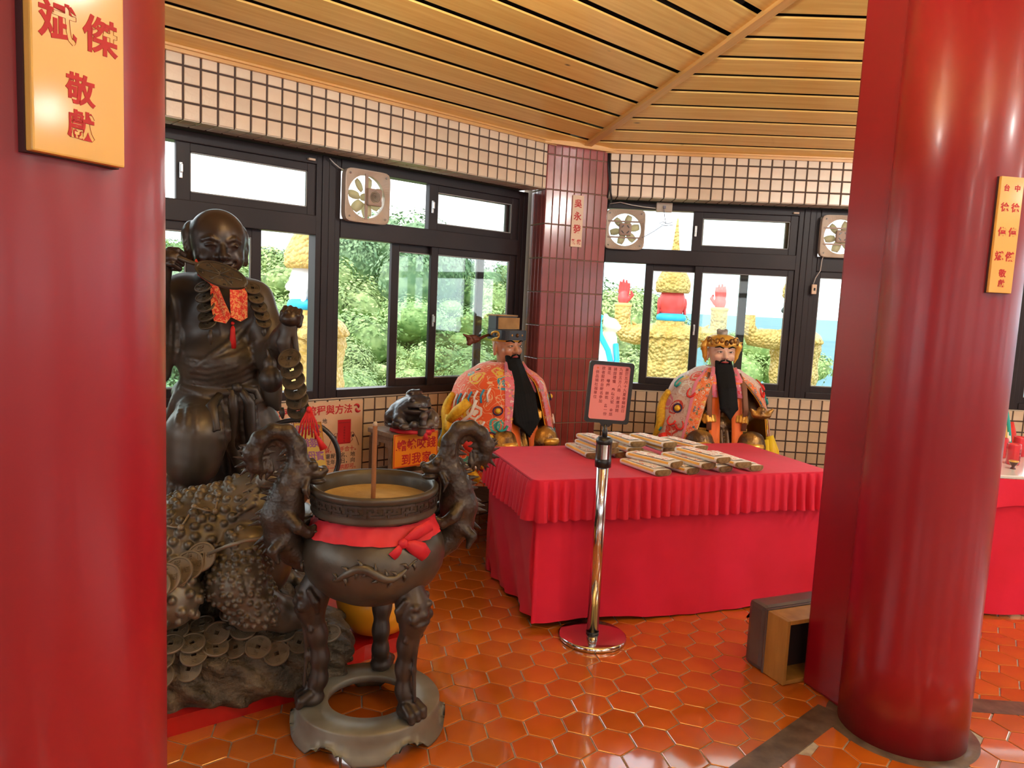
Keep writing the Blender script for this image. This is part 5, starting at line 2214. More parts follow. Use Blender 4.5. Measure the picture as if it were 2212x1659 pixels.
BM = bundle_meshes()
for me, k in zip(BM, ('paper_white', 'paper_brown', 'paper_print', 'paper_yellow')):
    me.materials.append(MATS[k])
bundles = [((1341, 990), (1434, 1021), 0, 'folded paper bundle at the front of the table, nearest the chrome sign post'), ((1368, 981), (1463, 1003), 1, 'folded paper bundle lying on the two front bundles beside the sign post'),
           ((1405, 993), (1498, 1017), 0, 'folded paper bundle second in the front row along the table edge'), ((1432, 978), (1531, 1006), 1, 'folded paper bundle in the middle of the second layer of the front heap'),
           ((1479, 988), (1568, 1013), 0, 'folded paper bundle third in the front row along the table edge'), ((1463, 968), (1564, 994), 2, 'folded paper bundle on the very top of the front heap'),
           ((1521, 975), (1605, 1004), 1, 'folded paper bundle at the end of the second layer of the front heap'), ((1549, 986), (1634, 1011), 0, 'folded paper bundle last in the front row, farthest from the sign post'),
           ((1236, 959), (1283, 984), 0, 'folded paper bundle lying alone on the cloth beyond the sign post'), ((1255, 938), (1318, 962), 2, 'folded paper bundle on top of the stack just behind the sign post'),
           ((1253, 951), (1322, 974), 1, 'folded paper bundle in the middle of the stack behind the sign post'), ((1278, 957), (1346, 982), 0, 'folded paper bundle at the bottom of the stack behind the sign post'),
           ((1310, 936), (1380, 959), 2, 'folded paper bundle on top of the middle stack at the back'), ((1312, 951), (1372, 973), 1, 'folded paper bundle in the middle of the middle stack at the back'),
           ((1338, 966), (1410, 987), 0, 'folded paper bundle at the bottom of the middle stack at the back'), ((1368, 939), (1448, 961), 2, 'folded paper bundle on top of the stack before the seated bearded figure'),
           ((1392, 953), (1450, 972), 1, 'folded paper bundle under the top one before the seated bearded figure'), ((1434, 947), (1516, 968), 1, 'folded paper bundle lying behind the front heap, nearest the seated bearded figure')]
for (f, nr_, lay, lab) in bundles:
    zc = .7225 + BTH / 2 + lay * .034
    a, b = atz(*f, zc), atz(*nr_, zc)
    ang = math.atan2(b.y - a.y, b.x - a.x)
    c = b - Vector((math.cos(ang), math.sin(ang), 0)) * (BLN / 2)
    r = thing('paper_bundle', lab, 'paper bundle', (c.x, c.y, zc), ang, 'folded paper bundles on the red table')
    r.rotation_euler = (random.uniform(-.012, .012), .0, ang + random.uniform(-.03, .03))
    for nm, me in zip(('wrapper', 'core', 'printed_panel', 'side_band'), BM):
        obj(nm, me, None, r)

# --- upholstered stool tipped on its side against the column
mat('leather_grey', (.075, .062, .068), .3, color2=(.10, .085, .09), scale=6, coat=.2)
wood_mat('stool_wood', (.30, .15, .035), (.42, .23, .06), stretch=(9, 9, 1.5), rough=.5, coat=.1, rnd=0, knots=False)
mat('stool_inside', (.03, .012, .012), .7)
stool = thing('tipped_stool', 'grey padded wooden stool tipped on its side against the red column', 'stool', (1.189, 3.002, 0), math.atan2(.396, .918))
MB().bbox(-.006, .40, .125, .232, .0, .292, .022).build('seat_pad', 'leather_grey', stool)
MB().bbox(0, .018, 0, .13, .002, .280, .003).build('side_board', 'stool_wood', stool)
MB().bbox(.376, .394, 0, .13, .002, .280, .003).build('side_board', 'stool_wood', stool)
MB().bbox(.018, .376, 0, .13, .262, .280, .003).build('apron_board', 'stool_wood', stool)
MB().bbox(.018, .376, 0, .13, .002, .020, .003).build('apron_board', 'stool_wood', stool)
MB().box(.018, .376, .105, .126, .02, .262).build('seat_board', 'stool_inside', stool)
MB().bbox(-.004, .398, .116, .128, -.0, .286, .004).build('piping', 'leather_grey', stool)

# --- the second table with a steel top, beyond the column
mat('white_top', (.72, .72, .70), .15, coat=.5)
rt = thing('side_table', 'table with a shiny pale top and a red cloth front, beyond the round column', 'table', (2.20, 3.90, 0), math.radians(-1.5))
MB().bbox(0, 1.6, 0, .85, .742, .760, .004).build('table_top', 'white_top', rt)
for x in (.06, 1.54):
    for y in (.06, .79):
        MB().lathe([(.018, 0), (.018, .742)], 10, M=Matrix.Translation((x, y, 0))).build('leg', 'table_frame', rt)
rc = thing('table_skirt', 'dark red cloth hung along the front of the pale-topped table', 'tablecloth', (2.20, 3.90, 0), math.radians(-1.5))
m = MB()
V, Fs = [], []
zz = [.742, .5, .25, .014]
nx = 60
for j, z in enumerate(zz):
    for i in range(nx + 1):
        x = 1.6 * i / nx
        V.append((x, -.006 - .012 * j / 3 * (1 + math.sin(x * 16 + 1)), z))
for j in range(3):
    for i in range(nx):
        Fs.append((j * (nx + 1) + i, j * (nx + 1) + i + 1, (j + 1) * (nx + 1) + i + 1, (j + 1) * (nx + 1) + i))
m.add(V, Fs, True)
obj('skirt', fix_normals(m.mesh('skirt')), 'cloth_red', rc)
m = MB()
V, Fs = [], []
for j in range(5):
    for i in range(nx + 1):
        x = 1.6 * i / nx
        dz = .155 + .02 * math.sin(x * 7.5 + .6)
        V.append((x, -.012 - .006 * math.sin(x * 24) * j / 4 - .004 * j, .744 - dz * j / 4))
for j in range(4):
    for i in range(nx):
        Fs.append((j * (nx + 1) + i, j * (nx + 1) + i + 1, (j + 1) * (nx + 1) + i + 1, (j + 1) * (nx + 1) + i))
m.add(V, Fs, True)
obj('overlay', fix_normals(m.mesh('overlay')), 'cloth_red', rc)

mat('candle_red', (.62, .02, .035), .3, coat=.4)
mat('candle_wax', (.80, .45, .38), .5)
mat('gold_paint', (.70, .42, .10), .35, metal=.6)


def candle(px, py, lab):
    p = atz(px, py, .760)
    r = thing('jar_candle', lab, 'candle', p, group='red candles on the pale-topped table')
    MB().lathe([(.030, 0), (.034, .006), (.034, .112), (.033, .118), (.029, .118), (.029, .10), (0, .10)], 24).build('jar', 'candle_red', r)
    MB().lathe([(.028, .101), (.02, .104), (0, .105)], 16).build('wax', 'candle_wax', r)
    m_ = joined('t', [(text_mesh(ch, .018, .0003), Matrix.Translation((0, .085 - i * .019, 0))) for i, ch in enumerate('光明如意')])
    o_ = obj('lettering', m_, 'ink_darkred', r)
    o_['kind'] = 'stuff'
    o_.matrix_local = Matrix.Rotation(.5, 4, 'Z') @ Matrix.Translation((0, -.0345, 0)) @ Matrix.Rotation(PI / 2, 4, 'X')


candle(2160, 988, 'red jar candle farther back, half hidden by the round column')
candle(2187, 1003, 'red jar candle in front, next to the little dark cup')
candle(2200, 985, 'red jar candle standing behind the front one')
cp = atz(2188, 1013, .760)
cup = thing('tea_cup', 'tiny dark brown footed cup on the pale table top before the candles', 'cup', cp)
MB().lathe([(.014, 0), (.014, .004), (.007, .012), (.010, .018), (.020, .030), (.023, .046), (.021, .046), (.018, .032), (0, .022)], 20).build('bowl', 'candle_wax', cup)
cup.children[0].data.materials[0] = mat('cup_glaze', (.10, .02, .018), .25, coat=.4)
MB().lathe([(.0232, .040), (.0236, .043), (.0232, .047), (.021, .047)], 20).build('rim_band', 'gold_paint', cup)

# ================================================================== ROBED DEITY FIGURES
mat('skin_pale', (.72, .47, .36), .35, coat=.3)
mat('skin_ruddy', (.50, .24, .14), .35, coat=.3)
mat('beard_black', (.004, .005, .007), .7, spec=.2, bump=.6, bscale=60, bdist=.004, stretch=(8, 8, .6))
mat('gilded', (.45, .24, .05), .32, metal=.55, color2=(.11, .05, .02), scale=14, lo=.42, hi=.6, bump=.8, bscale=38, bdist=.008)
mat('gilded_dark', (.10, .055, .03), .32, metal=.4, color2=(.42, .23, .05), scale=8, lo=.5, hi=.66, bump=.8, bscale=30, bdist=.01)
mat('gold_bright', (.80, .46, .08), .3, metal=.4, bump=.4, bscale=60, bdist=.004)
mat('satin_orange', (.88, .17, .008), .5, sheen=.3)
mat('satin_yellow', (.90, .66, .02), .5, sheen=.3)
mat('satin_gold', (.88, .38, .02), .5, sheen=.3)
mat('hat_black', (.02, .022, .03), .4)
mat('lip_red', (.45, .05, .05), .4)
mat('white_eye', (.8, .78, .74), .3)
mat('thread_yellow', (.90, .60, .03), .6, color2=(.75, .40, .02), scale=60)
mat('thread_blue', (.03, .32, .55), .6)
mat('thread_teal', (.02, .36, .36), .6)
mat('thread_red', (.72, .03, .02), .6)
mat('thread_white', (.85, .82, .80), .7)
mat('thread_pink', (.80, .25, .38), .7)
mat('thread_purple', (.30, .05, .32), .7)
mat('thread_navy', (.02, .02, .10), .7)


def embroidery(name, base, cols, scale=9.):
    """satin ground with coloured stitched motifs: cells of a Voronoi grid, each a ringed blossom"""
    m = mat(name, base, .6, sheen=.3)
    nt = m.node_tree
    b = nt.nodes['Principled BSDF']
    N = nt.nodes.new
    tc = N('ShaderNodeTexCoord')
    nz = N('ShaderNodeTexNoise')
    nz.inputs['Scale'].default_value = 14
    mixv = N('ShaderNodeMix')
    mixv.data_type = 'VECTOR'
    mixv.inputs[0].default_value = .06
    nt.links.new(tc.outputs['Object'], nz.inputs['Vector'])
    nt.links.new(tc.outputs['Object'], mixv.inputs[4])
    nt.links.new(nz.outputs['Color'], mixv.inputs[5])
    v = N('ShaderNodeTexVoronoi')
    v.inputs['Scale'].default_value = scale
    nt.links.new(mixv.outputs[1], v.inputs['Vector'])
    pal = N('ShaderNodeValToRGB')
    pal.color_ramp.interpolation = 'CONSTANT'
    e = pal.color_ramp.elements
    e[0].color = (*cols[0], 1)
    e[1].position = 1 / len(cols)
    e[1].color = (*cols[1], 1)
    for i in range(2, len(cols)):
        q = e.new(i / len(cols))
        q.color = (*cols[i], 1)
    sep = N('ShaderNodeSeparateColor')
    nt.links.new(v.outputs['Color'], sep.inputs[0])
    nt.links.new(sep.outputs[0], pal.inputs['Fac'])
    ring = N('ShaderNodeValToRGB')
    ring.color_ramp.interpolation = 'CONSTANT'
    r = ring.color_ramp.elements
    r[0].color = (1, 1, 1, 1)
    r[1].position = .20
    r[1].color = (0, 0, 0, 1)
    for p_, c_ in ((.27, 1.), (.38, 0.), (.44, .0)):
        q = r.new(p_)
        q.color = (c_, c_, c_, 1)
    nt.links.new(v.outputs['Distance'], ring.inputs['Fac'])
    # a second, finer set of swirls
    w = N('ShaderNodeTexNoise')
    w.inputs['Scale'].default_value = scale * 1.7
    w.inputs['Detail'].default_value = 0
    w.inputs['Distortion'].default_value = 2.5
    nt.links.new(tc.outputs['Object'], w.inputs['Vector'])
    wr = N('ShaderNodeValToRGB')
    wr.color_ramp.interpolation = 'CONSTANT'
    wr.color_ramp.elements[0].color = (0, 0, 0, 1)
    wr.color_ramp.elements[1].position = .50
    wr.color_ramp.elements[1].color = (1, 1, 1, 1)
    q = wr.color_ramp.elements.new(.56)
    q.color = (0, 0, 0, 1)
    nt.links.new(w.outputs['Fac'], wr.inputs['Fac'])
    m1 = N('ShaderNodeMix')
    m1.data_type = 'RGBA'
    m1.inputs[6].default_value = (*base, 1)
    nt.links.new(ring.outputs['Color'], m1.inputs[0])
    nt.links.new(pal.outputs['Color'], m1.inputs[7])
    m2 = N('ShaderNodeMix')
    m2.data_type = 'RGBA'
    nt.links.new(wr.outputs['Color'], m2.inputs[0])
    nt.links.new(m1.outputs[2], m2.inputs[6])
    m2.inputs[7].default_value = (*cols[-1], 1)
    nt.links.new(m2.outputs[2], b.inputs['Base Color'])
    bp = N('ShaderNodeBump')
    bp.inputs['Strength'].default_value = .5
    bp.inputs['Distance'].default_value = .006
    nt.links.new(ring.outputs['Color'], bp.inputs['Height'])
    nt.links.new(bp.outputs['Normal'], b.inputs['Normal'])
    return m


embroidery('robe_orange', (.82, .10, .012), [(.82, .78, .74), (.03, .34, .52), (.85, .55, .04), (.80, .76, .72), (.05, .40, .38), (.75, .16, .28), (.84, .52, .30)], 8)
embroidery('robe_white', (.74, .56, .48), [(.70, .05, .02), (.05, .38, .55), (.85, .55, .05), (.84, .80, .78), (.72, .16, .28), (.62, .30, .24)], 7.5)
embroidery('robe_yellow', (.86, .48, .02), [(.10, .28, .06), (.85, .55, .05), (.70, .10, .02), (.80, .50, .02)], 9)
embroidery('robe_trim', (.86, .16, .01), [(.05, .20, .10), (.85, .50, .04), (.02, .10, .20), (.80, .04, .06), (.75, .7, .6)], 34)
embroidery('robe_pink', (.72, .22, .34), [(.05, .30, .20), (.85, .50, .10), (.80, .70, .70), (.80, .04, .06)], 40)


def cape_point(th, v, w, dep, zt, zb, fold):
    """th: angle round the figure from the front; v: 0 neck .. 1 hem"""
    sh = min(1., (v / .16)) ** .6
    wx = (.085 + (w * .58 - .085) * sh) + (w - w * .58) * max(0, (v - .10) / .90) ** .45
    wy = (.080 + (dep * .62 - .080) * sh) + (dep - dep * .62) * max(0, (v - .10) / .9) ** .5
    f = 1 + fold * v * (math.sin(th * 9 + 1) + .6 * math.sin(th * 17 + v * 5)) / 1.6
    z = zt - (zt - zb) * (v if v > .16 else v * .55 + .0 if v < .01 else v * (.55 + .45 * (v / .16)))
    return Vector((wx * f * math.sin(th), .035 - wy * f * math.cos(th), z))


def cape_mesh(name, t0, t1, w, dep, zt, zb, fold, off=0., thick=.010, nt=90, nv=26):
    """t0(v), t1(v): the open edges"""
    V, Fs = [], []
    for s in (0, 1):
        for j in range(nv + 1):
            v = j / nv
            a, b = t0(v), t1(v)
            for i in range(nt + 1):
                th = a + (b - a) * i / nt
                p = cape_point(th, v, w, dep, zt, zb, fold)
                d = Vector((math.sin(th), -math.cos(th), .25)).normalized()
                V.append(p + d * (off - thick * s))
    n = (nt + 1) * (nv + 1)
    for j in range(nv):
        for i in range(nt):
            q = (j * (nt + 1) + i, j * (nt + 1) + i + 1, (j + 1) * (nt + 1) + i + 1, (j + 1) * (nt + 1) + i)
            Fs.append(q)
            Fs.append(tuple(n + k for k in reversed(q)))
    for j in range(nv):
        for i in (0, nt):
            a, b = j * (nt + 1) + i, (j + 1) * (nt + 1) + i
            Fs.append((a, b, n + b, n + a))
    for i in range(nt):
        for j in (0, nv):
            a, b = j * (nt + 1) + i, j * (nt + 1) + i + 1
            Fs.append((a, b, n + b, n + a))
    return fix_normals(MB().add(V, Fs, True).mesh(name))


def edge_band(name, tf, side, width, w, dep, zt, zb, fold, off, v0=.02, v1=1.):
    V, Fs = [], []
    nv = 24
    for j in range(nv + 1):
        v = v0 + (v1 - v0) * j / nv
        a = tf(v)
        for i in range(4):
            th = a + side * width / (.12 + .3 * v) * i / 3
            p = cape_point(th, v, w, dep, zt, zb, fold)
            d = Vector((math.sin(th), -math.cos(th), .25)).normalized()
            V.append(p + d * off)
    for j in range(nv):
        for i in range(3):
            Fs.append((j * 4 + i, j * 4 + i + 1, (j + 1) * 4 + i + 1, (j + 1) * 4 + i))
    return fix_normals(MB().add(V, Fs, True).mesh(name))


def deity_head(root, hz, skin, beard_len, hat, bw=.055, tilt=0.):
    """face looks to -y; hz: height of the eyes"""
    S = Sculpt((-.13, -.15, hz - .15), (.13, .13, hz + .13), .0042)
    c = lambda x, y, z: (x, y, hz + z)
    S.ell(c(0, 0, .022), (.088, .098, .078), k=.02).ell(c(0, -.018, -.045), (.072, .075, .075), k=.03)
    S.ell(c(0, -.060, -.095), (.030, .026, .024), k=.02)
    S.cap(c(0, -.092, .002), c(0, -.108, -.032), .009, .014, k=.008)
    for s in (-1, 1):
        S.ell(c(s * .014, -.096, -.036), .009, k=.006)
        S.ell(c(s * .045, -.068, -.030), (.026, .022, .022), k=.015)
        S.chain([c(s * .014, -.093, .020), c(s * .040, -.088, .028), c(s * .064, -.068, .018)], [.005, .007, .005], k=.008)
        S.ell(c(s * .036, -.084, .002), (.018, .012, .011), k=.005)
        S.ell(c(s * .088, .005, -.01), (.012, .018, .030), k=.008).ell(c(s * .088, .002, -.045), (.010, .012, .020), k=.006)
    S.chain([c(-.026, -.086, -.066), c(0, -.096, -.064), c(.026, -.086, -.066)], [.005, .006, .005], k=.004)
    S.cap(c(0, .0, -.07), c(0, .01, -.16), .05, .055, k=.02)
    hd = obj('head', S.mesh('head'), skin, root)
    for s in (-1, 1):
        MB().sphere((s * .036, -.0935, hz + .001), (.014, .0065, .0045)).build('eye', 'white_eye', hd)
        MB().sphere((s * .034, -.0992, hz + .001), (.0050, .0025, .0042)).build('pupil', 'hat_black', hd)
        MB().tube([(s * .020, -.0985, hz + .003), (s * .036, -.1005, hz + .0065), (s * .053, -.092, hz + .002)], [.0012, .0020, .0012], 6).build('eyelid', 'beard_black', hd)
        MB().tube([(s * .016, -.101, hz + .026), (s * .042, -.0985, hz + .037), (s * .068, -.079, hz + .030)], [.004, .0052, .0025], 8).build('eyebrow', 'beard_black', hd)
        MB().tube([(s * .004, -.108, hz - .050), (s * .026, -.101, hz - .056), (s * .040, -.088, hz - .080)], [.004, .006, .004], 8).build('moustache', 'beard_black', hd)
    MB().tube([(-.022, -.097, hz - .066), (0, -.104, hz - .065), (.022, -.097, hz - .066)], [.003, .0055, .003], 8).build('lips', 'lip_red', hd)
    # beard: long strands gathered into one fall
    zb_ = hz - .085
    S = Sculpt((-.13, -.31, zb_ - beard_len - .02), (.13, .0, zb_ + .05), .0048)
    for i in range(9):
        u = (i - 4) / 4
        x0, x1 = u * .040, u * bw
        S.chain([(x0, -.078 + .018 * abs(u), zb_ + .012 + .02 * abs(u)), (x0 * 1.2, -.115 + .01 * abs(u), zb_ - .05), (x1, -.190 + .012 * abs(u), zb_ - beard_len * .45), (x1, -.245 + .01 * abs(u), zb_ - beard_len * .8), (x1 * .6, -.270 + .01 * abs(u), zb_ - beard_len * (1 - .12 * abs(u)))],
                [.015, .017, .019, .017, .006], k=.006)
    obj('beard', S.mesh('beard'), 'beard_black', root)
    return hd


def deity_body(root, m_body='gilded_dark'):
    S = Sculpt((-.34, -.42, -.005), (.34, .22, .78), .0075)
    S.ell((0, .0, .20), (.22, .19, .15), k=.05).ell((0, .03, .46), (.155, .12, .22), k=.05)
    S.cap((-.16, .03, .62), (.16, .03, .62), .075, .075, k=.04)
    for s in (-1, 1):
        S.chain([(s * .09, .0, .22), (s * .17, -.21, .235)], [.105, .092], k=.03)
        S.chain([(s * .17, -.21, .235), (s * .165, -.19, .06)], [.085, .062], k=.03)
        S.ell((s * .165, -.24, .045), (.055, .10, .045), k=.02)
        S.chain([(s * .17, .02, .60), (s * .20, -.04, .45), (s * .13, -.14, .42)], [.062, .060, .050], k=.03)
        S.ell((s * .17, -.225, .29), (.075, .055, .05), k=.02)
        for q in range(4):
            S.ell((s * (.10 + .045 * q), -.235 + .01 * q, .245 - .03 * (q % 2)), (.022, .018, .020), k=.006)
    for q in range(6):
        S.chain([(-.10 + .04 * q, -.17, .33), (-.105 + .042 * q, -.235, .18), (-.11 + .044 * q, -.235, .03)], [.016, .018, .018], k=.014)
    S.ell((0, -.09, .36), (.13, .07, .06), k=.03)
    for q in range(8):
        a = q / 8 * 2 * PI
        S.ell((.06 * math.cos(a), -.11, .50 + .07 * math.sin(a)), (.018, .016, .018), k=.008)
    b = obj('seated_body', S.mesh('seated_body'), m_body, root)
    for s in (-1, 1):
        S = Sculpt((min(s * .02, s * .26), -.36, .28), (max(s * .02, s * .26), -.12, .52), .0045)
        fist(S, (s * .125, -.15, .415), (-.45 * s, -1, .05), (0, 0, 1), .90, -s)
        S.cap((s * .14, -.12, .42), (s * .12, -.17, .417), .034, .030, k=.01)
        obj('hand', S.mesh('hand'), 'gold_bright', root)
    MB().bbox(-.16, .16, -.16, -.155, .315, .345, .002).build('belt', 'gold_bright', root)
    for s in (-1, 1):
        M = Matrix.Translation((s * .17, -.285, .25))
        MB().lathe([(0, -.022), (.055, -.018), (.062, 0), (.055, .018), (0, .026)], 20, M=M @ Matrix.Scale(.6, 4, (0, 1, 0))).build('knee_guard', 'gold_bright', root)
        MB().tube([(s * .165, -.22, .065), (s * .165, -.30, .06), (s * .165, -.345, .045)], [.05, .047, .022], 12).build('boot', 'gilded', root)
    return b


def applique(root, w, dep, zt, zb, fold, pts, rad, m, name, off=.012, seg=8):
    """stitched cord that follows the cape: pts are (angle, v)"""
    P3 = []
    for th, v in pts:
        p = cape_point(th, v, w, dep, zt, zb, fold)
        P3.append(p + Vector((math.sin(th), -math.cos(th), .25)).normalized() * off)
    return MB().tube(P3, rad, seg).build(name, m, root)


def dragon_applique(root, cp, t0, v0, s, m1='thread_yellow'):
    """scaly stitched dragon winding down the cape from (t0, v0)"""
    pts = [(t0 + s * .10 * math.sin(u * 7.5) + s * .10 * u, v0 + .50 * u) for u in [i / 24 for i in range(25)]]
    applique(root, *cp, pts, [.012 + .022 * math.sin(PI * min(1, .12 + i / 24 * .95)) for i in range(25)], m1, 'dragon_body', .010)
    applique(root, *cp, [(t + s * .10, v) for t, v in pts[2:22]], .007, 'thread_white', 'dragon_crest', .014)
    applique(root, *cp, [(t + s * .145, v + .004) for t, v in pts[2:22]], .005, 'thread_blue', 'dragon_crest', .012)
    for i in range(3, 22, 3):
        t, v = pts[i]
        applique(root, *cp, [(t + s * .10, v), (t + s * .22, v + .02)], [.006, .002], 'thread_blue' if i % 2 else 'thread_teal', 'crest_spike', .012, 6)
    t, v = pts[-1]
    for k, (dt, dv) in enumerate(((-.16, .02), (.12, .04), (-.08, .12), (.16, .13))):
        q = [(t, v), (t + s * dt * .6, v + dv * .6), (t + s * dt, v + dv)]
        applique(root, *cp, q, [.018, .014, .007], 'thread_red' if k % 2 else 'thread_yellow', 'dragon_claw', .012)
    for dt in (-.07, .07):
        p = cape_point(t + dt, v - .02, *cp) + Vector((math.sin(t), -math.cos(t), .2)) * .022
        e = MB().sphere(p, .016).build('dragon_eye', 'white_eye', root)
        MB().sphere(p + Vector((math.sin(t), -math.cos(t), 0)) * .011, .009).build('dragon_pupil', 'hat_black', e)
    applique(root, *cp, [(t - .14, v + .03), (t, v + .06), (t + .14, v + .03)], [.008, .014, .008], 'thread_red', 'dragon_mouth', .016)


def pearl(root, cp, t, v, r=.020):
    p = cape_point(t, v, *cp) + Vector((math.sin(t), -math.cos(t), .2)).normalized() * .012
    o = MB().sphere(p, r, 14, 10).build('pearl', 'thread_yellow', root)
    applique(root, *cp, [(t + 1.5 * r * math.cos(a) / .3, v + 1.25 * r * math.sin(a) / .62) for a in [i / 14 * 2 * PI for i in range(15)]], .0045, 'thread_navy', 'pearl_ring', .012, 6)


def curls(root, cp, lst, m):
    for t, v, s in lst:
        pts = [(t + s * .11 * math.cos(a) * (1 - .07 * i), v + .045 * math.sin(a)) for i, a in enumerate([q * .7 for q in range(7)])]
        applique(root, *cp, pts, [.007, .008, .008, .007, .006, .005, .004], m, 'cloud_curl', .010, 6)


def stole(root, x, z0, z1, m, wid=.036, y0=-.10, y1=-.26):
    strip([(x * .75, y0, z0), (x * .95, y0 - .05, z0 - .06), (x * 1.05, (y0 + y1) / 2 - .03, (z0 + z1) / 2), (x * 1.05, y1, z1 + .08), (x, y1 - .02, z1)], [wid * .8, wid, wid, wid, wid * 1.05], m, 'stole', root, Vector((0, -1, 0)), thick=.004)


# ---- bearded figure behind the red table
D2 = at(1546, 900, 5.02)
d2 = thing('deity_statue', 'seated bearded deity statue in a white embroidered cape with orange stole, behind the red table', 'statue', (D2.x, 5.02, .44), math.radians(4))
deity_body(d2)
CP2 = (.415, .315, .735, .04, .03)
op_l, op_r = (lambda v: -.30 - .42 * v), (lambda v: .30 + .85 * min(1, v * 2.2) ** 1.2)
obj('cape', cape_mesh('cape', op_r, lambda v: 2 * PI + op_l(v), *CP2), 'robe_white', d2)
obj('cape_lining', cape_mesh('cape_lining', lambda v: op_r(v) - .01, lambda v: 2 * PI + op_l(v) + .01, *CP2, -.012, .006), 'satin_gold', d2)
obj('cape_border', edge_band('cape_border', op_l, -1, .055, *CP2, .004), 'robe_trim', d2)
obj('cape_piping', edge_band('cape_piping', lambda v: op_l(v) - .055 / (.12 + .3 * v), -1, .014, *CP2, .005), 'thread_pink', d2)
obj('cape_border', edge_band('cape_border', op_r, 1, .030, *CP2, .004), 'robe_trim', d2)
dragon_applique(d2, CP2, -1.45, .26, -1)
pearl(d2, CP2, -1.00, .40)
curls(d2, CP2, [(-.78, .24, 1), (-1.10, .52, 1), (-.86, .55, -1), (.95, .22, 1), (1.2, .16, 1)], 'thread_red')
curls(d2, CP2, [(-1.25, .16, 1), (-1.45, .60, 1), (1.45, .30, -1)], 'thread_teal')
# red stitched beast on the lower edge
applique(d2, *CP2, [(-1.22, .66), (-1.12, .74), (-1.20, .82), (-1.06, .88)], [.03, .034, .026, .018], 'thread_red', 'beast_body')
for k, (t, v) in enumerate(((-1.30, .90), (-1.12, .96), (-1.38, .74), (-1.46, .86))):
    applique(d2, *CP2, [(t, v), (t + .05, v + .03), (t + .11, v + .02)], [.012, .016, .008], 'thread_yellow' if k % 2 else 'thread_white', 'beast_claw')
p = cape_point(-1.32, .72, *CP2) + Vector((math.sin(-1.32), -math.cos(-1.32), .1)) * .02
e_ = MB().sphere(p, .022).build('beast_eye', 'thread_white', d2)
MB().sphere(p + Vector((-.012, -.012, 0)), .012).build('beast_pupil', 'thread_navy', e_)
# yellow satin panel hanging on the far side
strip([(.34, -.12, .30), (.37, -.14, .20), (.375, -.16, .08), (.36, -.17, -.06)], [.03, .05, .065, .075], 'satin_yellow', 'satin_panel', d2, Vector((.3, -1, 0)), thick=.006, curl=.5)
strip([(.30, -.16, .28), (.31, -.19, .12), (.29, -.20, -.05)], [.015, .028, .04], 'satin_yellow', 'satin_panel', d2, Vector((.2, -1, 0)), thick=.006, curl=.6)
for s in (-1, 1):
    stole(d2, s * .072, .70, -.02, 'satin_orange')
    strip([(s * .095, -.10, .70), (s * .115, -.17, .62), (s * .120, -.215, .48), (s * .115, -.22, .34)], [.016, .017, .017, .016], 'stole_brown' if 'stole_brown' in MATS else mat('stole_brown', (.22, .09, .045), .6), 'collar_ribbon', d2, Vector((0, -1, 0)), thick=.004)
    strip([(s * .06, -.09, .735), (s * .085, -.14, .66), (s * .085, -.19, .55)], [.022, .024, .02], 'robe_pink', 'collar', d2, Vector((0, -1, 0)), thick=.005)
h2 = deity_head(d2, .835, 'skin_pale', .33, None, .042)
# gilded crown with side wings and a small topknot
MB().lathe([(.094, .865), (.104, .868), (.104, .892), (.096, .915), (.080, .938), (.05, .948), (0, .95)], 32).build('crown', 'gold_bright', d2)
m = MB()
for i in range(11):
    a = PI + (i / 10) * PI
    m.sphere((.100 * math.cos(a), .100 * math.sin(a) * 1.02, .905 + .010 * math.sin(i * 2.1)), (.016, .014, .020), 8, 6)
o_ = m.build('crown_bosses', 'gilded', d2)
o_['kind'] = 'stuff'
for s in (-1, 1):
    S = Sculpt((min(s * .06, s * .16), -.06, .74), (max(s * .06, s * .16), .06, .93), .004)
    S.chain([(s * .096, -.01, .92), (s * .118, -.005, .87), (s * .106, 0, .80), (s * .098, 0, .765)], [.014, .022, .014, .006], k=.008)
    S.cap((s * .115, 0, .89), (s * .142, 0, .90), .012, .004, k=.005).cap((s * .112, 0, .85), (s * .138, 0, .845), .010, .004, k=.005)
    obj('crown_wing', S.mesh('crown_wing'), 'gold_bright', d2)
S = Sculpt((-.06, -.05, .93), (.06, .06, 1.0), .004)
S.ell((0, 0, .955), (.036, .034, .026), k=.01).ell((-.024, 0, .972), .014, k=.006).ell((.024, 0, .972), .014, k=.006)
obj('topknot', S.mesh('topknot'), mat('topknot_grey', (.16, .14, .14), .5, color2=(.6, .58, .55), scale=18), d2)
# ingot held before the chest
S = Sculpt((.10, -.36, .40), (.30, -.18, .54), .0042)
S.ell((.20, -.27, .455), (.062, .036, .026), k=.01).ell((.20, -.27, .485), (.030, .026, .026), k=.01)
for s in (-1, 1):
    S.cap((.20 + s * .04, -.27, .46), (.20 + s * .072, -.27, .492), .022, .010, k=.01)
obj('ingot', S.mesh('ingot'), 'gilded', d2)

# ---- long-bearded official on the dark bench by the pillar
D1 = at(1085, 960, 4.80)
d1 = thing('deity_statue', 'seated official statue with long black beard, winged hat and orange robe, before the tiled pillar', 'statue', (D1.x - .005, 4.80, .425), math.radians(40))
deity_body(d1, 'gilded')
CP1 = (.425, .345, .73, .0, .035)
o1l, o1r = (lambda v: -.26 - .20 * v), (lambda v: .30 + .42 * v)
obj('cape', cape_mesh('cape', o1r, lambda v: 2 * PI + o1l(v), *CP1), 'robe_orange', d1)
obj('cape_lining', cape_mesh('cape_lining', lambda v: o1r(v) - .01, lambda v: 2 * PI + o1l(v) + .01, *CP1, -.012, .006), 'satin_gold', d1)
obj('cape_border', edge_band('cape_border', o1l, -1, .036, *CP1, .004), 'robe_pink', d1)
obj('cape_border', edge_band('cape_border', o1r, 1, .034, *CP1, .004), 'robe_pink', d1)
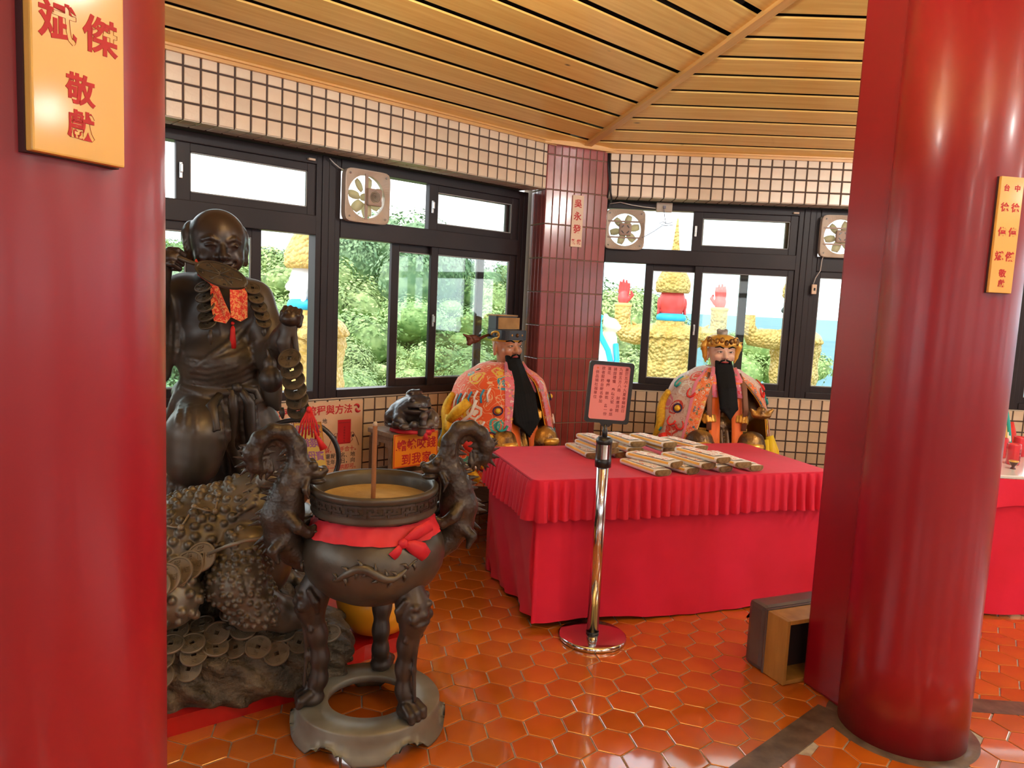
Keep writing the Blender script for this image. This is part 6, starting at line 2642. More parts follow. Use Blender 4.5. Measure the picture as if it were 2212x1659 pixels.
dragon_applique(d1, CP1, -1.75, .28, -1)
# yellow sleeve dragon, blue and white wave stripes
applique(d1, *CP1, [(-1.20, .32), (-1.45, .42), (-1.65, .50)], [.030, .036, .028], 'thread_yellow', 'dragon_arm', .012)
applique(d1, *CP1, [(-1.70, .46), (-1.62, .56), (-1.50, .60)], [.026, .030, .018], 'thread_yellow', 'dragon_paw', .014)
for k in range(7):
    t = -.80 - k * .13
    applique(d1, *CP1, [(t, .20 + .012 * k), (t - .05, .25 + .014 * k), (t - .02, .31 + .012 * k)], .0065, 'thread_blue' if k % 2 else 'thread_white', 'wave_stripe', .008, 6)
applique(d1, *CP1, [(-1.05, .30), (-1.12, .42), (-1.36, .52)], .010, 'thread_white', 'wave_edge', .010)
pearl(d1, CP1, -.62, .38, .017)
pearl(d1, CP1, .95, .30, .017)
pearl(d1, CP1, -.72, .60, .022)
pearl(d1, CP1, -.78, .83, .022)
applique(d1, *CP1, [(-1.25, .58), (-1.05, .56), (-.86, .58)], [.018, .028, .016], 'thread_yellow', 'beast_brow', .010)
applique(d1, *CP1, [(-1.15, .66), (-.98, .70), (-.90, .78)], [.032, .036, .022], 'thread_red', 'beast_body', .008)
applique(d1, *CP1, [(-1.25, .80), (-1.05, .86), (-.85, .84)], [.010, .014, .008], 'thread_white', 'beast_fang', .012)
applique(d1, *CP1, [(-1.10, .93), (-.95, .90), (-.85, .95)], [.022, .030, .018], 'thread_yellow', 'beast_foot', .012)
applique(d1, *CP1, [(-1.35, .75), (-1.5, .80), (-1.45, .90)], [.02, .022, .012], 'thread_purple', 'flower', .008)
curls(d1, CP1, [(-.95, .47, 1), (-1.3, .68, 1), (-.66, .72, -1), (1.0, .5, 1), (1.2, .7, -1)], 'thread_white')
curls(d1, CP1, [(-.55, .50, 1), (.85, .62, -1), (-1.6, .72, 1)], 'thread_teal')
for k in range(12):
    t = -2.2 + k * .14
    applique(d1, *CP1, [(t, .955), (t + .05, .975), (t + .09, .955)], .008, ('thread_yellow', 'thread_blue', 'thread_pink')[k % 3], 'hem_scallop', .006, 6)
for s in (-1, 1):
    stole(d1, s * .070, .68, .02, 'satin_orange', .040)
    strip([(s * .055, -.09, .735), (s * .085, -.14, .66), (s * .10, -.18, .55)], [.02, .022, .02], 'robe_pink', 'collar', d1, Vector((0, -1, 0)), thick=.005)
h1 = deity_head(d1, .835, 'skin_ruddy', .46, None, .085)
# square-crowned official's hat: band, body, raised back, wings
MB().lathe([(.096, .862), (.101, .864), (.102, .880), (.098, .884)], 32).build('hat_band', 'gold_bright', d1)
m = MB()
m.prism([(x * .99, y) for x, y in round_rect(.200, .212, .05)], .874, .935)
m.build('hat_crown', 'hat_black', d1)
o_ = MB().prism(round_rect(.170, .120, .03), .925, 1.022, Matrix.Translation((0, .045, 0))).build('hat_back', 'hat_black', d1)
MB().prism(round_rect(.172, .010, .004), .940, 1.012, Matrix.Translation((0, -.018, 0))).build('hat_plaque', mat('ochre_panel', (.42, .23, .06), .5, color2=(.30, .15, .03), scale=12), d1)
MB().prism(round_rect(.176, .126, .03), 1.020, 1.028, Matrix.Translation((0, .045, 0))).build('hat_top', 'ochre_panel', d1)
m = MB()
for i in range(7):
    a = PI + .35 + i / 6 * (PI - .7)
    m.sphere((.103 * math.cos(a), .106 * math.sin(a), .905), (.013, .011, .013), 8, 6)
o_ = m.build('hat_bosses', 'gilded', d1)
o_['kind'] = 'stuff'
for s in (-1, 1):
    pts = [(s * .105 + .022 * math.cos(a) * s * .5, -.02 + .03 * math.cos(a), .902 + .022 * math.sin(a)) for a in [i * .7 for i in range(8)]]
    MB().tube(pts, .007, 8).build('hat_scroll', 'gold_bright', d1)
    if s > 0:
        continue
    S = Sculpt((min(s * .08, s * .33), -.02, .84), (max(s * .08, s * .33), .10, .95), .004)
    S.chain([(s * .09, .06, .90), (s * .15, .05, .885), (s * .19, .045, .87)], [.009, .009, .012], k=.006)
    S.ell((s * .235, .04, .872), (.052, .012, .028), k=.01)
    S.cap((s * .26, .04, .88), (s * .31, .04, .90), .014, .005, k=.008).cap((s * .25, .04, .86), (s * .265, .04, .845), .02, .016, k=.006)
    obj('hat_wing', S.mesh('hat_wing'), mat('wing_red', (.13, .035, .015), .4, metal=.3), d1)

# ---- yellow-robed figure beyond the column, behind the pale-topped table
d3 = thing('deity_statue', 'seated statue in a yellow embroidered robe, half hidden behind the round red column', 'statue', (2.99, 5.03, .44), math.radians(-6))
deity_body(d3)
CP3 = (.38, .31, .73, .02, .03)
obj('cape', cape_mesh('cape', lambda v: .35 + .3 * v, lambda v: 2 * PI - .35 - .3 * v, *CP3), 'robe_yellow', d3)
obj('cape_lining', cape_mesh('cape_lining', lambda v: .34 + .3 * v, lambda v: 2 * PI - .34 - .3 * v, *CP3, -.012, .006), 'satin_orange', d3)
applique(d3, *CP3, [(1.5, .40), (1.42, .50), (1.30, .62)], [.04, .04, .03], 'thread_red', 'dragon_arm', .014)
applique(d3, *CP3, [(1.55, .34), (1.62, .38), (1.5, .44)], [.02, .03, .02], 'thread_red', 'dragon_paw', .02)
applique(d3, *CP3, [(1.2, .2), (1.25, .4), (1.15, .6), (1.25, .8)], .014, 'thread_teal', 'dragon_body', .01)
curls(d3, CP3, [(1.35, .25, 1), (1.0, .5, 1), (1.2, .75, -1)], 'thread_white')
deity_head(d3, .835, 'skin_ruddy', .30, None, .045)
MB().lathe([(.096, .862), (.104, .868), (.104, .895), (.09, .93), (.05, .95), (0, .955)], 32).build('crown', 'gold_bright', d3)
# seats hidden behind the tables
for (x, y, a, lab) in ((D2.x, 5.06, math.radians(4), 'plain dark plinth under the white-caped statue, behind the red table'), (2.99, 5.07, math.radians(-6), 'plain dark plinth under the yellow-robed statue')):
    r = thing('statue_plinth', lab, 'plinth', (x, y, 0), a)
    MB().bbox(-.36, .36, -.30, .30, 0, .41, .01).build('block', 'dark_wood', r)
    MB().bbox(-.38, .38, -.32, .32, .41, .438, .006).build('slab', 'dark_wood', r)

# ================================================================== THINGS ON THE WALLS
def wall_hit(M, off, x, y):
    """photo position on a plane of a wall frame (local y = off) -> local point"""
    Mi = M.inverted()
    o, d = Mi @ Vector((0, 0, EYE)), Mi.to_3x3() @ _ray(x, y)
    return o + d * ((off - o.y) / d.y)


mat('plaque_yellow', (.80, .50, .12), .4, color2=(.72, .42, .09), scale=6, coat=.3)
mat('plaque_cream', (.76, .56, .40), .5)


def column_plaque(c, phi, w, z0, z1, label):
    n = Vector((math.cos(phi), math.sin(phi), 0))
    p = c + n * .2225
    r = thing('name_plaque', label, 'plaque', (p.x, p.y, z0), phi + PI / 2)
    h = z1 - z0
    MB().bbox(-w / 2, w / 2, -.014, -.003, 0, h, .002).build('board', 'plaque_yellow', r)
    MB().box(-w / 2 - .001, w / 2 + .001, -.0035, .012, -.001, h + .001).build('backing', mat('plaque_back', (.05, .015, .02), .6), r)
    M = Matrix.Translation((0, -.0142, 0)) @ Matrix.Rotation(PI / 2, 4, 'X')
    s = w / .092
    rows = [('台', '中', .905, .024), ('徐', '徐', .74, .033), ('偉', '偉', .53, .033), ('斌', '傑', .32, .036)]
    it = []
    for a, b, f, q in rows:
        it += [(a, -.021 * s, h * f, q * s), (b, .021 * s, h * f, q * s)]
    it += [('敬', 0, h * .172, .029 * s), ('獻', 0, h * .085, .027 * s)]
    char_row(r, it, M, 'ink_red', .0004, .0008)
    return r


column_plaque(COL_L, math.radians(-26), .092, 1.663, 2.035, 'large yellow plaque with red characters on the near round column')
column_plaque(COL_R, math.radians(-81), .084, 1.648, 2.020, 'yellow plaque with red characters on the round column beside the table')
M_P = Matrix.Translation(PA) @ Matrix.Rotation(P_ANG, 4, 'Z')
a, b = wall_hit(M_P, 0, 1238, 421), wall_hit(M_P, 0, 1262, 421)
c = wall_hit(M_P, 0, 1236, 533)
pp = thing('name_plaque', 'narrow cream plaque with red characters on the tiled pillar', 'plaque', M_P @ Vector(((a.x + b.x) / 2 - .004, -.001, c.z)), P_ANG)
w, h = b.x - a.x, a.z - c.z
MB().bbox(-w / 2, w / 2, -.008, 0, 0, h, .0015).build('board', 'plaque_cream', pp)
char_row(pp, [('吳', 0, h * .84, .060), ('永', 0, h * .60, .062), ('發', 0, h * .35, .064), ('敬', -w * .23, h * .10, .034), ('獻', w * .23, h * .10, .034)], Matrix.Translation((0, -.0082, 0)) @ Matrix.Rotation(PI / 2, 4, 'X'), 'ink_red', .0004, .0014)

# --- exhaust fans in the top lights
mat('fan_plastic', (.62, .50, .40), .45, color2=(.50, .40, .31), scale=6)
mat('fan_blade', (.70, .64, .45), .4)
nt_ = MATS['fan_blade'].node_tree
tl_ = nt_.nodes.new('ShaderNodeBsdfTranslucent')
tl_.inputs['Color'].default_value = (.75, .68, .48, 1)
mx_ = nt_.nodes.new('ShaderNodeMixShader')
mx_.inputs['Fac'].default_value = .55
nt_.links.new(nt_.nodes['Principled BSDF'].outputs[0], mx_.inputs[1])
nt_.links.new(tl_.outputs[0], mx_.inputs[2])
nt_.links.new(mx_.outputs[0], nt_.nodes['Material Output'].inputs['Surface'])
mat('fan_motor', (.40, .28, .22), .5)


def exhaust_fan(M, t, z, y, size, vert, blades, lab):
    root = bpy.data.objects.new('exhaust_fan', None)
    link(root)
    root.matrix_world = M @ Matrix.Translation((t, y, z))
    tag(root, lab, 'fan', 'exhaust fans in the windows')
    n, hs, R = 64, size / 2, size * .41
    V, Fs = [], []
    for r_, yy in (('o', .0), ('o', -.045), ('m', -.048), ('i', -.030), ('i', .0)):
        for i in range(n):
            a = 2 * PI * i / n
            c_, s_ = math.cos(a), math.sin(a)
            if r_ == 'i':
                V.append((R * c_, yy, R * s_))
            else:
                q = hs if r_ == 'o' else hs * .955
                k = (abs(c_) ** 9 + abs(s_) ** 9) ** (-1 / 9)
                V.append((q * k * c_, yy, q * k * s_))
    for j in range(5):
        for i in range(n):
            i2, j2 = (i + 1) % n, (j + 1) % 5
            Fs.append((j * n + i, j * n + i2, j2 * n + i2, j2 * n + i))
    obj('housing', fix_normals(MB().add(V, Fs).mesh('housing')), 'fan_plastic', root)
    off = .0
    if vert:
        off = size * .13
        MB().bbox(-.010 * 1, .010, -.040, -.030, -hs * .95, hs * .95, .002, Matrix.Translation((-size * .02, 0, 0))).build('bracket', 'fan_motor', root)
        MB().bbox(off - .048, off + .048, -.062, -.022, -.050, .050, .008).build('motor', 'fan_motor', root)
        m = MB()
        for rr in (.012, .020, .028, .036):
            m.lathe([(rr - .0016, 0), (rr, .002), (rr + .0016, 0)], 20, M=Matrix.Translation((off, -.0625, 0)) @ Matrix.Rotation(PI / 2, 4, 'X'))
        o_ = m.build('motor_vents', 'fan_plastic', root)
        o_['kind'] = 'stuff'
    else:
        for zz in (-.058, .058):
            MB().bbox(-hs * .93, hs * .93, -.042, -.034, zz - .006, zz + .006, .002).build('bracket', 'fan_motor', root)
        MB().bbox(-.046, .046, -.060, -.024, -.046, .046, .014).build('motor', 'fan_motor', root)
        for q in range(4):
            a = PI / 4 + q * PI / 2
            MB().bbox(-.012, .012, -.0625, -.058, -.004, .004, .0015, Matrix.Rotation(a + PI / 2, 4, 'Y') @ Matrix.Translation((0, 0, .028))).build('motor_vent', 'hoop_metal', root)
    for q in range(blades):
        a = 2 * PI * q / blades + .3
        M2 = Matrix.Rotation(a, 4, 'Y')
        V = []
        for i in range(7):
            u = i / 6
            rr = R * (.30 + .62 * u)
            wd = R * (.05 + .17 * math.sin(PI * (.18 + .62 * u)))
            for s_ in (-1, 1):
                V.append(M2 @ Vector((s_ * wd, -.012 + s_ * .012, rr)))
        Fs = [(2 * i, 2 * i + 1, 2 * i + 3, 2 * i + 2) for i in range(6)]
        V2 = [v + Vector((0, .0025, 0)) for v in V]
        Fs += [tuple(14 + k for k in reversed(f)) for f in Fs]
        Fs += [(2 * i, 2 * i + 2, 16 + 2 * i, 14 + 2 * i) for i in range(6)] + [(2 * i + 3, 2 * i + 1, 15 + 2 * i, 17 + 2 * i) for i in range(6)] + [(0, 14, 15, 1), (12, 13, 27, 26)]
        obj('blade', fix_normals(MB().add(V + V2, Fs, True).mesh('blade')), 'fan_blade', root)
    MB().lathe([(0, -.02), (R * .16, -.018), (R * .18, .0), (0, .004)], 20, M=Matrix.Rotation(PI / 2, 4, 'X') @ Matrix.Translation((0, 0, .0))).build('hub', 'fan_blade', root)
    for sx in (-1, 1):
        for sz in (-1, 1):
            MB().lathe([(0, 0), (.006, 0), (.005, .003), (0, .004)], 10, M=Matrix.Translation((sx * hs * .80, -.048, sz * hs * .80)) @ Matrix.Rotation(PI / 2, 4, 'X')).build('screw', 'metal_latch', root)
    return root


f1 = exhaust_fan(M_L, 2.437, 2.116, WIN_L - .005, .306, True, 7, 'cream exhaust fan with an upright bracket, in the window behind the bronze boy')
f2 = exhaust_fan(M_R, .523, 2.106, WIN_R - .005, .290, False, 6, 'grimy exhaust fan with two level bars, next to the tiled pillar')
f3 = exhaust_fan(M_R, 2.098, 2.122, WIN_R - .005, .305, False, 6, 'exhaust fan half hidden by the round column')

mat('cable_white', (.66, .56, .50), .5)
mat('cable_black', (.015, .012, .012), .5)
mat('cable_grey', (.25, .24, .30), .5)


def cable(pts, r, m, lab, M=None, name='cable'):
    c0 = pts[0]
    o_ = MB().tube(pts, r, 7).build(name, m)
    if M is not None:
        o_.matrix_world = M
    return tag(o_, lab, 'cable')


wr = lambda x, y, off=WIN_R - .02: wall_hit(M_R, off, x, y)
wl_ = lambda x, y, off=WIN_L - .02: wall_hit(M_L, off, x, y)
cable([wl_(712, 342), wl_(722, 353), wl_(733, 362), wl_(742, 367)], .0032, 'cable_white', 'thin white cable running into the corner of the cream exhaust fan', M_L)
cable([wr(1317, 330, -.012), wr(1318, 370, -.012), wr(1319, 415, -.012), wr(1321, 428, -.006), wr(1320, 436, .05)], .007, 'cable_black', 'thick black cable down the edge between pillar and frieze', M_R)
cable([wr(1314, 328, -.012), wr(1314, 360, -.012), wr(1317, 400, -.012), wr(1312, 428, -.004)], .005, 'cable_black', 'thin black cable beside the thick one at the pillar edge', M_R)
cable([wr(1318, 440), wr(1340, 437), wr(1365, 443), wr(1390, 447), wr(1417, 450)], .0042, 'cable_white', 'pale cable along the window head to the junction box', M_R)
cable([wr(1434, 449, WIN_R - .05), wr(1436, 470, WIN_R - .05), wr(1438, 483, WIN_R - .06), wr(1430, 486, WIN_R - .06), wr(1425, 482, WIN_R - .06), wr(1432, 479, WIN_R - .05), wr(1442, 484, WIN_R - .05), wr(1452, 480, WIN_R - .06), wr(1455, 486, WIN_R - .06),
       wr(1444, 487, WIN_R - .05), wr(1430, 488, WIN_R - .05), wr(1412, 500, WIN_R - .05), wr(1398, 508, WIN_R - .05), wr(1387, 513, WIN_R - .05)], .0026, 'cable_grey', 'thin grey flex looped in a bow below the junction box', M_R)
jb = wr(1434, 449, WIN_R - .002)
bx = thing('junction_box', 'square beige junction box on the window head beside the fan', 'junction box', M_R @ jb, A_R)
MB().bbox(-.058, .058, -.036, 0, -.034, .034, .005).build('case', 'fan_plastic', bx)
MB().bbox(-.010, .010, -.046, -.034, -.010, .010, .003).build('socket', 'cable_grey', bx)
pl = wr(1757, 625)
plug = thing('cord_switch', 'cream cord switch hanging from the half-hidden fan on the window frame', 'switch', M_R @ pl, A_R)
MB().bbox(-.018, .018, -.022, 0, -.036, .036, .005).build('case', 'plaque_cream', plug)
MB().bbox(-.005, .007, -.026, -.020, -.010, .010, .002).build('button', 'cable_black', plug)
cable([wr(1757, 614), wr(1762, 600), wr(1772, 585), wr(1776, 560), wr(1782, 548), wr(1790, 540)], .003, 'cable_white', 'cream flex between the cord switch and the half-hidden fan', M_R)
for M_, f_, x, y in ((M_L, wl_, 675, 344), (M_R, wr, 1721, 460)):
    p = f_(x, y)
    o_ = MB().bbox(p.x - .02, p.x + .02, p.y, p.y + .02, p.z - .006, p.z + .006, .002).build('frame_label', 'plaque_cream')
    o_.matrix_world = M_
    tag(o_, 'tiny cream sticker on the window head beside the %s' % ('cream fan' if M_ is M_L else 'column'), 'sticker')

# ================================================================== OUTSIDE
mat('leaf_a', (.11, .20, .05), .6, color2=(.26, .36, .12), scale=7, rnd=.25)
mat('leaf_b', (.17, .27, .075), .6, color2=(.34, .42, .15), scale=7, rnd=.25)
mat('leaf_c', (.08, .16, .07), .6, color2=(.19, .28, .13), scale=7, rnd=.25)
mat('bark', (.16, .12, .09), .9)
mat('hill_ground', (.05, .11, .025), .9, color2=(.14, .20, .05), scale=.5, bump=.5, bscale=3, bdist=.2)
mat('sea_water', (.06, .16, .20), .6, color2=(.08, .19, .23), scale=.01, spec=.15)
mat('terrace_paving', (.42, .40, .36), .8)


def ground_z(x, y):
    r = math.hypot(x, y)
    az = math.degrees(math.atan2(x, y))
    # a wooded slope climbs on the one hand and drops to the sea on the other
    k = 1 / (1 + math.exp((az - 8.5) / 2.6))
    rise = (-2.6 + max(0, r - 12) * .098 * (1 - .3 * max(0, az + 16) / 30))
    fall = -2.2 - max(0, r - 12) * .28
    z = k * min(rise, .9 - .02 * (az + 20)) + (1 - k) * fall
    return z + .5 * math.sin(x * .3 + y * .23)


V, Fs = [], []
na, nr_ = 60, 40
for j in range(nr_ + 1):
    r = 7.6 + (170 - 7.6) * (j / nr_) ** 2
    for i in range(na + 1):
        a = math.radians(-75 + 150 * i / na)
        x, y = r * math.sin(a), r * math.cos(a)
        V.append((x, y, max(ground_z(x, y), -42)))
for j in range(nr_):
    for i in range(na):
        Fs.append((j * (na + 1) + i, j * (na + 1) + i + 1, (j + 1) * (na + 1) + i + 1, (j + 1) * (na + 1) + i))
o_ = MB().add(V, Fs, True).build('hillside_ground', 'hill_ground')
tag(o_, kind='structure')
o_ = MB().add([(-3000, 60, -40), (5800, 60, -40), (5800, 5900, -40), (-3000, 5900, -40)], [(0, 1, 2, 3)]).build('sea', 'sea_water')
tag(o_, kind='structure')


def crown_mesh(seed, n_leaf=1500, flat=.85):
    rg = np.random.default_rng(seed)
    lob = [(rg.normal(0, .42, 3) * np.array([1, 1, .7]), rg.uniform(.42, .72)) for _ in range(9)]
    V, Fs = [], []
    per = n_leaf // 9
    for c, r in lob:
        d = rg.normal(0, 1, (per, 3))
        d /= np.linalg.norm(d, axis=1)[:, None]
        d[:, 2] = np.where(d[:, 2] < -.35, -d[:, 2], d[:, 2])
        P_ = c + d * r * rg.uniform(.78, 1.10, (per, 1))
        for p, nn in zip(P_, d):
            t = np.cross(nn, rg.normal(0, 1, 3))
            t /= np.linalg.norm(t) + 1e-9
            b = np.cross(nn, t) + nn * rg.uniform(-.6, .6)
            s = rg.uniform(.028, .058)
            n0 = len(V)
            V += [p - t * s, p + b * s * .5 + t * 0, p + t * s, p - b * s * .5]
            Fs.append((n0, n0 + 1, n0 + 2, n0 + 3))
    V = np.array(V)
    V[:, 2] *= flat
    m = MB()
    m.add([tuple(v) for v in V], Fs)
    # inner mass
    for c, r in lob:
        m.sphere((c[0], c[1], c[2] * flat), (r * .76, r * .76, r * .76 * flat), 10, 7)
    me = m.mesh('crown')
    return me


CROWNS = []
for i, (k, f) in enumerate((('leaf_a', .85), ('leaf_b', .75), ('leaf_c', .95), ('leaf_a', .7), ('leaf_b', .9))):
    me = crown_mesh(40 + i, 5400, f)
    me.materials.append(MATS[k])
    CROWNS.append(me)
TRUNK = MB().tube([(0, 0, -1.2), (.05, 0, -.4), (0, .04, .35)], [.12, .09, .05], 8).mesh('trunk')
TRUNK.materials.append(MATS['bark'])


def tree(x, y, R, dz, kind, lab, grp):
    r = thing('tree', lab, 'tree', (x, y, ground_z(x, y) + dz), random.uniform(0, 6.28), grp)
    r.scale = (R, R, R * random.uniform(.9, 1.2))
    obj('crown', CROWNS[kind], None, r)
    obj('trunk', TRUNK, None, r)
    return r


rows = [(12.5, .95, 8), (15.5, 1.1, 9), (19, 1.3, 9), (24, 1.6, 10), (31, 2.0, 11), (40, 2.4, 12), (52, 2.8, 13), (64, 3.2, 14)]
for r, R, n in rows:
    for i in range(n):
        az = -40 + 50.5 * (i + random.uniform(.2, .8)) / n
        rr = r * random.uniform(.93, 1.07)
        x, y = rr * math.sin(math.radians(az)), rr * math.cos(math.radians(az))
        if r < 13 and az > 2:
            continue
        tree(x, y, R * random.uniform(.8, 1.2), .55 * R, random.choice([0, 1, 1, 2, 3, 4, 4]), 'leafy green tree in the dense woods on the slope outside the windows', 'trees on the wooded slope')
SHRUB = crown_mesh(77, 1100, .6)
und = []
for i in range(150):
    az = -42 + 56 * ((i * .618) % 1)
    r = 11.5 + 45 * (i / 150) ** 1.4
    x, y = r * math.sin(math.radians(az)), r * math.cos(math.radians(az))
    und.append((SHRUB, Matrix.Translation((x, y, ground_z(x, y) + .1)) @ Matrix.Rotation(i * 1.3, 4, 'Z') @ Matrix.Scale(.8 + .022 * r, 4)))
o_ = obj('undergrowth', joined('undergrowth', und), 'leaf_b')
tag(o_, 'tangle of green undergrowth between the trees on the slope outside', 'undergrowth', kind='stuff')
for px, py, Y, R, lab in ((1350, 800, 15, 1.1, 'low green tree outside beside the red-faced giant'), (1330, 700, 26, 1.7, 'rounded green tree on the slope behind the raised red hand'), (1665, 790, 17, 1.05, 'round green bush outside below the golden arm'),
                          (1600, 770, 26, 1.2, 'green bush outside between two window bars'), (1575, 745, 60, 1.6, 'distant green tree before the sea'), (1385, 690, 34, 2.0, 'green tree on the slope just before the sea begins')):
    c = at(px, py, Y)
    r = thing('tree', lab, 'tree', c, random.uniform(0, 6), 'single trees near the giants')
    r.scale = (R, R, R)
    obj('crown', CROWNS[1 if Y < 20 else 4], None, r)
    obj('trunk', TRUNK, None, r, scale=(1, 1, 1))

# --- golden giants in the garden
mat('giant_gold', (.50, .29, .06), .5, color2=(.62, .41, .13), scale=5, bump=.3, bscale=9, bdist=.02)
add_voronoi_bump(MATS['giant_gold'], 22, .9, .05, True)
mat('giant_gold_plain', (.58, .34, .07), .5, color2=(.68, .46, .14), scale=4)
mat('giant_red', (.62, .055, .05), .45)
mat('giant_white', (.74, .70, .68), .5)
mat('giant_black', (.035, .045, .045), .45)
mat('giant_blue', (.01, .36, .62), .5)

S = Sculpt((-.62, -.46, -3.3), (.62, .46, .08), .022)
S.chain([(0, 0, -.05), (0, 0, -.35), (0, 0, -.75), (0, 0, -1.05), (0, 0, -1.6), (0, 0, -3.2)], [.20, .34, .33, .27, .38, .50], k=.08)
S.ell((0, 0, -.30), (.46, .32, .16), k=.10)
S.chain([(-.28, 0, -1.0), (0, 0, -1.05), (.28, 0, -1.0)], .09, k=.05)
for q in range(9):
    a = q / 9 * 2 * PI
    S.chain([(.30 * math.cos(a), .26 * math.sin(a), -.56), (.36 * math.cos(a), .31 * math.sin(a), -.75), (.33 * math.cos(a), .28 * math.sin(a), -.95)], .045, k=.03)
S.disp((-9, -9, -9), (9, 9, 9), lambda x, y, z: .012 * np.sin(z * 16) * (z < -1.1) + .010 * np.sin(x * 40) * np.sin(z * 40) * (z > -.5))
G_BODY = S.mesh('giant_body')
S = Sculpt((-.60, -.42, -.36), (.60, .42, .06), .018)
S.ell((0, 0, -.20), (.50, .36, .17), k=.03).cap((0, 0, -.05), (0, 0, .02), .17, .14, k=.05)
S.box((0, 0, -.36), (.7, .6, .12), .01, k=.01, cut=True)
for q in range(18):
    a = q / 18 * 2 * PI
    S.ell((.48 * math.cos(a), .34 * math.sin(a), -.235), (.06, .05, .035), k=.02)
for sx in (-1, 1):
    S.cap((sx * .42, 0, -.19), (sx * .56, 0, -.04), .07, .012, k=.03)
G_COLLAR = S.mesh('giant_collar')
S = Sculpt((-.25, -.26, .0), (.25, .26, .46), .014)
S.ell((0, 0, .23), (.185, .19, .20), k=.04).ell((0, -.03, .12), (.15, .15, .11), k=.05).cap((0, 0, .0), (0, 0, .1), .13, .14, k=.04)
S.cap((0, -.17, .25), (0, -.215, .18), .02, .035, k=.02).ell((0, -.17, .11), (.06, .04, .02), k=.02).ell((0, -.15, .06), (.06, .05, .04), k=.03)
for sx in (-1, 1):
    S.ell((sx * .19, .01, .20), (.025, .045, .075), k=.01).ell((sx * .19, .01, .10), (.022, .03, .05), k=.01)
    S.ell((sx * .07, -.165, .245), (.035, .02, .015), k=.01)
G_HEAD = S.mesh('giant_head')
G_HAT = MB().lathe([(.190, .33), (.225, .33), (.252, .375), (.246, .40), (.250, .47), (.240, .495), (.232, .52), (.178, .63), (.160, .66), (.120, .67), (.115, .72), (.095, .78), (.10, .80), (.075, .85), (.078, .87), (.05, 1.0), (.03, 1.2), (.012, 1.38), (0, 1.40)], 40).mesh('giant_hat')
S = Sculpt((-.16, -.16, -.12), (.16, .16, .38), .011)
S.ell((0, 0, .06), (.085, .05, .10), k=.03).cap((0, 0, -.10), (0, 0, .03), .06, .065, k=.03)
for i, (x, L) in enumerate(((-.058, .15), (-.02, .18), (.02, .17), (.056, .13))):
    S.chain([(x, 0, .13), (x * 1.1, -.015, .13 + L * .6), (x * 1.1, -.04, .13 + L)], [.024, .021, .015], k=.008)
S.chain([(.07, -.02, .03), (.115, -.05, .10), (.09, -.075, .15)], [.026, .023, .016], k=.012)
G_HAND = S.mesh('giant_hand')
for me, k in ((G_BODY, 'giant_gold'), (G_COLLAR, 'giant_gold'), (G_HAT, 'giant_gold')):
    me.materials.append(MATS[k])


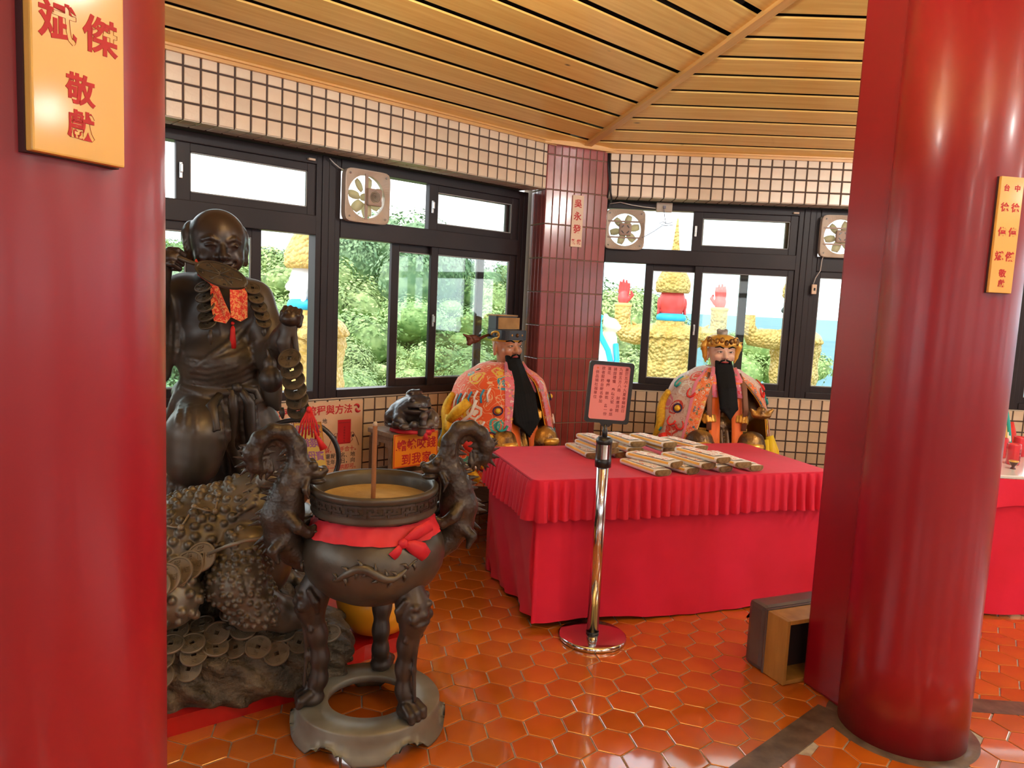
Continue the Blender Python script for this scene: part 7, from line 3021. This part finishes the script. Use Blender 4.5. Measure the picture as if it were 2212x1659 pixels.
def giant(px, py, Y, yaw, skin, lab, arms=(1, 1), s=1.):
    c = at(px, py, Y)
    r = thing('giant_statue', lab, 'statue', c, yaw, 'golden giants in the garden outside')
    r.scale = (s, s, s)
    obj('robe', G_BODY, None, r)
    obj('collar', G_COLLAR, None, r)
    hd = obj('head', G_HEAD.copy(), skin, r, scale=(1, 1, 1.18))
    obj('hat', G_HAT, None, r, loc=(0, 0, .065))
    MB().lathe([(.15, -.03), (.205, .0), (.215, .04), (.20, .085), (.15, .10)], 32).build('scarf', 'giant_blue', r)
    for sx in (-1, 1):
        if not arms[(sx + 1) // 2]:
            continue
        MB().tube([(sx * .30, 0, -.20), (sx * .50, -.01, -.23), (sx * .64, -.02, -.21), (sx * .70, -.02, -.12), (sx * .70, -.02, .02), (sx * .70, -.02, .20)], [.16, .15, .14, .125, .115, .12], 18).build('arm', 'giant_gold', r)
        MB().lathe([(.11, .16), (.128, .18), (.128, .215), (.10, .22)], 24, M=Matrix.Translation((sx * .70, -.02, 0))).build('cuff', 'giant_gold_plain', r)
        h = obj('hand', G_HAND, None, r)
        if len(G_HAND.materials) == 0:
            G_HAND.materials.append(MATS[skin])
        h.location = (sx * .70, -.02, .24)
        h.rotation_euler = (0, 0, 0 if sx < 0 else PI)
    MB().lathe([(.75, -4.2), (.75, -3.2), (.62, -3.15), (.55, -3.1)], 40).build('pedestal', 'terrace_paving', r)
    return r


giant(1449, 692, 11.0, PI, 'giant_red', 'golden giant seen from behind, with a red head and raised red hands')
giant(668, 668, 7.3, math.radians(-95), 'giant_white', 'golden giant with a white face and blue scarf behind the bronze boy', (0, 0), .97)
giant(1722, 703, 11.4, math.radians(-100), 'giant_black', 'golden giant with a black face, partly hidden by the window post', (0, 0))
o_ = [x for x in bpy.data.objects if x.get('label', '').startswith('golden giant with a black')][0]
MB().tube([o_.matrix_basis.inverted() @ at(1712, 738, 11.3), o_.matrix_basis.inverted() @ at(1660, 732, 11.2), o_.matrix_basis.inverted() @ at(1625, 728, 11.2), o_.matrix_basis.inverted() @ at(1615, 705, 11.2), o_.matrix_basis.inverted() @ at(1617, 680, 11.2)], [.16, .15, .14, .11, .10], 18).build('arm', 'giant_gold', o_)

# small painted garden figure with a blue sash
gp = at(1308, 775, 9.5)
gf = thing('garden_figure', 'small cream garden figure with a blue sash outside beside the pillar', 'statue', gp)
mat('figure_cream', (.80, .66, .34), .5, color2=(.72, .70, .68), scale=4)
S = Sculpt((-.20, -.2, -1.2), (.22, .2, .75), .016)
S.chain([(0, 0, -1.1), (0, 0, -.1), (.02, 0, .25)], [.18, .17, .11], k=.04).ell((.04, 0, .42), (.10, .10, .10), k=.04).ell((.10, -.03, .40), (.07, .05, .05), k=.03)
S.cap((0, 0, .46), (-.03, 0, .54), .05, .03, k=.03)
obj('body', S.mesh('garden_figure'), 'figure_cream', gf)
for pts in ([(-.12, -.10, .46), (-.10, -.14, .30), (.0, -.19, .12), (.06, -.20, -.1), (.0, -.19, -.3)], [(.10, -.12, .20), (.12, -.18, .0), (.06, -.21, -.15), (.10, -.2, -.4)], [(-.10, -.08, .55), (-.14, -.06, .40), (-.13, -.1, .2)]):
    MB().tube(pts, [.035] * len(pts), 8).build('sash', 'giant_blue', gf)
MB().lathe([(.30, -3), (.30, -1.15), (.2, -1.1)], 24).build('pedestal', 'terrace_paving', gf)
